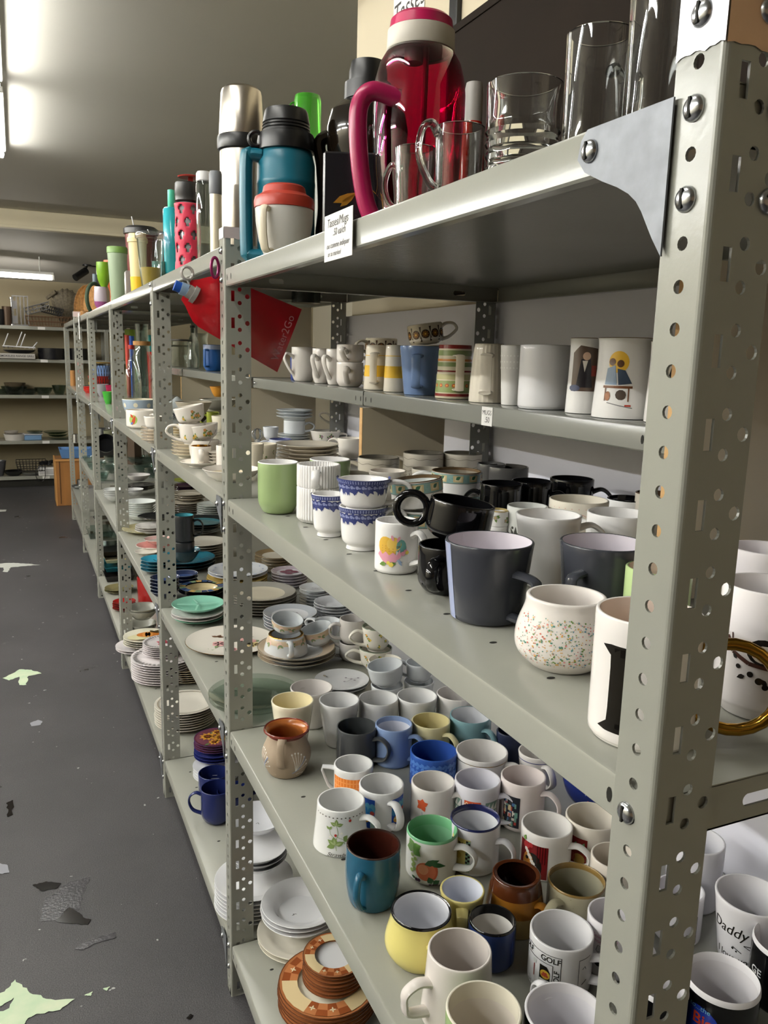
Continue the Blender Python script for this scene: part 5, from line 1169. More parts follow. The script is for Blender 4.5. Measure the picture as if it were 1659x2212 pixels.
stack('bowl','small pink bowl','on the pink plate by third post',342,1163,60,LZ+.014,1,.01,[C('#d9bfb8'),C('#c9a49e'),C('#e3ddd6'),C('#a8a098')],'bowl',hp=.022,cat='bowl')
stack('plate','pale yellow green oval platter','left of third post',318,1140,108,LZ,1,.01,[C('#c9bf92'),C('#c9bf92'),C('#6d6a4a'),C('#bdb387')],hp=.018)
stack('plate','white saucer','on the pale yellow platter',328,1134,70,LZ+.014,3,.009,[C('#d6d2cc')],hp=.014)
stack('plate','black oval plate','topping the saucers by third post',340,1114,82,LZ+.05,1,.01,[C('#232426')],hp=.014)
stack('plate','black plate with teal centre','right of third post',436,1123,118,LZ+.024,3,.010,[C('#1f2224'),C('#1f2224'),C('#1f2224'),C('#3f6f7a')],hp=.016)
stack('plate','white plate','under the black and teal plates',428,1135,100,LZ,3,.008,[C('#c9c9cb')],hp=.012,group='white plates under black teal plates')
stack('plate','pale grey plate','right of third post, low rear',440,1168,98,LZ,6,.010,[C('#bdb8ac')],hp=.014,group='pale grey plates right of third post')
stack('plate','cream side plate','behind the third post, upper row',402,1082,78,LZ,5,.010,[C('#bab3a4'),C('#8f887a')],hp=.014,group='cream side plates under the teacup shelf')
stack('plate','grey edged bowl plate','behind third post under teacup shelf',408,1064,74,LZ+.05,3,.010,[C('#bab3a4'),C('#8f887a')],hp=.016)
stack('plate','white side plate','left of second post under teacup shelf',458,1088,64,LZ,6,.010,[C('#c3c8c3')],hp=.014,group='white side plates under the teacup shelf')
stack('plate','lime green plate','under the teacup shelf by third post',400,1036,56,LZ+.06,1,.01,[C('#8f9a3a')],hp=.012)
stack('plate','dark purple plate','below the lime green plate',400,1048,58,LZ+.03,3,.009,[C('#3a2335')],hp=.012)
WC=C('#dfe3e0')
stack('bowl','white nested glass bowl','right of fourth post',303,1082,66,LZ,7,.010,[WC],'bowl',hp=.03,cat='bowl',group='white nested bowls right of fourth post')
stack('bowl','white oval serving dish','on dark plates right of fourth post',298,1025,52,LZ+.07,1,.01,[C('#c9c5c2')],'bowl',hp=.035,cat='bowl')
stack('plate','dark plate','under the white oval serving dish',303,1046,60,LZ+.03,3,.010,[C('#4a4a48')],hp=.012)
stack('bowl','crumpled white scalloped bowl','left of fourth post',246,1056,44,LZ+.01,4,.011,[C('#c9cbc9')],'bowl',hp=.03,cat='bowl')
stack('bowl','white scalloped dish','behind the fourth post',290,1056,38,LZ+.03,2,.012,[C('#d2d2d2')],'bowl',hp=.025,cat='bowl')
# ================================================================ bottles and glasses on top of the shelving
ZT,ZU=1.6005,1.6455
def std(name,label,cat,px,X,ymid,w,ytop,z,group=None):
    X,y=fit_x(px,X,ymid); R=.5*pxw(w,X,y,z+.1); h=max(.02,on(1,y,px,ytop).z-z)
    t=item(name,label,cat,X,y,z,group); return t,R,h
CLR=glass('#fbfdfc'); CLR2=thin('#eef2f1')
# stainless flask
t,R,h=std('thermos','tall stainless steel thermos with black band, behind second post top','thermos',522,.13,340,100,192,ZU)
part('body',[(0,0),(R*.9,0),(R*.92,.004),(R*.92,h*.64),(R*.9,h*.655)],STEEL,t,48)
part('band',[(R*.9,h*.645),(R*1.0,h*.655),(R*1.02,h*.67),(R*1.02,h*.715),(R*.99,h*.73),(R*.88,h*.73)],BLACKP,t,48)
part('cup_lid',[(R*.94,h*.73),(R*.95,h*.735),(R*.86,h*.965),(R*.82,h*.985),(R*.76,h*.99),(R*.7,h),(0,h)],STEEL,t,48)
# teal jug
TEALJ=mat('teal_plastic','#0f5d70',.35); t,R,h=std('insulated_jug','teal insulated jug with black screw top and side handle','jug',618,.098,400,124,240,ZT)
part('body',[(0,0),(R*.96,0),(R,.006),(R,h*.52),(R*1.01,h*.525),(R*1.01,h*.545),(R,h*.55),(R*.99,h*.66),(R*.90,h*.73),(R*.86,h*.745)],TEALJ,t,48)
part('collar',[(R*.9,h*.735),(R*.98,h*.74),(R*.99,h*.80),(R*.95,h*.845),(R*.80,h*.85)],BLACKP,t,48)
part('stopper',[(R*.78,h*.85),(R*.80,h*.855),(R*.79,h*.87),(R*.83,h*.875),(R*.79,h*.89),(R*.82,h*.895),(R*.78,h*.91),(R*.81,h*.915),(R*.74,h*.985),(R*.70,h),(0,h)],BLACKP,t,48)
bm=bmesh.new(); bx=[(-R*.9,h*.70),(-R*1.32,h*.70),(-R*1.5,h*.66),(-R*1.5,h*.12),(-R*1.38,h*.07),(-R*.9,h*.065)]
sweep(bm,[(x*.9,-R*.35,z) for x,z in cr([(a,b,0) for a,b in bx],6) for x,z in [(x,z)]] if False else [(p.x*.9,-R*.25,p.y) for p in cr([(a,b,0) for a,b in bx],6)],.012,.016,(0,1,0),12); obj('handle',bm,TEALJ,t)
bm=bmesh.new(); sweep(bm,[(-R*1.02+.012*math.cos(k*PI/8),-R*.3,h*.80+.012*math.sin(k*PI/8)) for k in range(16)],.004,.006,(0,1,0),8,closed=True); obj('lid_loop',bm,BLACKP,t)
# white mug with red lid
WHP=mat('pale_grey_plastic','#c9c7c0',.3); REDP=mat('red_plastic','#a83a2c',.35)
t,R,h=std('travel_mug','squat white travel mug with red lid, in front of teal jug','travel mug',614,.062,470,128,400,ZT)
part('body',[(0,0),(R*.62,0),(R*.66,.004),(R*.86,h*.25),(R*.96,h*.5),(R*.98,h*.67),(R*.96,h*.68)],WHP,t,48)
part('lid',[(R*.97,h*.675),(R*1.01,h*.68),(R*1.02,h*.76),(R*.98,h*.82),(R*.82,h*.86),(R*.74,h*.88),(R*.70,h*.96),(R*.62,h*.985),(R*.3,h),(0,h)],REDP,t,48)
bm=bmesh.new(); a=math.radians(-125)
sweep(bm,[(x*math.cos(a),x*math.sin(a),z) for x,z in [(p.x,p.y) for p in cr([(R*.93,h*.62,0),(R*1.13,h*.64,0),(R*1.22,h*.56,0),(R*1.20,h*.3,0),(R*1.08,h*.1,0),(R*.8,h*.10,0)],5)]],.004,.008,(-math.sin(a),math.cos(a),0),10); obj('handle',bm,mat('cream_plastic','#cfc5ae',.35),t)
# grey tumbler, green bottle
t,R,h=std('tumbler','slim pale grey tumbler between teal jug and black jug','tumbler',697,.30,400,52,312,ZT)
part('body',[(0,0),(R*.8,0),(R,h),(R*.9,h),(R*.7,.01),(0,.01)],mat('grey_tumbler','#9c9f98',.35),t)
GRP=mat('green_translucent','#58c23c',.15,trans=.6)
t,R,h=std('water_bottle','dark bottle with bright green flip cap, behind the teal jug','bottle',664,.46,300,70,208,ZT)
part('body',[(0,0),(R*.9,0),(R*.94,h*.6),(R*.8,h*.72),(R*.8,h*.76),(0,h*.76)],mat('dark_bottle','#1c201c',.2),t)
part('cap',[(R*.80,h*.76),(R*.82,h*.78),(R*.80,h*.98),(R*.74,h),(0,h)],GRP,t)
bm=bmesh.new(); sweep(bm,cr([(-R*.7,0,h*.80),(-R*1.1,0,h*.85),(-R*1.05,0,h*.95),(-R*.7,0,h*.97)],4),.003,.006,(0,1,0),8); obj('carry_loop',bm,GRP,t)
# smoky black jug
SMK=mat('smoky_black_plastic','#120d08',.08,coat=.3)
t,R,h=std('water_jug','smoky black water jug with side handle, left of pink jug','jug',792,.235,320,178,136,ZT)
part('body',[(0,0),(R*.86,0),(R*.95,.006),(R*.98,h*.10),(R*.80,h*.17),(R*.74,h*.24),(R*.76,h*.50),(R*.94,h*.58),(R*.98,h*.68),(R*.9,h*.76),(R*.62,h*.81),(R*.5,h*.82)],SMK,t,48,squash=lambda r,a:r*(1-.16*max(0,math.cos(a-PI))**2*0))
part('cap',[(R*.5,h*.82),(R*.56,h*.82),(R*.55,h*.90),(R*.45,h*.905),(R*.45,h*.955),(R*.40,h),(0,h)],BLACKP,t,32)
bm=bmesh.new(); sweep(bm,cr([(-R*.75,0,h*.66),(-R*1.12,0,h*.62),(-R*1.05,0,h*.5),(-R*1.0,0,h*.3),(-R*1.05,0,h*.14),(-R*.8,0,h*.07)],5),.012,.016,(0,1,0),10); obj('handle',bm,SMK,t)
bm=bmesh.new(); box(bm,-.045,.045,-.02,.02,0,.125,0,.003)
bm2=[(-.03,.045),(-.01,.055),(.0,.065),(-.02,.06)]
MB=mat('black_marble','#17171b',.2); GLD=mat('gold_foil','#c08f35',.3,metal=.7)
flat(bm,[leaf(-.03,.055,.04,.010,.4),leaf(-.02,.05,.03,.008,.7)]+line([(-.04,.02),(-.01,.03),(.04,.024)],.0012)+line([(.01,.12),(.02,.08),(.04,.06)],.0008),Matrix.Translation((0,-.0204,0))@Matrix.Rotation(PI/2,4,'X'),1)
p=on(0,.09,762,430); tag(obj('gift_tin',bm,[MB,GLD],loc=(.09,at_x(765,.09,430),ZT),smooth=False,recalc=False),'black marble patterned box with gold lettering, beside pink handle','box')
bpy.data.objects['gift_tin'].rotation_euler=(0,0,az(.09,p.y))
# pink jug
PINK=thin('#d66aa0'); PKS=mat('pink_plastic','#a8164c',.3); PKH=mat('pink_handle','#a3164f',.3,trans=.15)
t,R,h=std('water_jug','huge see-through pink water jug with white banded lid and handle','jug',905,.165,230,196,34,ZT)
wall=.0025
out_=[(R*.80,.0),(R*.86,.003),(R*.88,h*.10),(R*.86,h*.14),(R*.88,h*.20),(R*.96,h*.34),(R*1.0,h*.48),(R*1.0,h*.66),(R*.97,h*.72),(R*.88,h*.79),(R*.74,h*.84),(R*.66,h*.855)]
part('body',[(0,.0)]+out_+[(r-wall,z) for r,z in reversed(out_[1:])]+[(R*.78,.004),(0,.004)],PINK,t,56)
part('lid_band',[(R*.60,h*.845),(R*.72,h*.845),(R*.735,h*.85),(R*.72,h*.93),(R*.66,h*.935),(0,h*.935)],mat('lid_offwhite','#c3bdb0',.4),t,48)
part('cap',[(R*.66,h*.93),(R*.685,h*.935),(R*.66,h*.975),(R*.58,h*.99),(R*.3,h),(0,h)],PKS,t,48)
bm=bmesh.new(); sweep(bm,[(R*.12,-R*.1,h*.86),(R*.10,-R*.1,h*.5),(R*.02,-R*.1,h*.05)],.0045,.0045,None,10); obj('straw',bm,mat('pink_straw','#c05a92',.35),t)
bm=bmesh.new(); lathe(bm,[(0,h*.80),(R*.20,h*.80),(R*.20,h*.86)],20,cx=-R*.15,cy=0); obj('spout_tube',bm,PKS,t)
bm=bmesh.new(); sweep(bm,cr([(-R*.42,-R*.75,h*.60),(-R*.95,-R*.85,h*.625),(-R*1.22,-R*.85,h*.575),(-R*1.26,-R*.85,h*.46),(-R*1.18,-R*.82,h*.28),(-R*1.02,-R*.80,h*.135),(-R*.78,-R*.78,h*.07),(-R*.42,-R*.65,h*.085)],7),.0125,.0125,(0,1,0),14); obj('handle',bm,PKH,t)
# red bottle
t,R,h=std('water_bottle','red bottle with pale cap, behind the ribbed glass','bottle',1022,.42,250,56,180,ZT)
part('body',[(0,0),(R,0),(R*1.02,h*.55),(R*.95,h*.68),(R*.75,h*.78),(R*.7,h*.80),(0,h*.80)],mat('red_bottle','#8c1a12',.15,coat=.4),t)
part('cap',[(R*.68,h*.80),(R*.68,h*.97),(R*.6,h),(0,h)],mat('pale_cap','#8f8a86',.4),t)
# clear glasses
G='clear glasses on the top shelf'
tumbler('glass_mug','small clear glass mug, first glass right of pink handle',896,.075,375,88,322,ZT,CLR,.86,hd=150,hs='c',group=G,hk=dict(ra=.004,rb=.005,d=.016),seg=40)
tumbler('glass_mug','clear glass mug with loop handle on left, second glass',992,.085,330,106,277,ZT,CLR,.9,hd=200,hs='ear',group=G,hk=dict(z0=.25,z1=.9,d=.018,ra=.005,rb=.006),seg=40)
tumbler('glass_tumbler','clear glass tumbler with ribbed lower half',1130,.10,270,160,186,ZT,CLR,.92,th=.003,group=G,ribs=9,seg=48)
tumbler('glass_mug','tall wide clear glass beer mug left of the glass pitcher',1292,.095,180,142,78,ZT,CLR,.95,hd=60,hs='d',group=G,seg=48,base_t=.015,hk=dict(ra=.005,rb=.007))
tumbler('glass_pitcher','tallest clear glass pitcher, cut off by the top edge',1434,.10,100,152,-40,ZT,CLR,.92,hd=20,hs='d',group=G,seg=48,base_t=.018,hk=dict(ra=.006,rb=.008,z0=.3,z1=.9))
# bay two
t,R,h=std('flask','slim cream flask with grey cap, left of steel thermos','bottle',466,.05,440,28,371,ZU)
part('body',[(0,.02*h),(R*.9,.02*h),(R*.92,h*.74),(0,h*.74)],mat('cream_metal','#d8cdb4',.25,metal=.3),t); part('cap',[(R*.94,h*.74),(R,h*.75),(R*.98,h*.97),(R*.85,h),(0,h)],mat('grey_cap','#6d6f73',.4),t); part('base_ring',[(0,0),(R*.95,0),(R,h*.07),(R*.9,h*.08)],mat('grey_cap'),t)
t,R,h=std('flask','tall clear water bottle with milky lid beside pink bottle','bottle',441,.075,440,34,372,ZU)
part('body',[(0,0),(R*.9,0),(R*.95,h*.1),(R,h*.5),(R*1.02,h*.86),(R*.9,h*.9),(R*.86,h*.9),(R*.97,h*.86),(R*.95,h*.5),(R*.85,.01),(0,.01)],CLR2,t); part('lid',[(R*.9,h*.9),(R*.98,h*.91),(R*.95,h*.98),(R*.8,h),(0,h)],mat('milky_lid','#d9d7d6',.3),t)
PKR=mat('coral_silicone','#cf3550',.5)
t,R,h=std('water_bottle','glass bottle in pink silicone sleeve with diamond cutouts','bottle',405,.075,470,52,380,ZU)
part('body',[(0,.004),(R*.86,.004),(R*.88,h*.7),(R*.7,h*.76),(0,h*.76)],mat('bottle_glass','#8d9294',.08),t)
f=lambda z:R*(1.0+.035*math.sin(z/h*19))
bm=bmesh.new(); n=48; mz=40; ring=[]
hole=[(c*PI/3+(PI/6 if r%2 else 0),h*(.16+.125*r)) for r in range(5) for c in range(6)]
vs={}
for j in range(mz+1):
    for k in range(n): vs[j,k]=bm.verts.new((f(h*.72*j/mz)*math.cos(2*PI*k/n),f(h*.72*j/mz)*math.sin(2*PI*k/n),h*.72*j/mz))
for j in range(mz):
    for k in range(n):
        a=2*PI*(k+.5)/n; z=h*.72*(j+.5)/mz; ins=False
        for (ha,hz) in hole:
            da=abs((a-ha+PI)%(2*PI)-PI); 
            if da/.27+abs(z-hz)/(h*.058)<1: ins=True
        if not ins: bm.faces.new((vs[j,k],vs[j,(k+1)%n],vs[j+1,(k+1)%n],vs[j+1,k]))
o=obj('sleeve',bm,PKR,t,ang=60,recalc=False); md=o.modifiers.new('thick','SOLIDIFY'); md.thickness=.0025; md.offset=0
part('neck_cap',[(R*.7,h*.72),(R*.98,h*.75),(R*.97,h*.80),(R,h*.81),(R*.97,h*.92),(R*.9,h*.93),(0,h*.93)],mat('charcoal_cap','#2b2a29',.35),t)
bm=bmesh.new(); lathe(bm,[(0,h*.985),(R*.9,h*.98),(R*.95,h*.99),(R*.5,h*1.005),(0,h*1.01)],24,cx=R*.2); box(bm,R*.1,R*.5,-R*.1,R*.1,h*.92,h*.99); obj('flip_lid',bm,mat('rust_red_lid','#a5322a',.4),t)
TQB=mat('turquoise_bottle','#2fa9b5',.2,coat=.4)
t,R,h=std('water_bottle','turquoise slim bottle behind the pink sleeved bottle','bottle',371,.14,490,36,409,ZU)
part('body',[(0,0),(R*.8,0),(R*.82,h*.10),(R*.92,h*.11),(R,h*.4),(R,h*.80),(R*.85,h*.82)],TQB,t); part('cap',[(R*.3,h*.81),(R*.42,h*.83),(R*.40,h*.99),(0,h)],mat('mint_cap','#4fc7a8',.35),t)
# bay three
t,R,h=std('tumbler','clear double walled plastic tumbler with domed lid','tumbler',325,.06,550,62,500,ZU)
part('body',[(0,0),(R*.62,0),(R*.65,.004),(R*.9,h*.86),(R*.86,h*.86),(R*.6,.01),(0,.01)],CLR2,t); part('lid',[(R*.88,h*.86),(R*1.0,h*.87),(R*1.02,h*.93),(R*.96,h),(R*.9,h*.98),(R*.3,h*.94),(0,h*.94)],thin('#e4e1ea'),t)
bm=bmesh.new(); lathe(bm,[(0,.012),(R*.55,.012),(R*.68,h*.38),(0,h*.38)],24); obj('contents',bm,mat('pale_yellow_liquid','#cda94a',.3),t)
t,R,h=std('tumbler','cream cup with bee print and yellow sleeve','tumbler',298,.09,560,42,506,ZU)
part('body',[(0,h*.32),(R*.78,h*.32),(R*.9,h*.86),(R*.9,h*.88)],mat('cream_cup','#d9c691',.4),t); part('sleeve',[(0,0),(R*.72,0),(R*.82,h*.34),(R*.7,h*.34)],mat('yellow_sleeve','#e0b418',.4),t); part('lid',[(R*.85,h*.86),(R*1.02,h*.87),(R*1.02,h*.93),(R*.9,h*.95),(R*.85,h),(0,h)],mat('cream_cup'),t)
t,R,h=std('tumbler','black lidded cup with red side behind the cream bee cup','tumbler',305,.22,520,72,491,ZU)
part('body',[(0,0),(R*.7,0),(R*.92,h*.9),(0,h*.9)],mat('maroon_cup','#5d1f1c',.35),t); part('lid',[(R*.92,h*.9),(R,h*.91),(R,h*.97),(R*.8,h),(0,h)],BLACKP,t)
bm=bmesh.new(); sweep(bm,[(-R*.3,0,h*.9),(-R*.5,0,h*1.12)],.003,.003,None,8); obj('straw',bm,mat('clear_straw','#b9b9bd',.3),t)
t,R,h=std('tumbler','low turquoise banded glass beside the clear tumbler','glass',346,.10,580,34,566,ZU)
part('body',[(0,0),(R*.9,0),(R,h),(R*.94,h),(R*.85,.005),(0,.005)],mat('turq_glass','#7fb0a8',.2,trans=.3),t)
bm=bmesh.new(); box(bm,-.014,.014,-.03,.03,0,.135,0,.004,2); p=at_x(277,.09,590); tag(obj('plastic_pack',bm,mat('silver_wrap','#b3acae',.2,metal=.5,bump=.8,bscale=40),loc=(.09,p,ZU)),'crinkled silvery packet standing right of the sage tumbler','packet')
SG=mat('sage_tumbler','#8a9a80',.4); SGL=mat('sage_lid','#5f7f3c',.4)
t,R,h=std('tumbler','tall sage green tumbler with darker green lid','tumbler',255,.075,600,44,533,ZU)
part('body',[(0,0),(R*.68,0),(R*.70,.003),(R*.93,h*.88),(R*.9,h*.885)],SG,t); part('lid',[(R*.92,h*.88),(R*.98,h*.885),(R*.98,h*.97),(R*.93,h*.99),(R*.15,h*.985),(R*.15,h),(0,h)],SGL,t)
GG=mat('lime_goblet','#6c9620',.25)
def goblet(label,px,X,w,ytop,m):
    t,R,h=std('goblet',label,'goblet',px,X,600,w,ytop,ZU)
    part('body',[(0,0),(R*.7,0),(R*.68,.003),(R*.16,.008),(R*.13,h*.38),(R*.3,h*.45),(R*.8,h*.62),(R*.98,h*.8),(R*.96,h),(R*.9,h),(R*.9,h*.8),(R*.7,h*.63),(0,h*.48)],m,t); return t
goblet('lime green plastic goblet left of the sage tumbler',224,.06,30,567,GG)
goblet('orange plastic goblet between lime goblet and sage tumbler',238,.10,26,563,mat('orange_goblet','#b8552c',.3))
t,R,h=std('wine_tumbler','small stemless tumbler with purple base, left of lime goblet','tumbler',217,.035,640,28,620,ZU)
part('body',[(0,0),(R*.5,0),(R*.8,h*.15),(R,h*.45),(R*.85,h),(R*.8,h),(R*.9,h*.45),(0,.01)],mat('pearl_tumbler','#b6aeb8',.2,coat=.3),t); part('base_fill',[(0,.001),(R*.52,.001),(R*.83,h*.16),(R*.98,h*.34),(0,h*.34)],mat('purple_fill','#8a4a7a',.3),t)
for k,(px,X,yt,w,c,lb) in enumerate(((206,.16,592,10,'#5b6a74','thin grey vase behind the stemless tumbler'),(243,.05,612,9,'#c9c7c4','slim white candle holder beside the sage tumbler'))):
    t,R,h=std('vase',lb,'vase',px,X,630,w,yt,ZU); part('body',[(0,0),(R,0),(R*.8,h*.5),(R,h),(R*.8,h),(0,h*.9)],mat('vase%d'%k,c,.3),t)
# wicker on the far bays
WK=mat('wicker','#a0713a',.6,bump=.9,bscale=90,var=.45,vscale=60); WK2=mat('wicker_dark','#6b6250',.7,bump=.9,bscale=80,var=.4,vscale=50)
def tray(label,px,X,ymid,R,yaw,m,lean=84):
    y=at_x(px,X,ymid); t=tag(empty('wicker_tray',(X,y,1.65)),label,'tray')
    bm=bmesh.new(); lathe(bm,[(0,.0),(R*.9,0),(R*.97,.01),(R,.022),(R*.96,.024),(R*.9,.008),(0,.006)],44,squash=lambda r,a:r*(1+.012*math.cos(a*14))); obj('body',bm,m,t)
    t.matrix_world=Matrix.Translation((X,y,1.6505+R*1.0))@Matrix.Rotation(az(X,y)+yaw,4,'Z')@Matrix.Rotation(math.radians(lean),4,'X'); return t
tray('large round woven tray standing on edge behind wicker jug',187,.20,632,.165,-1.0,WK)
tray('smaller round woven tray leaning beside the large one',200,.14,640,.125,-1.05,WK)
t,R,h=std('wreath','dark green ring wreath among the wicker trays','wreath',205,.10,640,0.1,600,1.65); 
bm=bmesh.new(); y=t.location.y; r=.095; sweep(bm,[(r*.5*math.cos(k*PI/14),r*.8*math.cos(k*PI/14),r*1.12+r*math.sin(k*PI/14)) for k in range(28)],.012,.012,(0,1,0),8,closed=True); obj('ring',bm,mat('dark_green_foliage','#2b3d2a',.7,bump=1,bscale=80),t)
p=at_x(152,.03,672); t=item('wicker_jug','small wicker pitcher basket with arched handle, end of top shelf','basket',.12,min(p,5.5),1.65)
r=.055; part('body',[(0,0),(r*.8,0),(r*.95,.03),(r,.07),(r*.9,.07),(0,.06)],WK,t,28)
bm=bmesh.new(); sweep(bm,cr([(-r*.2,0,.06),(-r*.1,0,.12),(r*.2,0,.16),(r*.6,0,.13),(r*.9,0,.05)],5),.006,.006,(0,1,0),8); obj('handle',bm,WK,t)
bm=bmesh.new(); sweep(bm,[(-r*1.2,0,.075),(r*.1,0,.082),(r*1.4,0,.06)],.020,.020,(0,1,0),10); obj('roll',bm,WK,t)
p=min(5.2,at_x(180,.06,672)); t=item('wicker_roll','short wicker basket lying left of the hanging price sign','basket',.07,p,1.65); r=.5*pxw(20,.06,p,1.65)
part('body',[(0,0),(r*.7,0),(r,.02),(r*.95,.05),(r*.85,.05),(0,.02)],WK,t,24)
# ceiling camera
Yc=min([6.7+.02*k for k in range(70)],key=lambda Y:abs(on(1,Y,178,590).z+.092-(2.49-(Y-6.6)*.2129))); p=on(1,Yc,178,590); t=tag(empty('security_camera',p,0),'black bullet security camera under the far ceiling','camera')
bm=bmesh.new(); a=Vector((-.075,-.05,-.055)); b=Vector((.04,.03,.03)); sweep(bm,[a,a*.98,b],.036,.036,None,16); obj('housing',bm,BLACKP,t)
bm=bmesh.new(); sweep(bm,[(.03,.02,.03),(.05,.03,.075)],.01,.01,None,8); lathe(bm,[(0,.075),(.045,.075),(.045,.088),(0,.088)],16,cx=.05,cy=.03); sweep(bm,cr([(.05,.03,.082),(.15,.05,.075),(.3,.1,.06)],4),.005,.005,None,6); obj('bracket',bm,BLACKP,t)
# hanging price signs
p=on(0,-.003,171,697)
card('price_sign',Vector((-.005,p.y,1.585)),.075,.16,[('VERRES',.016,0,.05,.2),('.50 ch',.016,0,.015,.2),('ou comme',.012,0,-.02,.2),('indique',.012,0,-.045,.2)],'tall white handwritten price sign hanging from the far shelf edge','sign',tiltz=.05)
p=on(0,-.004,729,508)
card('price_sign',Vector((-.0035,p.y,p.z)),.096,.056,[('Tasses/Mugs',.0145,-.002,.017,.25),('.50 ea/ch',.012,.004,.005,.25),('ou comme indiquer',.0098,.0,-.010,.25),('or as marked',.0085,-.012,-.020,.25)],'white handwritten Tasses/Mugs price sign taped to top shelf edge','sign',tiltz=.0)
# red pouch on the second post
RP=mat('red_pouch','#b8121f',.22,coat=.5,bump=.4,bscale=9); RPW=mat('pouch_print','#d98a90',.4)
YPL=.052
def pq(x,y,dy=0): return on(1,YPL+dy,x,y)
org=pq(470,640); t=tag(empty('drink_pouch',org,0),'red foil drink pouch hooked on the second post by a carabiner','pouch')
TL_,TR_,BR_,BL_=[pq(*c) for c in ((428,576),(652,668),(599,804),(376,676))]
bm=bmesh.new(); V={}; nu,nv=18,12
for side in (1,-1):
    for i in range(nu+1):
        for j in range(nv+1):
            u,v=i/nu,j/nv
            w=(.5-.5*math.cos(min(1,u*4.5)*PI))**.7; vv=.5+(v-.5)*(.42+.58*w)      # shoulders narrow towards the neck
            p=(TL_*(1-u)+TR_*u)*(1-vv)+(BL_*(1-u)+BR_*u)*vv
            b=(.010*(math.sin(PI*min(1,max(0,u)))**.5)*(math.sin(PI*v)**.6))*(1-u*.7)+.0004
            V[side,i,j]=bm.verts.new((p.x-org.x,p.y-org.y-side*b+.0012*math.sin(9*u+4*v),p.z-org.z))
    for i in range(nu):
        for j in range(nv):
            q=[V[side,i,j],V[side,i+1,j],V[side,i+1,j+1],V[side,i,j+1]]; bm.faces.new(q if side==1 else q[::-1])
for i in range(nu):
    for j in (0,nv): bm.faces.new([V[1,i,j],V[-1,i,j],V[-1,i+1,j],V[1,i+1,j]])
for j in range(nv):
    for i in (0,nu): bm.faces.new([V[1,i,j],V[1,i,j+1],V[-1,i,j+1],V[-1,i,j]])
ux=(TR_-TL_).normalized(); uy=(BR_-TR_).normalized()
c=(TR_+BR_)/2-ux*.016-org+Vector((0,-.0045,0)); rot=Matrix((-uy,-ux,Vector((0,-1,0)))).transposed().to_4x4()
rot.translation=c; flat(bm,text_tris('Water2Go',.022),rot,1,True)
obj('pouch_body',bm,[RP,RPW],t,recalc=False,ang=50)
CLP=mat('clear_soft_plastic','#c9c4bd',.25,trans=.5)
bm=bmesh.new(); a=pq(424,640)-org; b=pq(405,628)-org; sweep(bm,[a,b],.014,.014,(0,1,0),16); sweep(bm,[a*.96+b*.04,a*.5+b*.5],.018,.018,(0,1,0),16); obj('neck_ring',bm,CLP,t)
bm=bmesh.new(); sweep(bm,[b,pq(390,622)-org],.0125,.010,(0,1,0),14); obj('spout',bm,mat('pale_blue_spout','#9cb7d6',.3,trans=.3),t)
bm=bmesh.new(); sweep(bm,[pq(391,622)-org,pq(377,616)-org],.0105,.0085,(0,1,0),14); obj('spout_cap',bm,mat('blue_spout_cap','#1c4fa8',.3),t)
bm=bmesh.new(); c0=pq(404,590)-org; sweep(bm,[c0+Vector((.011*math.cos(k*PI/6),0,.012*math.sin(k*PI/6))) for k in range(12)],.003,.006,(0,1,0),8,closed=True); sweep(bm,[c0-Vector((0,0,.012)),pq(410,618)-org],.002,.005,(0,1,0),6); obj('cap_strap',bm,CLP,t)
bm=bmesh.new(); q0,q1=on(1,.030,471,556),on(1,.030,474,600)
pts=[]; m_=(q0+q1)/2; hh=(q0-q1).length/2
for k in range(20):
    a=k*PI/10; pts.append(Vector((-.010+.006*math.sin(a)*1.2,.034,m_.z+hh*math.cos(a)))-org)
sweep(bm,pts,.003,.003,(0,1,0),8,closed=True); obj('carabiner',bm,mat('purple_carabiner','#7a1a4e',.3,metal=.6),t)
# ================================================================ teacups and dishes on the middle shelf, second and third bay
Wc=C('#e6e0d6'); Cc=C('#e0d8c4'); rosy=flor([C('#c98a5a',.3),C('#d9b25a',.3)],6,5,.35,.8,.005)
W4='left of second post'
stack('plate','cream saucer','under leaning teacups',406,950,70,ZM,5,.009,[C('#e4dbc6'),Wc,C('#d9c39a'),Wc],hp=.014,group='cream saucers under the leaning teacups')
lo=mug('teacup','white floral teacup with big handle left, under the tilted cup',415,915,58,ZM+.048,'cup',Wc,h=.055,hd=180,hs='ear',deco=rosy,cat='cup')
mug('teacup','white floral teacup tilted far over at the top left of its stack',416,898,66,lo['_top']-.003,'cup',Wc,h=.045,deco=rosy,cat='cup',tilt=(-12,0),on_=lo)
lo=mug('teacup','lower white floral teacup of the pair behind demitasse',440,950,66,ZM,'cup',Wc,h=.060,hd=0,hs='ear',deco=rosy,cat='cup')
mug('teacup','upper white floral teacup of the pair, wide open towards the front',438,920,70,lo['_top']-.002,'cup',Wc,deco=rosy,cat='cup',tilt=(-8,0),on_=lo)
sa=stack('plate','white saucer with tiny script','under demitasse cup, second post',435,996,90,ZM,1,.01,[Wc],hp=.014)
mug('teacup','white demitasse cup with gold rim and spoon, on a saucer',438,962,44,ZM+.006,'cyl',Wc,h=.048,hd=-90,cat='cup',rim=GOLD,xy=tuple(sa[0].location.xy),R=.5*pxw(44,sa[0].location.x,sa[0].location.y,ZM),rimw=.001)
x0,y0=sa[0].location.xy
t=item('teaspoon','silver teaspoon standing in the demitasse cup','spoon',x0,y0,ZM+.01)
bm=bmesh.new(); sweep(bm,[(.0,0,.0),(.018,0,.045),(.038,0,.085)],.0012,.003,(0,1,0),6); lathe(bm,[(0,-.004),(.007,0),(.004,.003),(0,.003)],10); obj('body',bm,CHROME,t)
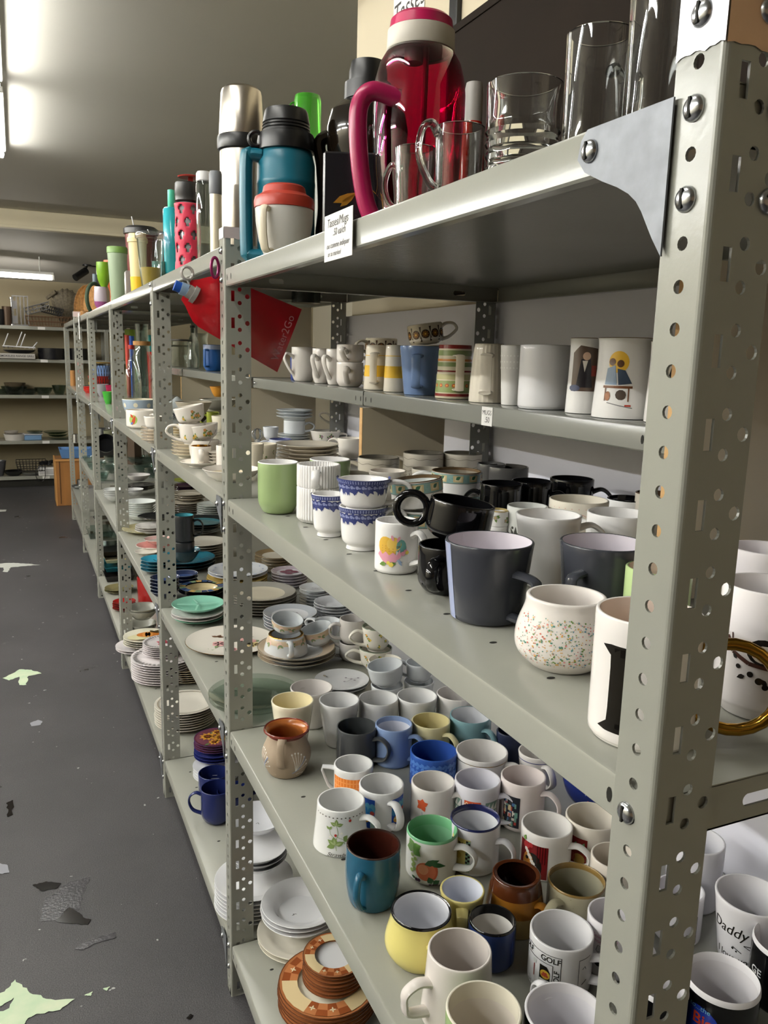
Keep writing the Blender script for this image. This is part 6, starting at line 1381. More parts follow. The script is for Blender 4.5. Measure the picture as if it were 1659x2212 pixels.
stack('plate','large white flat bowl','crossing the second post, middle shelf',500,1012,124,ZM,1,.01,[Wc,Wc,Wc,C('#e6d8bb')],'coupe',hp=.026)
stack('plate','tiny white saucer','behind demitasse cup, middle shelf',434,976,34,ZM,4,.008,[Wc],hp=.010)
stack('plate','grey white saucer','beside demitasse cup, middle shelf',468,975,34,ZM,5,.008,[C('#cfc8bc')],hp=.010)
mug('cup','white cup hidden behind the second post, middle shelf',485,962,36,ZM,'cyl',Wc,h=.06,cat='cup')
mug('mug','beige cup with leaf print right of second post',548,958,44,ZM,'taper',Cc,h=.07,cat='cup')
mug('teacup','cream cup with vine print beside scalloped saucers',572,958,54,ZM,'taper',Cc,h=.062,cat='cup',deco=flor([C('#a8a08c',.3)],5,4))
SCL=lambda r,a: r*(1+.02*math.cos(a*10))
stack('plate','cream scalloped saucer','behind the white ribbed mugs',664,958,136,ZM,5,.010,[C('#e3dac8')],hp=.016,group='cream scalloped saucers behind the ribbed mugs')
orch=flor([C('#8f7590',.3),C('#a893a8',.3)],5,6,.35,.75,.006,-.03,.035)
mug('teacup','white cup printed with mauve orchids, by the wooden divider edge',703,930,66,ZM,'taper',Wc,h=.050,deco=orch,cat='cup',hd=5,hs='sq',hk=dict(d=.02))
mug('teacup','white orchid cup lying tilted behind the orchid printed cup',735,905,60,ZM+.03,'cup',Wc,h=.045,deco=orch,cat='cup',hd=180,tilt=(18,0))
mug('teacup','white teacup right of the orchid cup, cut by the divider',757,946,56,ZM,'cup',Wc,h=.060,cat='cup',hd=160,hs='ear')
mug('teacup','small white cup with blue line left of the scalloped saucers',606,948,50,ZM,'cup',C('#d8dbe4'),h=.045,cat='cup',hd=178,rim=C('#59608f'))
mug('teacup','small white cup stacked near the silver caddy',585,922,34,ZM+.03,'cup',C('#d8dbe0'),h=.04,cat='cup')
sa=stack('plate','pale saucer','under the pale cup near rear panel',636,937,70,ZM,4,.008,[C('#d3d8da')],hp=.012)
lo=mug('teacup','pale blue white cup with handle between two groups of saucers',639,916,48,ZM+.036,'cyl',C('#d6dadd'),h=.044,hd=0,cat='cup',xy=tuple(sa[0].location.xy),R=.5*pxw(46,sa[0].location.x,sa[0].location.y,ZM))
for i in range(3):
    o=stack('plate','pale saucer','balanced on pale cup, level %s'%['one','two','three'][i],0,0,0,lo['_top']+.001+i*.010,1,.01,[C('#d3d8da')],hp=.014,xy=tuple(sa[0].location.xy),R=.5*pxw(78,sa[0].location.x,sa[0].location.y,ZM))
# silver wire tangle
t=item('wire_caddy','small silver wire holder seen right of second post','holder',on(2,ZM+.04,556,935).x,on(2,ZM+.04,556,935).y,ZM)
bm=bmesh.new(); 
for a in range(5): sweep(bm,[(.018*math.cos(k*PI/6)*math.cos(a),.018*math.cos(k*PI/6)*math.sin(a),.035+.018*math.sin(k*PI/6)) for k in range(12)],.0014,.0014,(math.sin(a),-math.cos(a),0),6,closed=True)
sweep(bm,[(0,0,0),(0,0,.02)],.01,.01,None,8); obj('body',bm,CHROME,t)
# casseroles, bowls
TAU=C('#a39a88',.3); 
stack('bowl','taupe oval casserole dish','behind the leaning teacups',418,868,78,ZM+.05,1,.01,[TAU],'bowl',hp=.055,cat='casserole')
stack('bowl','dark brown dish','under the taupe casserole',418,890,76,ZM,1,.01,[C('#4b3524')],'bowl',hp=.045,cat='dish')
lo=stack('bowl','lower olive grey casserole','left of second post',472,882,86,ZM,1,.01,[C('#b7b39a')],'bowl',hp=.05,cat='casserole')
stack('bowl','upper grey casserole','left of second post',472,862,84,ZM+.052,1,.01,[C('#99968a')],'bowl',hp=.045,cat='casserole')
stack('bowl','amber bowl','topping the grey casserole',472,835,38,ZM+.10,1,.01,[C('#c68a35')],'bowl',hp=.045,cat='bowl')
stack('plate','white oval tray','behind teacups near the third post',398,887,72,ZM+.035,1,.01,[C('#dfe2df')],hp=.015)
stack('plate','navy oval tray','below the white oval tray',388,895,52,ZM+.02,1,.01,[C('#262c3d')],hp=.012)
mug('mug','lime green mug behind the floral teacups',460,890,28,ZM,'cyl',C('#a9b34a'),h=.06,hd=180)
mug('teacup','cream flower cup at the left of the second post',478,898,42,ZM,'cup',Cc,h=.06,cat='cup',deco=rosy)
stack('plate','yellow edged plate','by the third post, behind saucers',385,918,44,ZM,4,.009,[C('#ddd3bd'),C('#d9c07a')],hp=.014)
t=item('teapot','small shiny white teapot lid end by third post','teapot',on(2,ZM+.05,383,875).x,on(2,ZM+.05,383,875).y,ZM)
part('body',[(0,0),(.03,0),(.05,.02),(.055,.04),(.045,.06),(.02,.075),(.01,.085),(0,.09)],C('#cdd2d2'),t,28)
bm=bmesh.new(); sweep(bm,cr([(-.045,0,.03),(-.07,0,.04),(-.08,0,.06)],4),.008,.008,None,8); obj('spout',bm,C('#cdd2d2'),t)
# third bay on the middle shelf
DOT=C('#9aa9b8',.2); DCM=C('#ddd6bd',.2)
mug('bowl','big blue grey mixing bowl with cream polka dots','',0,0,0) if False else None
mug('mixing_bowl','big blue grey mixing bowl with cream dots, right of fourth post',300,862,70,ZM,'bowl',DOT,C('#d9d3bf'),h=.085,cat='bowl',rim=DCM,deco=lambda p,R,h:p([circle(x/1000,h*z,.010,12) for x,z in ((-75,.7),(-45,.35),(-15,.72),(10,.3),(45,.7),(70,.4),(-95,.35))],DCM,-90,0))
mug('ladle_rest','dark blue handle resting against dotted bowl','',0,0,0) if False else None
t=mug('mug','white rectangular looking cup with parrot print, in front of dotted bowl',308,885,70,ZM,'cylb',Wc,h=.070,hd=-60,cat='cup',deco=lambda p,R,h:(p([circle(0,h*.5,.018,14,1,1)],C('#9ab85a',.3),-125,0),p([leaf(-.004,h*.2,.040,.014,1.2),leaf(.002,h*.6,.02,.01,2.4)],C('#c4472a',.3),-125,0,1),p([leaf(-.012,h*.25,.016,.009,.5)],C('#5a6fa8',.3),-125,0,2)))
mug('mug','white cup with blue handle knob behind parrot cup',321,872,40,ZM,'cyl',Wc,h=.06)
t=stack('plate','white saucer','behind third post, by the parrot cup',336,921,62,ZM,5,.010,[C('#e0d6c6'),Wc,C('#cbb28a')],hp=.012,group='white saucers beside the parrot cup')
mug('teacup','white cup on saucers beside the parrot cup',334,899,46,ZM+.055,'cup',Wc,h=.04,cat='cup')
stack('bowl','small white shell dish','behind the dotted bowl',318,835,42,ZM,2,.010,[C('#d2d2d0')],'bowl',hp=.03,cat='dish')
def bottle(label,px,X,ymid,w,ytop,z,m,prof,capm=None,cat='bottle',name='glass_bottle'):
    t,R,h=std(name,label,cat,px,X,ymid,w,ytop,z)
    th=.004; P_=[(R*r,h*q) for r,q in prof]
    part('body',[(0,0)]+P_+[(max(.001,r-th),zz) for r,zz in reversed(P_[1:])]+[(0,.006)],m,t,28)
    if capm: 
        r=P_[-1][0]; part('cap',[(r*.6,h*.97),(r*1.15,h*.97),(r*1.15,h*1.03),(0,h*1.03)],capm,t,20)
    return t
bottle('clear ribbed glass bottle with red cap, right of fourth post',286,.10,820,38,750,ZM,CLR2,[(.9,0),(.98,.03),(.92,.08),(1,.12),(.94,.17),(1,.22),(.94,.27),(1,.32),(.98,.5),(.9,.62),(.5,.76),(.28,.86),(.3,1)],mat('red_cap','#b3322e',.35))
bottle('tall clear glass canister with cork lid behind red capped bottle',308,.17,800,44,742,ZM,CLR2,[(.95,0),(1,.03),(1,.80),(.75,.86),(.72,1)],mat('cork_lid','#a97a45',.7,bump=.4),'canister','glass_canister')
bottle('narrow glass vase standing upside down behind the canister',306,.24,720,28,700,ZM+.0,thin('#dfe7e4'),[(.7,0),(.75,.1),(.85,.6),(1,1)],None,'vase','glass_vase')
bottle('big square sided glass jar on the raised rear shelf',392,.42,760,50,735,ZH,CLR2,[(.95,0),(1,.04),(1,.75),(.85,.82),(.85,.95)],mat('jar_lid','#3d3b38',.5),'jar','glass_jar')
bottle('glass pitcher leaning shape behind the blue travel mug',432,.46,750,40,720,ZH,CLR2,[(.6,0),(.7,.03),(1,.5),(.8,.8),(.9,1)],None,'pitcher','glass_pitcher')
bottle('glass bottle with black stopper at rear of raised shelf',417,.52,740,26,706,ZH,thin('#d5dcd9'),[(.9,0),(1,.05),(1,.6),(.4,.8),(.4,1)],BLACKP)
bottle('glass carafe between the square jar and blue travel mug',414,.41,770,26,742,ZH,CLR2,[(.6,0),(.9,.05),(1,.4),(.5,.75),(.6,1)],None,'carafe','glass_carafe')
BLM=mat('blue_plastic','#1d4f8c',.3)
t=mug('travel_mug','blue plastic travel mug with frosted rim on raised rear shelf',461,745,44,ZH,'round',BLM,BLM,X=.41,hd=-125,hs='d',bands=((.82,1.0,mat('frosted_band','#8f9bb8',.3)),),cat='travel mug',hk=dict(rb=.007,d=.02))
tumbler('toy_cup','small dark blue cup at the left end of raised shelf',634,.42,790,14,772,ZH,mat('cobalt_plastic','#2b3f86',.3),cat='cup')
# colourful plastic kitchen things, bays four to six
def simple(name,label,cat,px,X,y,w,ytop,z,m,prof,group=None,seg=24,ring=True):
    t,R,h=std(name,label,cat,px,X,y,w,ytop,z,group); part('body',[(0,0)]+[(R*a,h*b) for a,b in prof]+([(R*prof[-1][0]*.93,h*.98),(0,h*.15)] if ring else [(0,h)]),m,t,seg); return t
cup_=[(.7,0),(.8,.5),(1,1)]
REDQ=mat('red_plastic_kit','#b8281f',.3); GRQ=mat('green_plastic_kit','#3f9a35',.3); MAG=mat('magenta_plastic','#b02450',.3)
simple('plastic_tumbler','red plastic tumbler in the fourth bay','tumbler',276,.30,760,12,724,ZM,mat('coral_tumbler','#c4463a',.3),cup_)
simple('plastic_tumbler','blue plastic tumbler beside the red one','tumbler',285,.32,750,11,726,ZM,mat('royal_tumbler','#2352b4',.3),cup_)
simple('plastic_tumbler','teal plastic tumbler behind the glass vase','tumbler',324,.34,750,12,724,ZM,mat('teal_tumbler','#2c8a8a',.3),cup_)
simple('plastic_lidded_cup','lime topped plastic jar behind tumblers in fourth bay','jar',283,.42,720,26,712,ZM,mat('lime_top','#8aa83a',.4),[(1,0),(1,1)])
simple('plastic_bowl','red plastic jug right of the fourth post','jug',326,.28,780,16,760,ZM,REDQ,cup_)
simple('plastic_bowl','lime green plastic bowl in the fourth bay','bowl',234,.08,870,24,846,ZM,GRQ,[(.5,0),(.8,.5),(1,1)])
simple('plastic_bowl','crimson plastic bowl behind lime green bowl','bowl',240,.12,850,22,832,ZM,MAG,[(.5,0),(.8,.5),(1,1)])
simple('plastic_bowl','clear plastic bowl leaning left of lime green bowl','bowl',221,.12,860,28,830,ZM,mat('frosted_plastic','#b4b2b8',.2,trans=.4),[(.4,0),(.8,.4),(1,1)])
for k in range(3): 
    y=at_x(188,.06,850)*1; R=.5*pxw(34,.06,y,ZM); bm=bmesh.new(); lathe(bm,[(0,0),(R*.7,0),(R,.022),(R*.96,.024),(R*.66,.003),(0,.003)],28); tag(obj('serving_tray',bm,REDQ,loc=(.09,y,ZM+.001+k*.010)),'red plastic serving tray, %s of three on the fifth bay edge'%['lowest','middle','top'][k],'tray','red plastic trays')
simple('plastic_box','yellow plastic tub on the red trays','tub',197,.14,840,10,828,ZM+.03,mat('yellow_tub','#d9a52c',.4),[(.9,0),(1,1)])
simple('plastic_box','pale blue lunch box with handle in the fifth bay','box',221,.30,800,40,790,ZM+.06,mat('sky_plastic','#7f9fd6',.35),[(.95,0),(1,1)])
simple('plastic_basin','red plastic basin below pale blue lunch box','basin',215,.28,815,48,812,ZM,REDQ,[(.8,0),(1,1)])
t,R,h=std('basket','wire basket with brass rim in the fifth bay','basket',222,.14,800,34,784,ZM)
bm=bmesh.new(); n=16
for k in range(n):
    a0,a1=2*PI*k/n,2*PI*(k+2)/n
    sweep(bm,[(R*.8*math.cos(a0),R*.8*math.sin(a0),0),(R*math.cos(a1),R*math.sin(a1),h)],.0015,.0015,None,5); sweep(bm,[(R*.8*math.cos(a1),R*.8*math.sin(a1),0),(R*math.cos(a0),R*math.sin(a0),h)],.0015,.0015,None,5)
obj('mesh',bm,mat('dark_wire','#2a2a2c',.4,metal=.5),t)
bm=bmesh.new(); sweep(bm,[(R*math.cos(k*PI/16),R*math.sin(k*PI/16),h) for k in range(32)],.004,.004,(0,0,1),6,closed=True); obj('rim',bm,mat('brass_rim','#8f7434',.35,metal=.6),t)
t,R,h=std('utensil_jar','white jar holding pink striped straws in sixth bay','jar',172,.08,830,14,812,ZM); part('body',[(0,0),(R,0),(R,h),(R*.9,h),(R*.9,.01),(0,.01)],WHT,t,20)
bm=bmesh.new(); 
for k in range(7): a=k*.9; sweep(bm,[(R*.3*math.cos(a),R*.3*math.sin(a),.01),(R*.9*math.cos(a),R*.9*math.sin(a),h*2.3)],.004,.004,None,6)
obj('straws',bm,mat('pink_straws','#c9848a',.4),t)
simple('utensil_crock','wooden spoon crock at the end of sixth bay','crock',146,.06,830,12,800,ZM,mat('wood_tan','#a8763e',.6),[(1,0),(.9,1)])
# glassware, dark pans, dishes on the lower shelves of the far bays
GL2=thin('#dfe9e6')
rg=random.Random(12)
def gbowl(px,py,w,z,k,h=.05,m=None,label=None,n=1):
    return stack('glass_bowl','clear glass bowl',label or ('number word'),px,py,w,z,n,.012,[m or GL2],'bowl',hp=h,cat='bowl',seg=28)
GB=[(310,1003,46,'right of fourth post, rear of shelf'),(330,1012,36,'beside third post, rear of shelf'),(295,985,40,'behind white oval serving dish'),(322,985,44,'tall stack behind third post'),(262,1010,30,'left of fourth post, front'),(236,1002,34,'left of fourth post, middle'),(222,1018,28,'by fifth post, front'),(215,995,30,'by fifth post, rear'),(240,985,32,'left of fourth post, rear'),(200,1000,24,'between fifth and sixth posts'),(190,985,24,'beside sixth post')]
for k,(x,y,w,l) in enumerate(GB): gbowl(x,y,w,.6855,k,.045,None,l,2 if k<8 else 1)
BKP=mat('black_pan','#17171a',.25); 
def pan(label,px,X,y,w,z,m=BKP,hz=.05,name='frying_pan',cat='pan',hd=0):
    X,yy=fit_x(px,X,y); R=.5*pxw(w,X,yy,z); t=item(name,label,cat,X,yy,z)
    part('body',[(0,0),(R*.8,0),(R,hz),(R*.96,hz),(R*.78,.004),(0,.004)],m,t,28)
    bm=bmesh.new(); sweep(bm,[(R*.95,0,hz*.8),(R*1.7,0,hz*1.1)],.006,.010,(0,0,1),8); obj('handle',bm,m,t); return t
t=pan('black frying pan propped in the fourth bay under middle shelf',229,.16,975,42,.80)
t.rotation_euler=(math.radians(62),0,az(.16,t.location.y)); 
bm=bmesh.new(); box(bm,-.10,.10,-.10,.10,0,.115,0,.004)
o=obj('pan_crate',bm,mat('dark_crate','#1c1a18',.6),loc=(.2,at_x(232,.2,985),.686)); tag(o,'dark crate holding the propped frying pan in fourth bay','crate')
simple('coffee_pot','chrome pot with red lid behind black frying pan','pot',222,.34,945,36,925,.686,mat('chrome_dull','#a9acae',.2,metal=.9),[(1,0),(1,1)])
simple('cooking_pot','olive enamel pot in the fourth bay','pot',240,.24,950,30,930,.80,mat('olive_enamel','#7f8166',.3),[(.9,0),(1,1)])
for k,(px,X,y,w,yt,l) in enumerate(((290,.33,960,30,940,'dark striped box behind fourth post'),(178,.12,965,18,950,'maroon box by the sixth post'),(164,.10,955,16,938,'chrome kettle by the seventh post'))):
    simple('storage_box',l,['box','box','kettle'][k],px,X,y,w,yt,.686,[mat('striped_box','#3a2a1a',.5),mat('maroon_box','#4a1519',.5),CHROME][k],[(1,0),(.9,1)],seg=[4,4,20][k])
# bottom shelves of the far bays
BKT=mat('baking_black','#1a1715',.4)
def traybox(label,px,py,w,d,z,hz,m,name='baking_dish',cat='baking dish',inn=None):
    p=on(2,z+hz,px,py); L_=pxw(w,p.x,p.y,z); bm=bmesh.new()
    o=[(-L_/2,-d/2),(L_/2,-d/2),(L_/2,d/2),(-L_/2,d/2)]; s=.86
    def ring(f,zz): return [bm.verts.new((a*f,b*f,zz)) for a,b in o]
    R_=[ring(s,0),ring(1,hz),ring(.96,hz),ring(s*.94,.006)]
    for a,b in zip(R_,R_[1:]):
        for i in range(4): bm.faces.new((a[i],a[(i+1)%4],b[(i+1)%4],b[i]))
    bm.faces.new(R_[0][::-1]); f=bm.faces.new(R_[-1]); f.material_index=1
    bmesh.ops.bevel(bm,geom=bm.edges[:],offset=.002,segments=1,affect='EDGES')
    o=obj(name,bm,[m,inn or m],loc=(max(p.x,L_/2*0+.11),p.y,z+.0005),smooth=False); o.rotation_euler=(0,0,0); return tag(o,label,cat)
traybox('orange and black baking tray lowest in fourth bay stack',246,1232,60,.30,ZB,.035,BKT,inn=BKT)
traybox('teal rectangular baking dish above the orange tray',246,1215,54,.26,ZB+.037,.03,mat('teal_dish','#1f5f6a',.2))
traybox('cream rectangular dish with leaf print above the teal dish',246,1200,46,.22,ZB+.069,.025,C('#cfc49c'))
traybox('dark brown baking pan above the cream dish',240,1180,58,.30,ZB+.096,.03,BKT)
traybox('clear glass baking dish on the dark brown pan',238,1158,60,.30,ZB+.128,.035,GL2)
traybox('large clear glass tray by the fifth post, bottom shelf',205,1143,50,.30,ZB,.045,GL2)
traybox('white folded plastic tray on the bottom shelf by fifth post',222,1116,40,.22,ZB+.05,.02,WHT)
traybox('pale cutting board at the edge by the fifth post',200,1180,20,.16,ZB,.015,mat('pale_board','#9fb0ae',.4))
t,R,h=std('wire_basket','black wire basket hanging low in fifth bay','basket',212,.24,1085,44,1062,ZB)
bm=bmesh.new()
for k in range(20): a=2*PI*k/20; sweep(bm,[(R*math.cos(a),R*math.sin(a),0),(R*math.cos(a),R*math.sin(a),h)],.0018,.0018,None,5)
for q in range(5): sweep(bm,[(R*math.cos(k*PI/10),R*math.sin(k*PI/10),h*q/4) for k in range(20)],.0018,.0018,(0,0,1),5,closed=True)
obj('mesh',bm,mat('dark_wire'),t)
simple('steel_bowl','shiny steel mixing bowl at the far end low shelf','bowl',164,.14,1060,26,1048,.302,CHROME,[(.5,0),(.9,.5),(1,1)])
simple('steel_pot','shiny steel pot behind the steel mixing bowl','pot',178,.30,1050,22,1036,.302,CHROME,[(1,0),(1,1)])
# ================================================================ far shelving goods and the cabinet
FY=7.80
def fx(px,py,Y=FY): return on(1,Y,px,py)
def fbowl(label,px,w,z,h,m,cat='bowl',name='glass_bowl',Y=FY,prof=((.55,0),(.85,.5),(1,1))):
    p=fx(px,760,Y); R=.5*pxw(w,p.x,Y,z); bm=bmesh.new(); lathe(bm,[(0,0)]+[(R*a,h*b) for a,b in prof]+[(R*prof[-1][0]*.94,h),(R*.5,.012),(0,.012)],28); return tag(obj(name,bm,m,loc=(p.x,Y,z+.0006)),label,cat)
z1,z2,z3,z4,z5=1.671,1.338,.968,.491,.115
ACR=mat('clear_acrylic','#b9b9bb',.1,trans=.6); WIR=mat('chrome_wire','#b9b9bb',.25,metal=.9)
p=fx(44,665); t=item('acrylic_rack','tall clear acrylic disc rack on the far top shelf','rack',p.x,FY,z1,rz=0)
bm=bmesh.new(); 
for x in (-.07,-.035,0,.035,.07): 
    for y in (-.06,.06): box(bm,x-.004,x+.004,y-.004,y+.004,0,.30)
box(bm,-.075,.075,-.065,.065,0,.012); box(bm,-.075,.075,-.065,.065,.292,.302); box(bm,-.07,-.03,-.05,.05,.02,.10); box(bm,-.07,-.03,-.05,.05,.17,.25); obj('body',bm,ACR,t,smooth=False)
p=fx(25,665); t=item('lamp_stand','thin chrome stand left of the acrylic rack','stand',p.x,FY,z1,rz=0); bm=bmesh.new(); sweep(bm,[(0,0,0),(0,0,.27)],.008,.008,None,10); lathe(bm,[(0,0),(.03,0),(.03,.015),(0,.02)],16); lathe(bm,[(0,.26),(.02,.265),(.02,.285),(0,.29)],16); obj('body',bm,WIR,t)
for k,(px,w,h,l,m) in enumerate(((-4,40,.16,'dark saucepan at the left edge, far top shelf',BKP),(20,22,.19,'bronze canister behind the thin chrome stand',mat('bronze_can','#4a3a2c',.4,metal=.4)))):
    o=fbowl(l,px,w*.9,z1,h,m,['saucepan','canister'][k],['saucepan','canister'][k],prof=((.9,0),(1,.5),(1,1)))
def wirebox(name,label,cat,px,w,z,d,h,nx,m,Y=FY,tilt=0,thk=.0025,flare=1.15):
    p=fx(px,760,Y); L_=pxw(w,p.x,Y,z); t=item(name,label,cat,p.x,Y,z,rz=0); bm=bmesh.new()
    def pt(u,v,q): f=1+(flare-1)*q; return ((u-.5)*L_*f,(v-.5)*d*f,h*q+.003)
    for i in range(nx+1):
        u=i/nx; sweep(bm,[pt(u,0,1),pt(u,0,0),pt(u,1,0),pt(u,1,1)],thk,thk,(1,0,0),4)
    for q in (0,.5,1): sweep(bm,[pt(0,0,q),pt(1,0,q),pt(1,1,q),pt(0,1,q)],thk*1.3,thk*1.3,(0,0,1),4,closed=True)
    obj('body',bm,m,t); 
    if tilt: t.rotation_euler=(0,math.radians(tilt),0); t.location.z+=math.sin(math.radians(abs(tilt)))*L_/2
    return t
COP=mat('copper_wire','#7d5f48',.4,metal=.6)
wirebox('wire_basket','long copper toned wire tray basket on far top shelf','basket',108,80,z1,.26,.10,14,COP)
wirebox('wire_rack','white wire rack leaning over the copper basket','rack',88,46,z1+.115,.16,.07,6,WIR,tilt=-18,Y=7.84)
wirebox('wire_basket','dark wire basket in front of fan shaped basket','basket',114,40,z1+.115,.16,.07,10,mat('dark_wire'),tilt=12,Y=7.86)
t=item('fan_basket','grey fan shaped wicker basket, top right of the far shelf','basket',fx(138,650,7.98).x,7.99,z1+.12,rz=0)
bm=bmesh.new(); n=22
A=[bm.verts.new((.02+.19*math.cos(math.radians(35+110*k/n))*(1+.05*math.sin(k*2)),-.05-.05*math.sin(PI*k/n),.02+.26*math.sin(math.radians(35+110*k/n))*(1+.04*math.sin(k*2)))) for k in range(n+1)]
B=[bm.verts.new((.02+.06*math.cos(math.radians(35+110*k/n)),.02,-.11)) for k in range(n+1)]
for i in range(n): bm.faces.new((A[i],A[i+1],B[i+1],B[i]))
o=obj('body',bm,WK2,t,recalc=True); md=o.modifiers.new('t','SOLIDIFY'); md.thickness=.012
bm=bmesh.new(); sweep(bm,[(-.17,-.05,.18),(-.08,-.1,.25)],.02,.02,None,8); obj('roll',bm,WK2,t)
# second level
p=fx(38,785); bm=bmesh.new(); box(bm,-.17,.17,-.12,.12,0,.052,0,.003); flat(bm,text_tris('SMOKELESS RANGE GRILL',.028,'bold'),Matrix.Translation((0,-.1206,.026))@Matrix.Rotation(PI/2,4,'X'),1,True)
tag(obj('grill_box',bm,[mat('grey_carton','#b5b1ab',.6),mat('carton_print','#3a3a3c',.6)],loc=(p.x,FY-.02,z2+.0005),smooth=False,recalc=False),'flat grey carton printed SMOKELESS RANGE GRILL','box')
o=fbowl('black round griddle pan on the grill carton',42,66,z2+.054,.035,BKP,'pan','griddle_pan')
p=fx(42,745); t=item('dish_rack','white wire dish rack tipped on the black griddle','rack',p.x,FY,z2+.092,rz=0); bm=bmesh.new(); WHW=mat('white_wire','#d2d2d4',.35)
for k in range(8): sweep(bm,cr([(-.15+.04*k,-.09,.035-.004*k),(-.15+.04*k,0,.01+.003*k),(-.15+.04*k,.09,.03)],3),.003,.003,None,5)
for a,b in (((-.15,-.09,.035),(-.10,-.09,.16)),((-.03,-.09,.03),(.03,-.09,.18)),((.01,-.09,.03),(.06,-.09,.16)),((.12,-.09,.02),(.17,-.09,.08)),((-.16,-.09,.035),(.15,-.09,.02)),((-.16,.09,.03),(.15,.09,.03))): sweep(bm,[a,b],.006,.006,None,6)
obj('body',bm,WHW,t)
fbowl('black enamel roasting pot, right side of far second shelf',113,58,z2,.115,BKP,'pot','roasting_pot',prof=((.95,0),(1,.5),(1.02,1)))
fbowl('black pot behind the last shelf post, far second shelf',168,40,z2,.12,BKP,'pot','stock_pot',prof=((1,0),(1,1)))
# third level: glass bowls
GF=thin('#c3cdc6')
for px,w,h,l in ((26,54,.085,'large clear glass bowl, left on far third shelf'),(58,34,.06,'shallow glass bowl second from left, far third shelf'),(90,38,.075,'clear round glass bowl in the middle, far third shelf'),(124,30,.10,'straight sided glass bowl, right on far third shelf'),(0,34,.055,'dark glass bowl at the left edge, far third shelf')): fbowl(l,px,w,z3,h,GF)
fbowl('brown glass casserole behind the large glass bowl',28,44,z3,.115,mat('brown_glass','#5a5040',.15),Y=7.99)
# fourth level
fbowl('white oval casserole with brown band, far fourth shelf',22,46,z4,.065,C('#d4d0ca'),'casserole','casserole',prof=((.85,0),(.95,.6),(1,1)))
fbowl('white lid lying on the brown banded casserole',14,30,z4+.066,.03,C('#c9c3bb'),'lid','casserole_lid')
p=fx(71,940); bm=bmesh.new(); box(bm,-.085,.085,-.06,.06,0,.055,0,.006); box(bm,-.095,.095,-.07,.07,.055,.064,1,.002); tag(obj('plastic_tub',bm,[mat('blue_print_tub','#6f93b8',.4),WHT],loc=(p.x,FY,z4+.0005),smooth=False),'rectangular margarine style tub with blue print, far fourth shelf','tub')
for k,(px,w,z,l) in enumerate(((118,48,z4,'lowest green glass dish of the far stack'),(116,42,z4+.03,'second green glass dish of the far stack'),(112,52,z4+.06,'wide green glass plate topping the far stack'),(66,34,z4+.066,'clear glass lid on the blue printed tub'))): fbowl(l,px,w,z,.028,thin('#9fb3a2'),'dish','glass_dish')
# fifth level
BKM=mat('black_metal','#131315',.3)
for k,(px,w,h,l) in enumerate(((14,40,.05,'black grill plate at the left, far lowest shelf'),(52,44,.035,'chrome cooling tray, far lowest shelf'),(-18,30,.16,'grey kettle at the left edge, far lowest shelf'))): fbowl(l,px,w,z5,h,[BKM,WIR,mat('grey_kettle','#4a4a50',.3)][k],['grill plate','tray','kettle'][k],['grill_plate','cooling_tray','kettle'][k])
wirebox('appliance_rack','tangled dark wire racks on the far lowest shelf','rack',54,52,z5+.05,.2,.10,9,BKM)
p=fx(101,1014); bm=bmesh.new(); BW,BH=.085,.085
box(bm,-BW,BW,-.08,.08,0,BH,0,.004)
for i in range(12):
    for j in range(4): 
        x,z=-BW+.014+i*.0135,.018+j*.014; flat(bm,[rect(x-.0035,z-.004,x+.0035,z+.004)],Matrix.Translation((0,-.0806,0))@Matrix.Rotation(PI/2,4,'X'),1)
tag(obj('plastic_basket',bm,[WHT,HOLE],loc=(p.x,FY-.02,z5+.0005),smooth=False,recalc=False),'white slotted plastic basket on the far lowest shelf','basket')
bm=bmesh.new(); rn=random.Random(3)
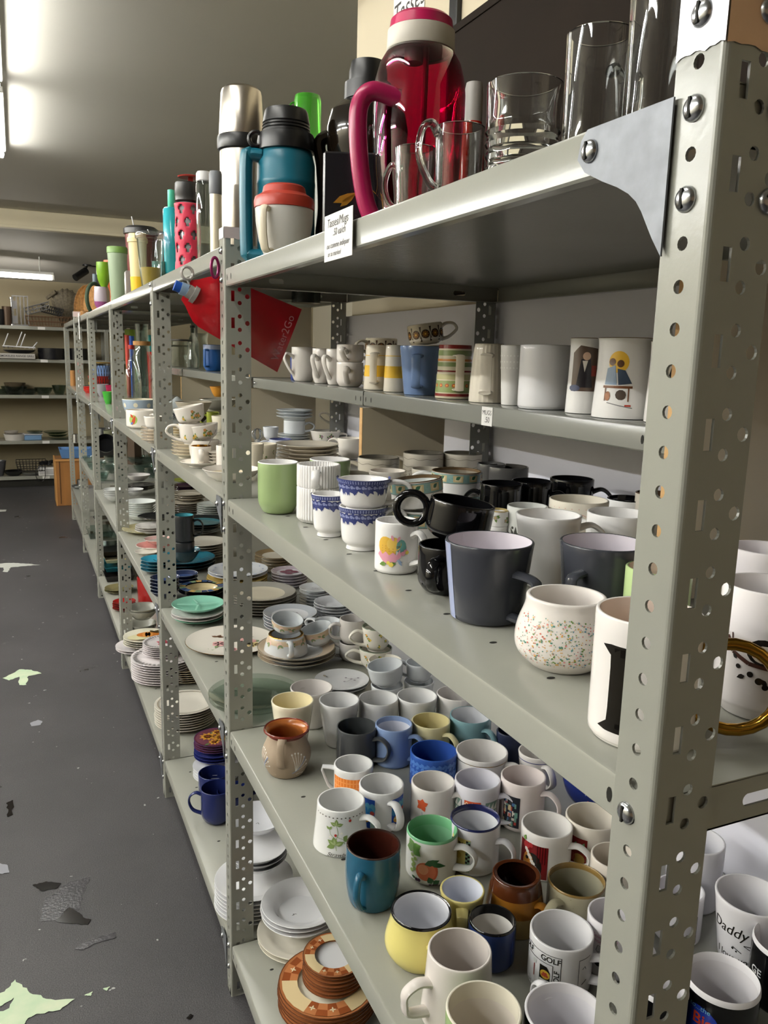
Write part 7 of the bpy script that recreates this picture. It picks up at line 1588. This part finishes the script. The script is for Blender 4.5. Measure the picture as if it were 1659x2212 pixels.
for k in range(6): sweep(bm,cr([(rn.uniform(-.07,.07),rn.uniform(-.05,.05),.01+rn.uniform(0,.05)) for _ in range(6)],5),.006,.006,None,6)
tag(obj('black_cables',bm,BKM,loc=(p.x,FY-.02,z5+BH+.006)),'black appliance cables heaped on the white basket','cables')
c=fx(84,1020,7.68); bm=bmesh.new(); sweep(bm,cr([(.02,0,.08),(-.03,-.01,.02),(-.02,-.012,-.06),(.03,-.012,-.085),(.06,-.01,-.03),(.06,0,.07)],6),.004,.004,None,6); tag(obj('power_cord',bm,BKM,loc=(c.x,7.675,z5+.03)),'black cord looping down over the far lowest shelf edge','cord')
# wooden cabinet and blue bin
OAK=mat('oak_veneer','#a3703c',.45,var=.2,vscale=4,stretch=(6,6,.6)); 
t=item('cabinet','low oak veneer cabinet at the aisle end with blue bin on it','cabinet',-.085,6.46,0,rz=0)
bm=bmesh.new(); box(bm,0,.50,0,.34,0,.435,0,.003); obj('body',bm,OAK,t,smooth=False)
bm=bmesh.new(); box(bm,-.012,.0,.0,.34,.0,.44,0,.002); box(bm,-.014,.51,-.012,0,.42,.44,0,.001); box(bm,.025,.032,-.004,0,.02,.42,1); obj('trim',bm,[mat('oak_edge','#bd8a4f',.5),mat('oak_groove','#5f3f22',.6)],t,smooth=False)
bm=bmesh.new(); 
lo=[bm.verts.new((x,y,0)) for x,y in ((.0,0),(.26,0),(.26,.2),(0,.2))]; hi=[bm.verts.new((x,y,.085)) for x,y in ((-.02,-.02),(.28,-.02),(.28,.22),(-.02,.22))]; h2=[bm.verts.new((x,y,.085)) for x,y in ((-.01,-.01),(.27,-.01),(.27,.21),(-.01,.21))]; l2=[bm.verts.new((x,y,.008)) for x,y in ((.01,.01),(.25,.01),(.25,.19),(.01,.19))]
for a,b in ((lo,hi),(hi,h2),(h2,l2)):
    for i in range(4): bm.faces.new((a[i],a[(i+1)%4],b[(i+1)%4],b[i]))
bm.faces.new(lo[::-1]); bm.faces.new(l2)
tag(obj('storage_bin',bm,mat('blue_bin','#5a83b8',.4),loc=(-.03,6.52,.4405),smooth=False),'blue plastic bin on top of the oak cabinet','bin')
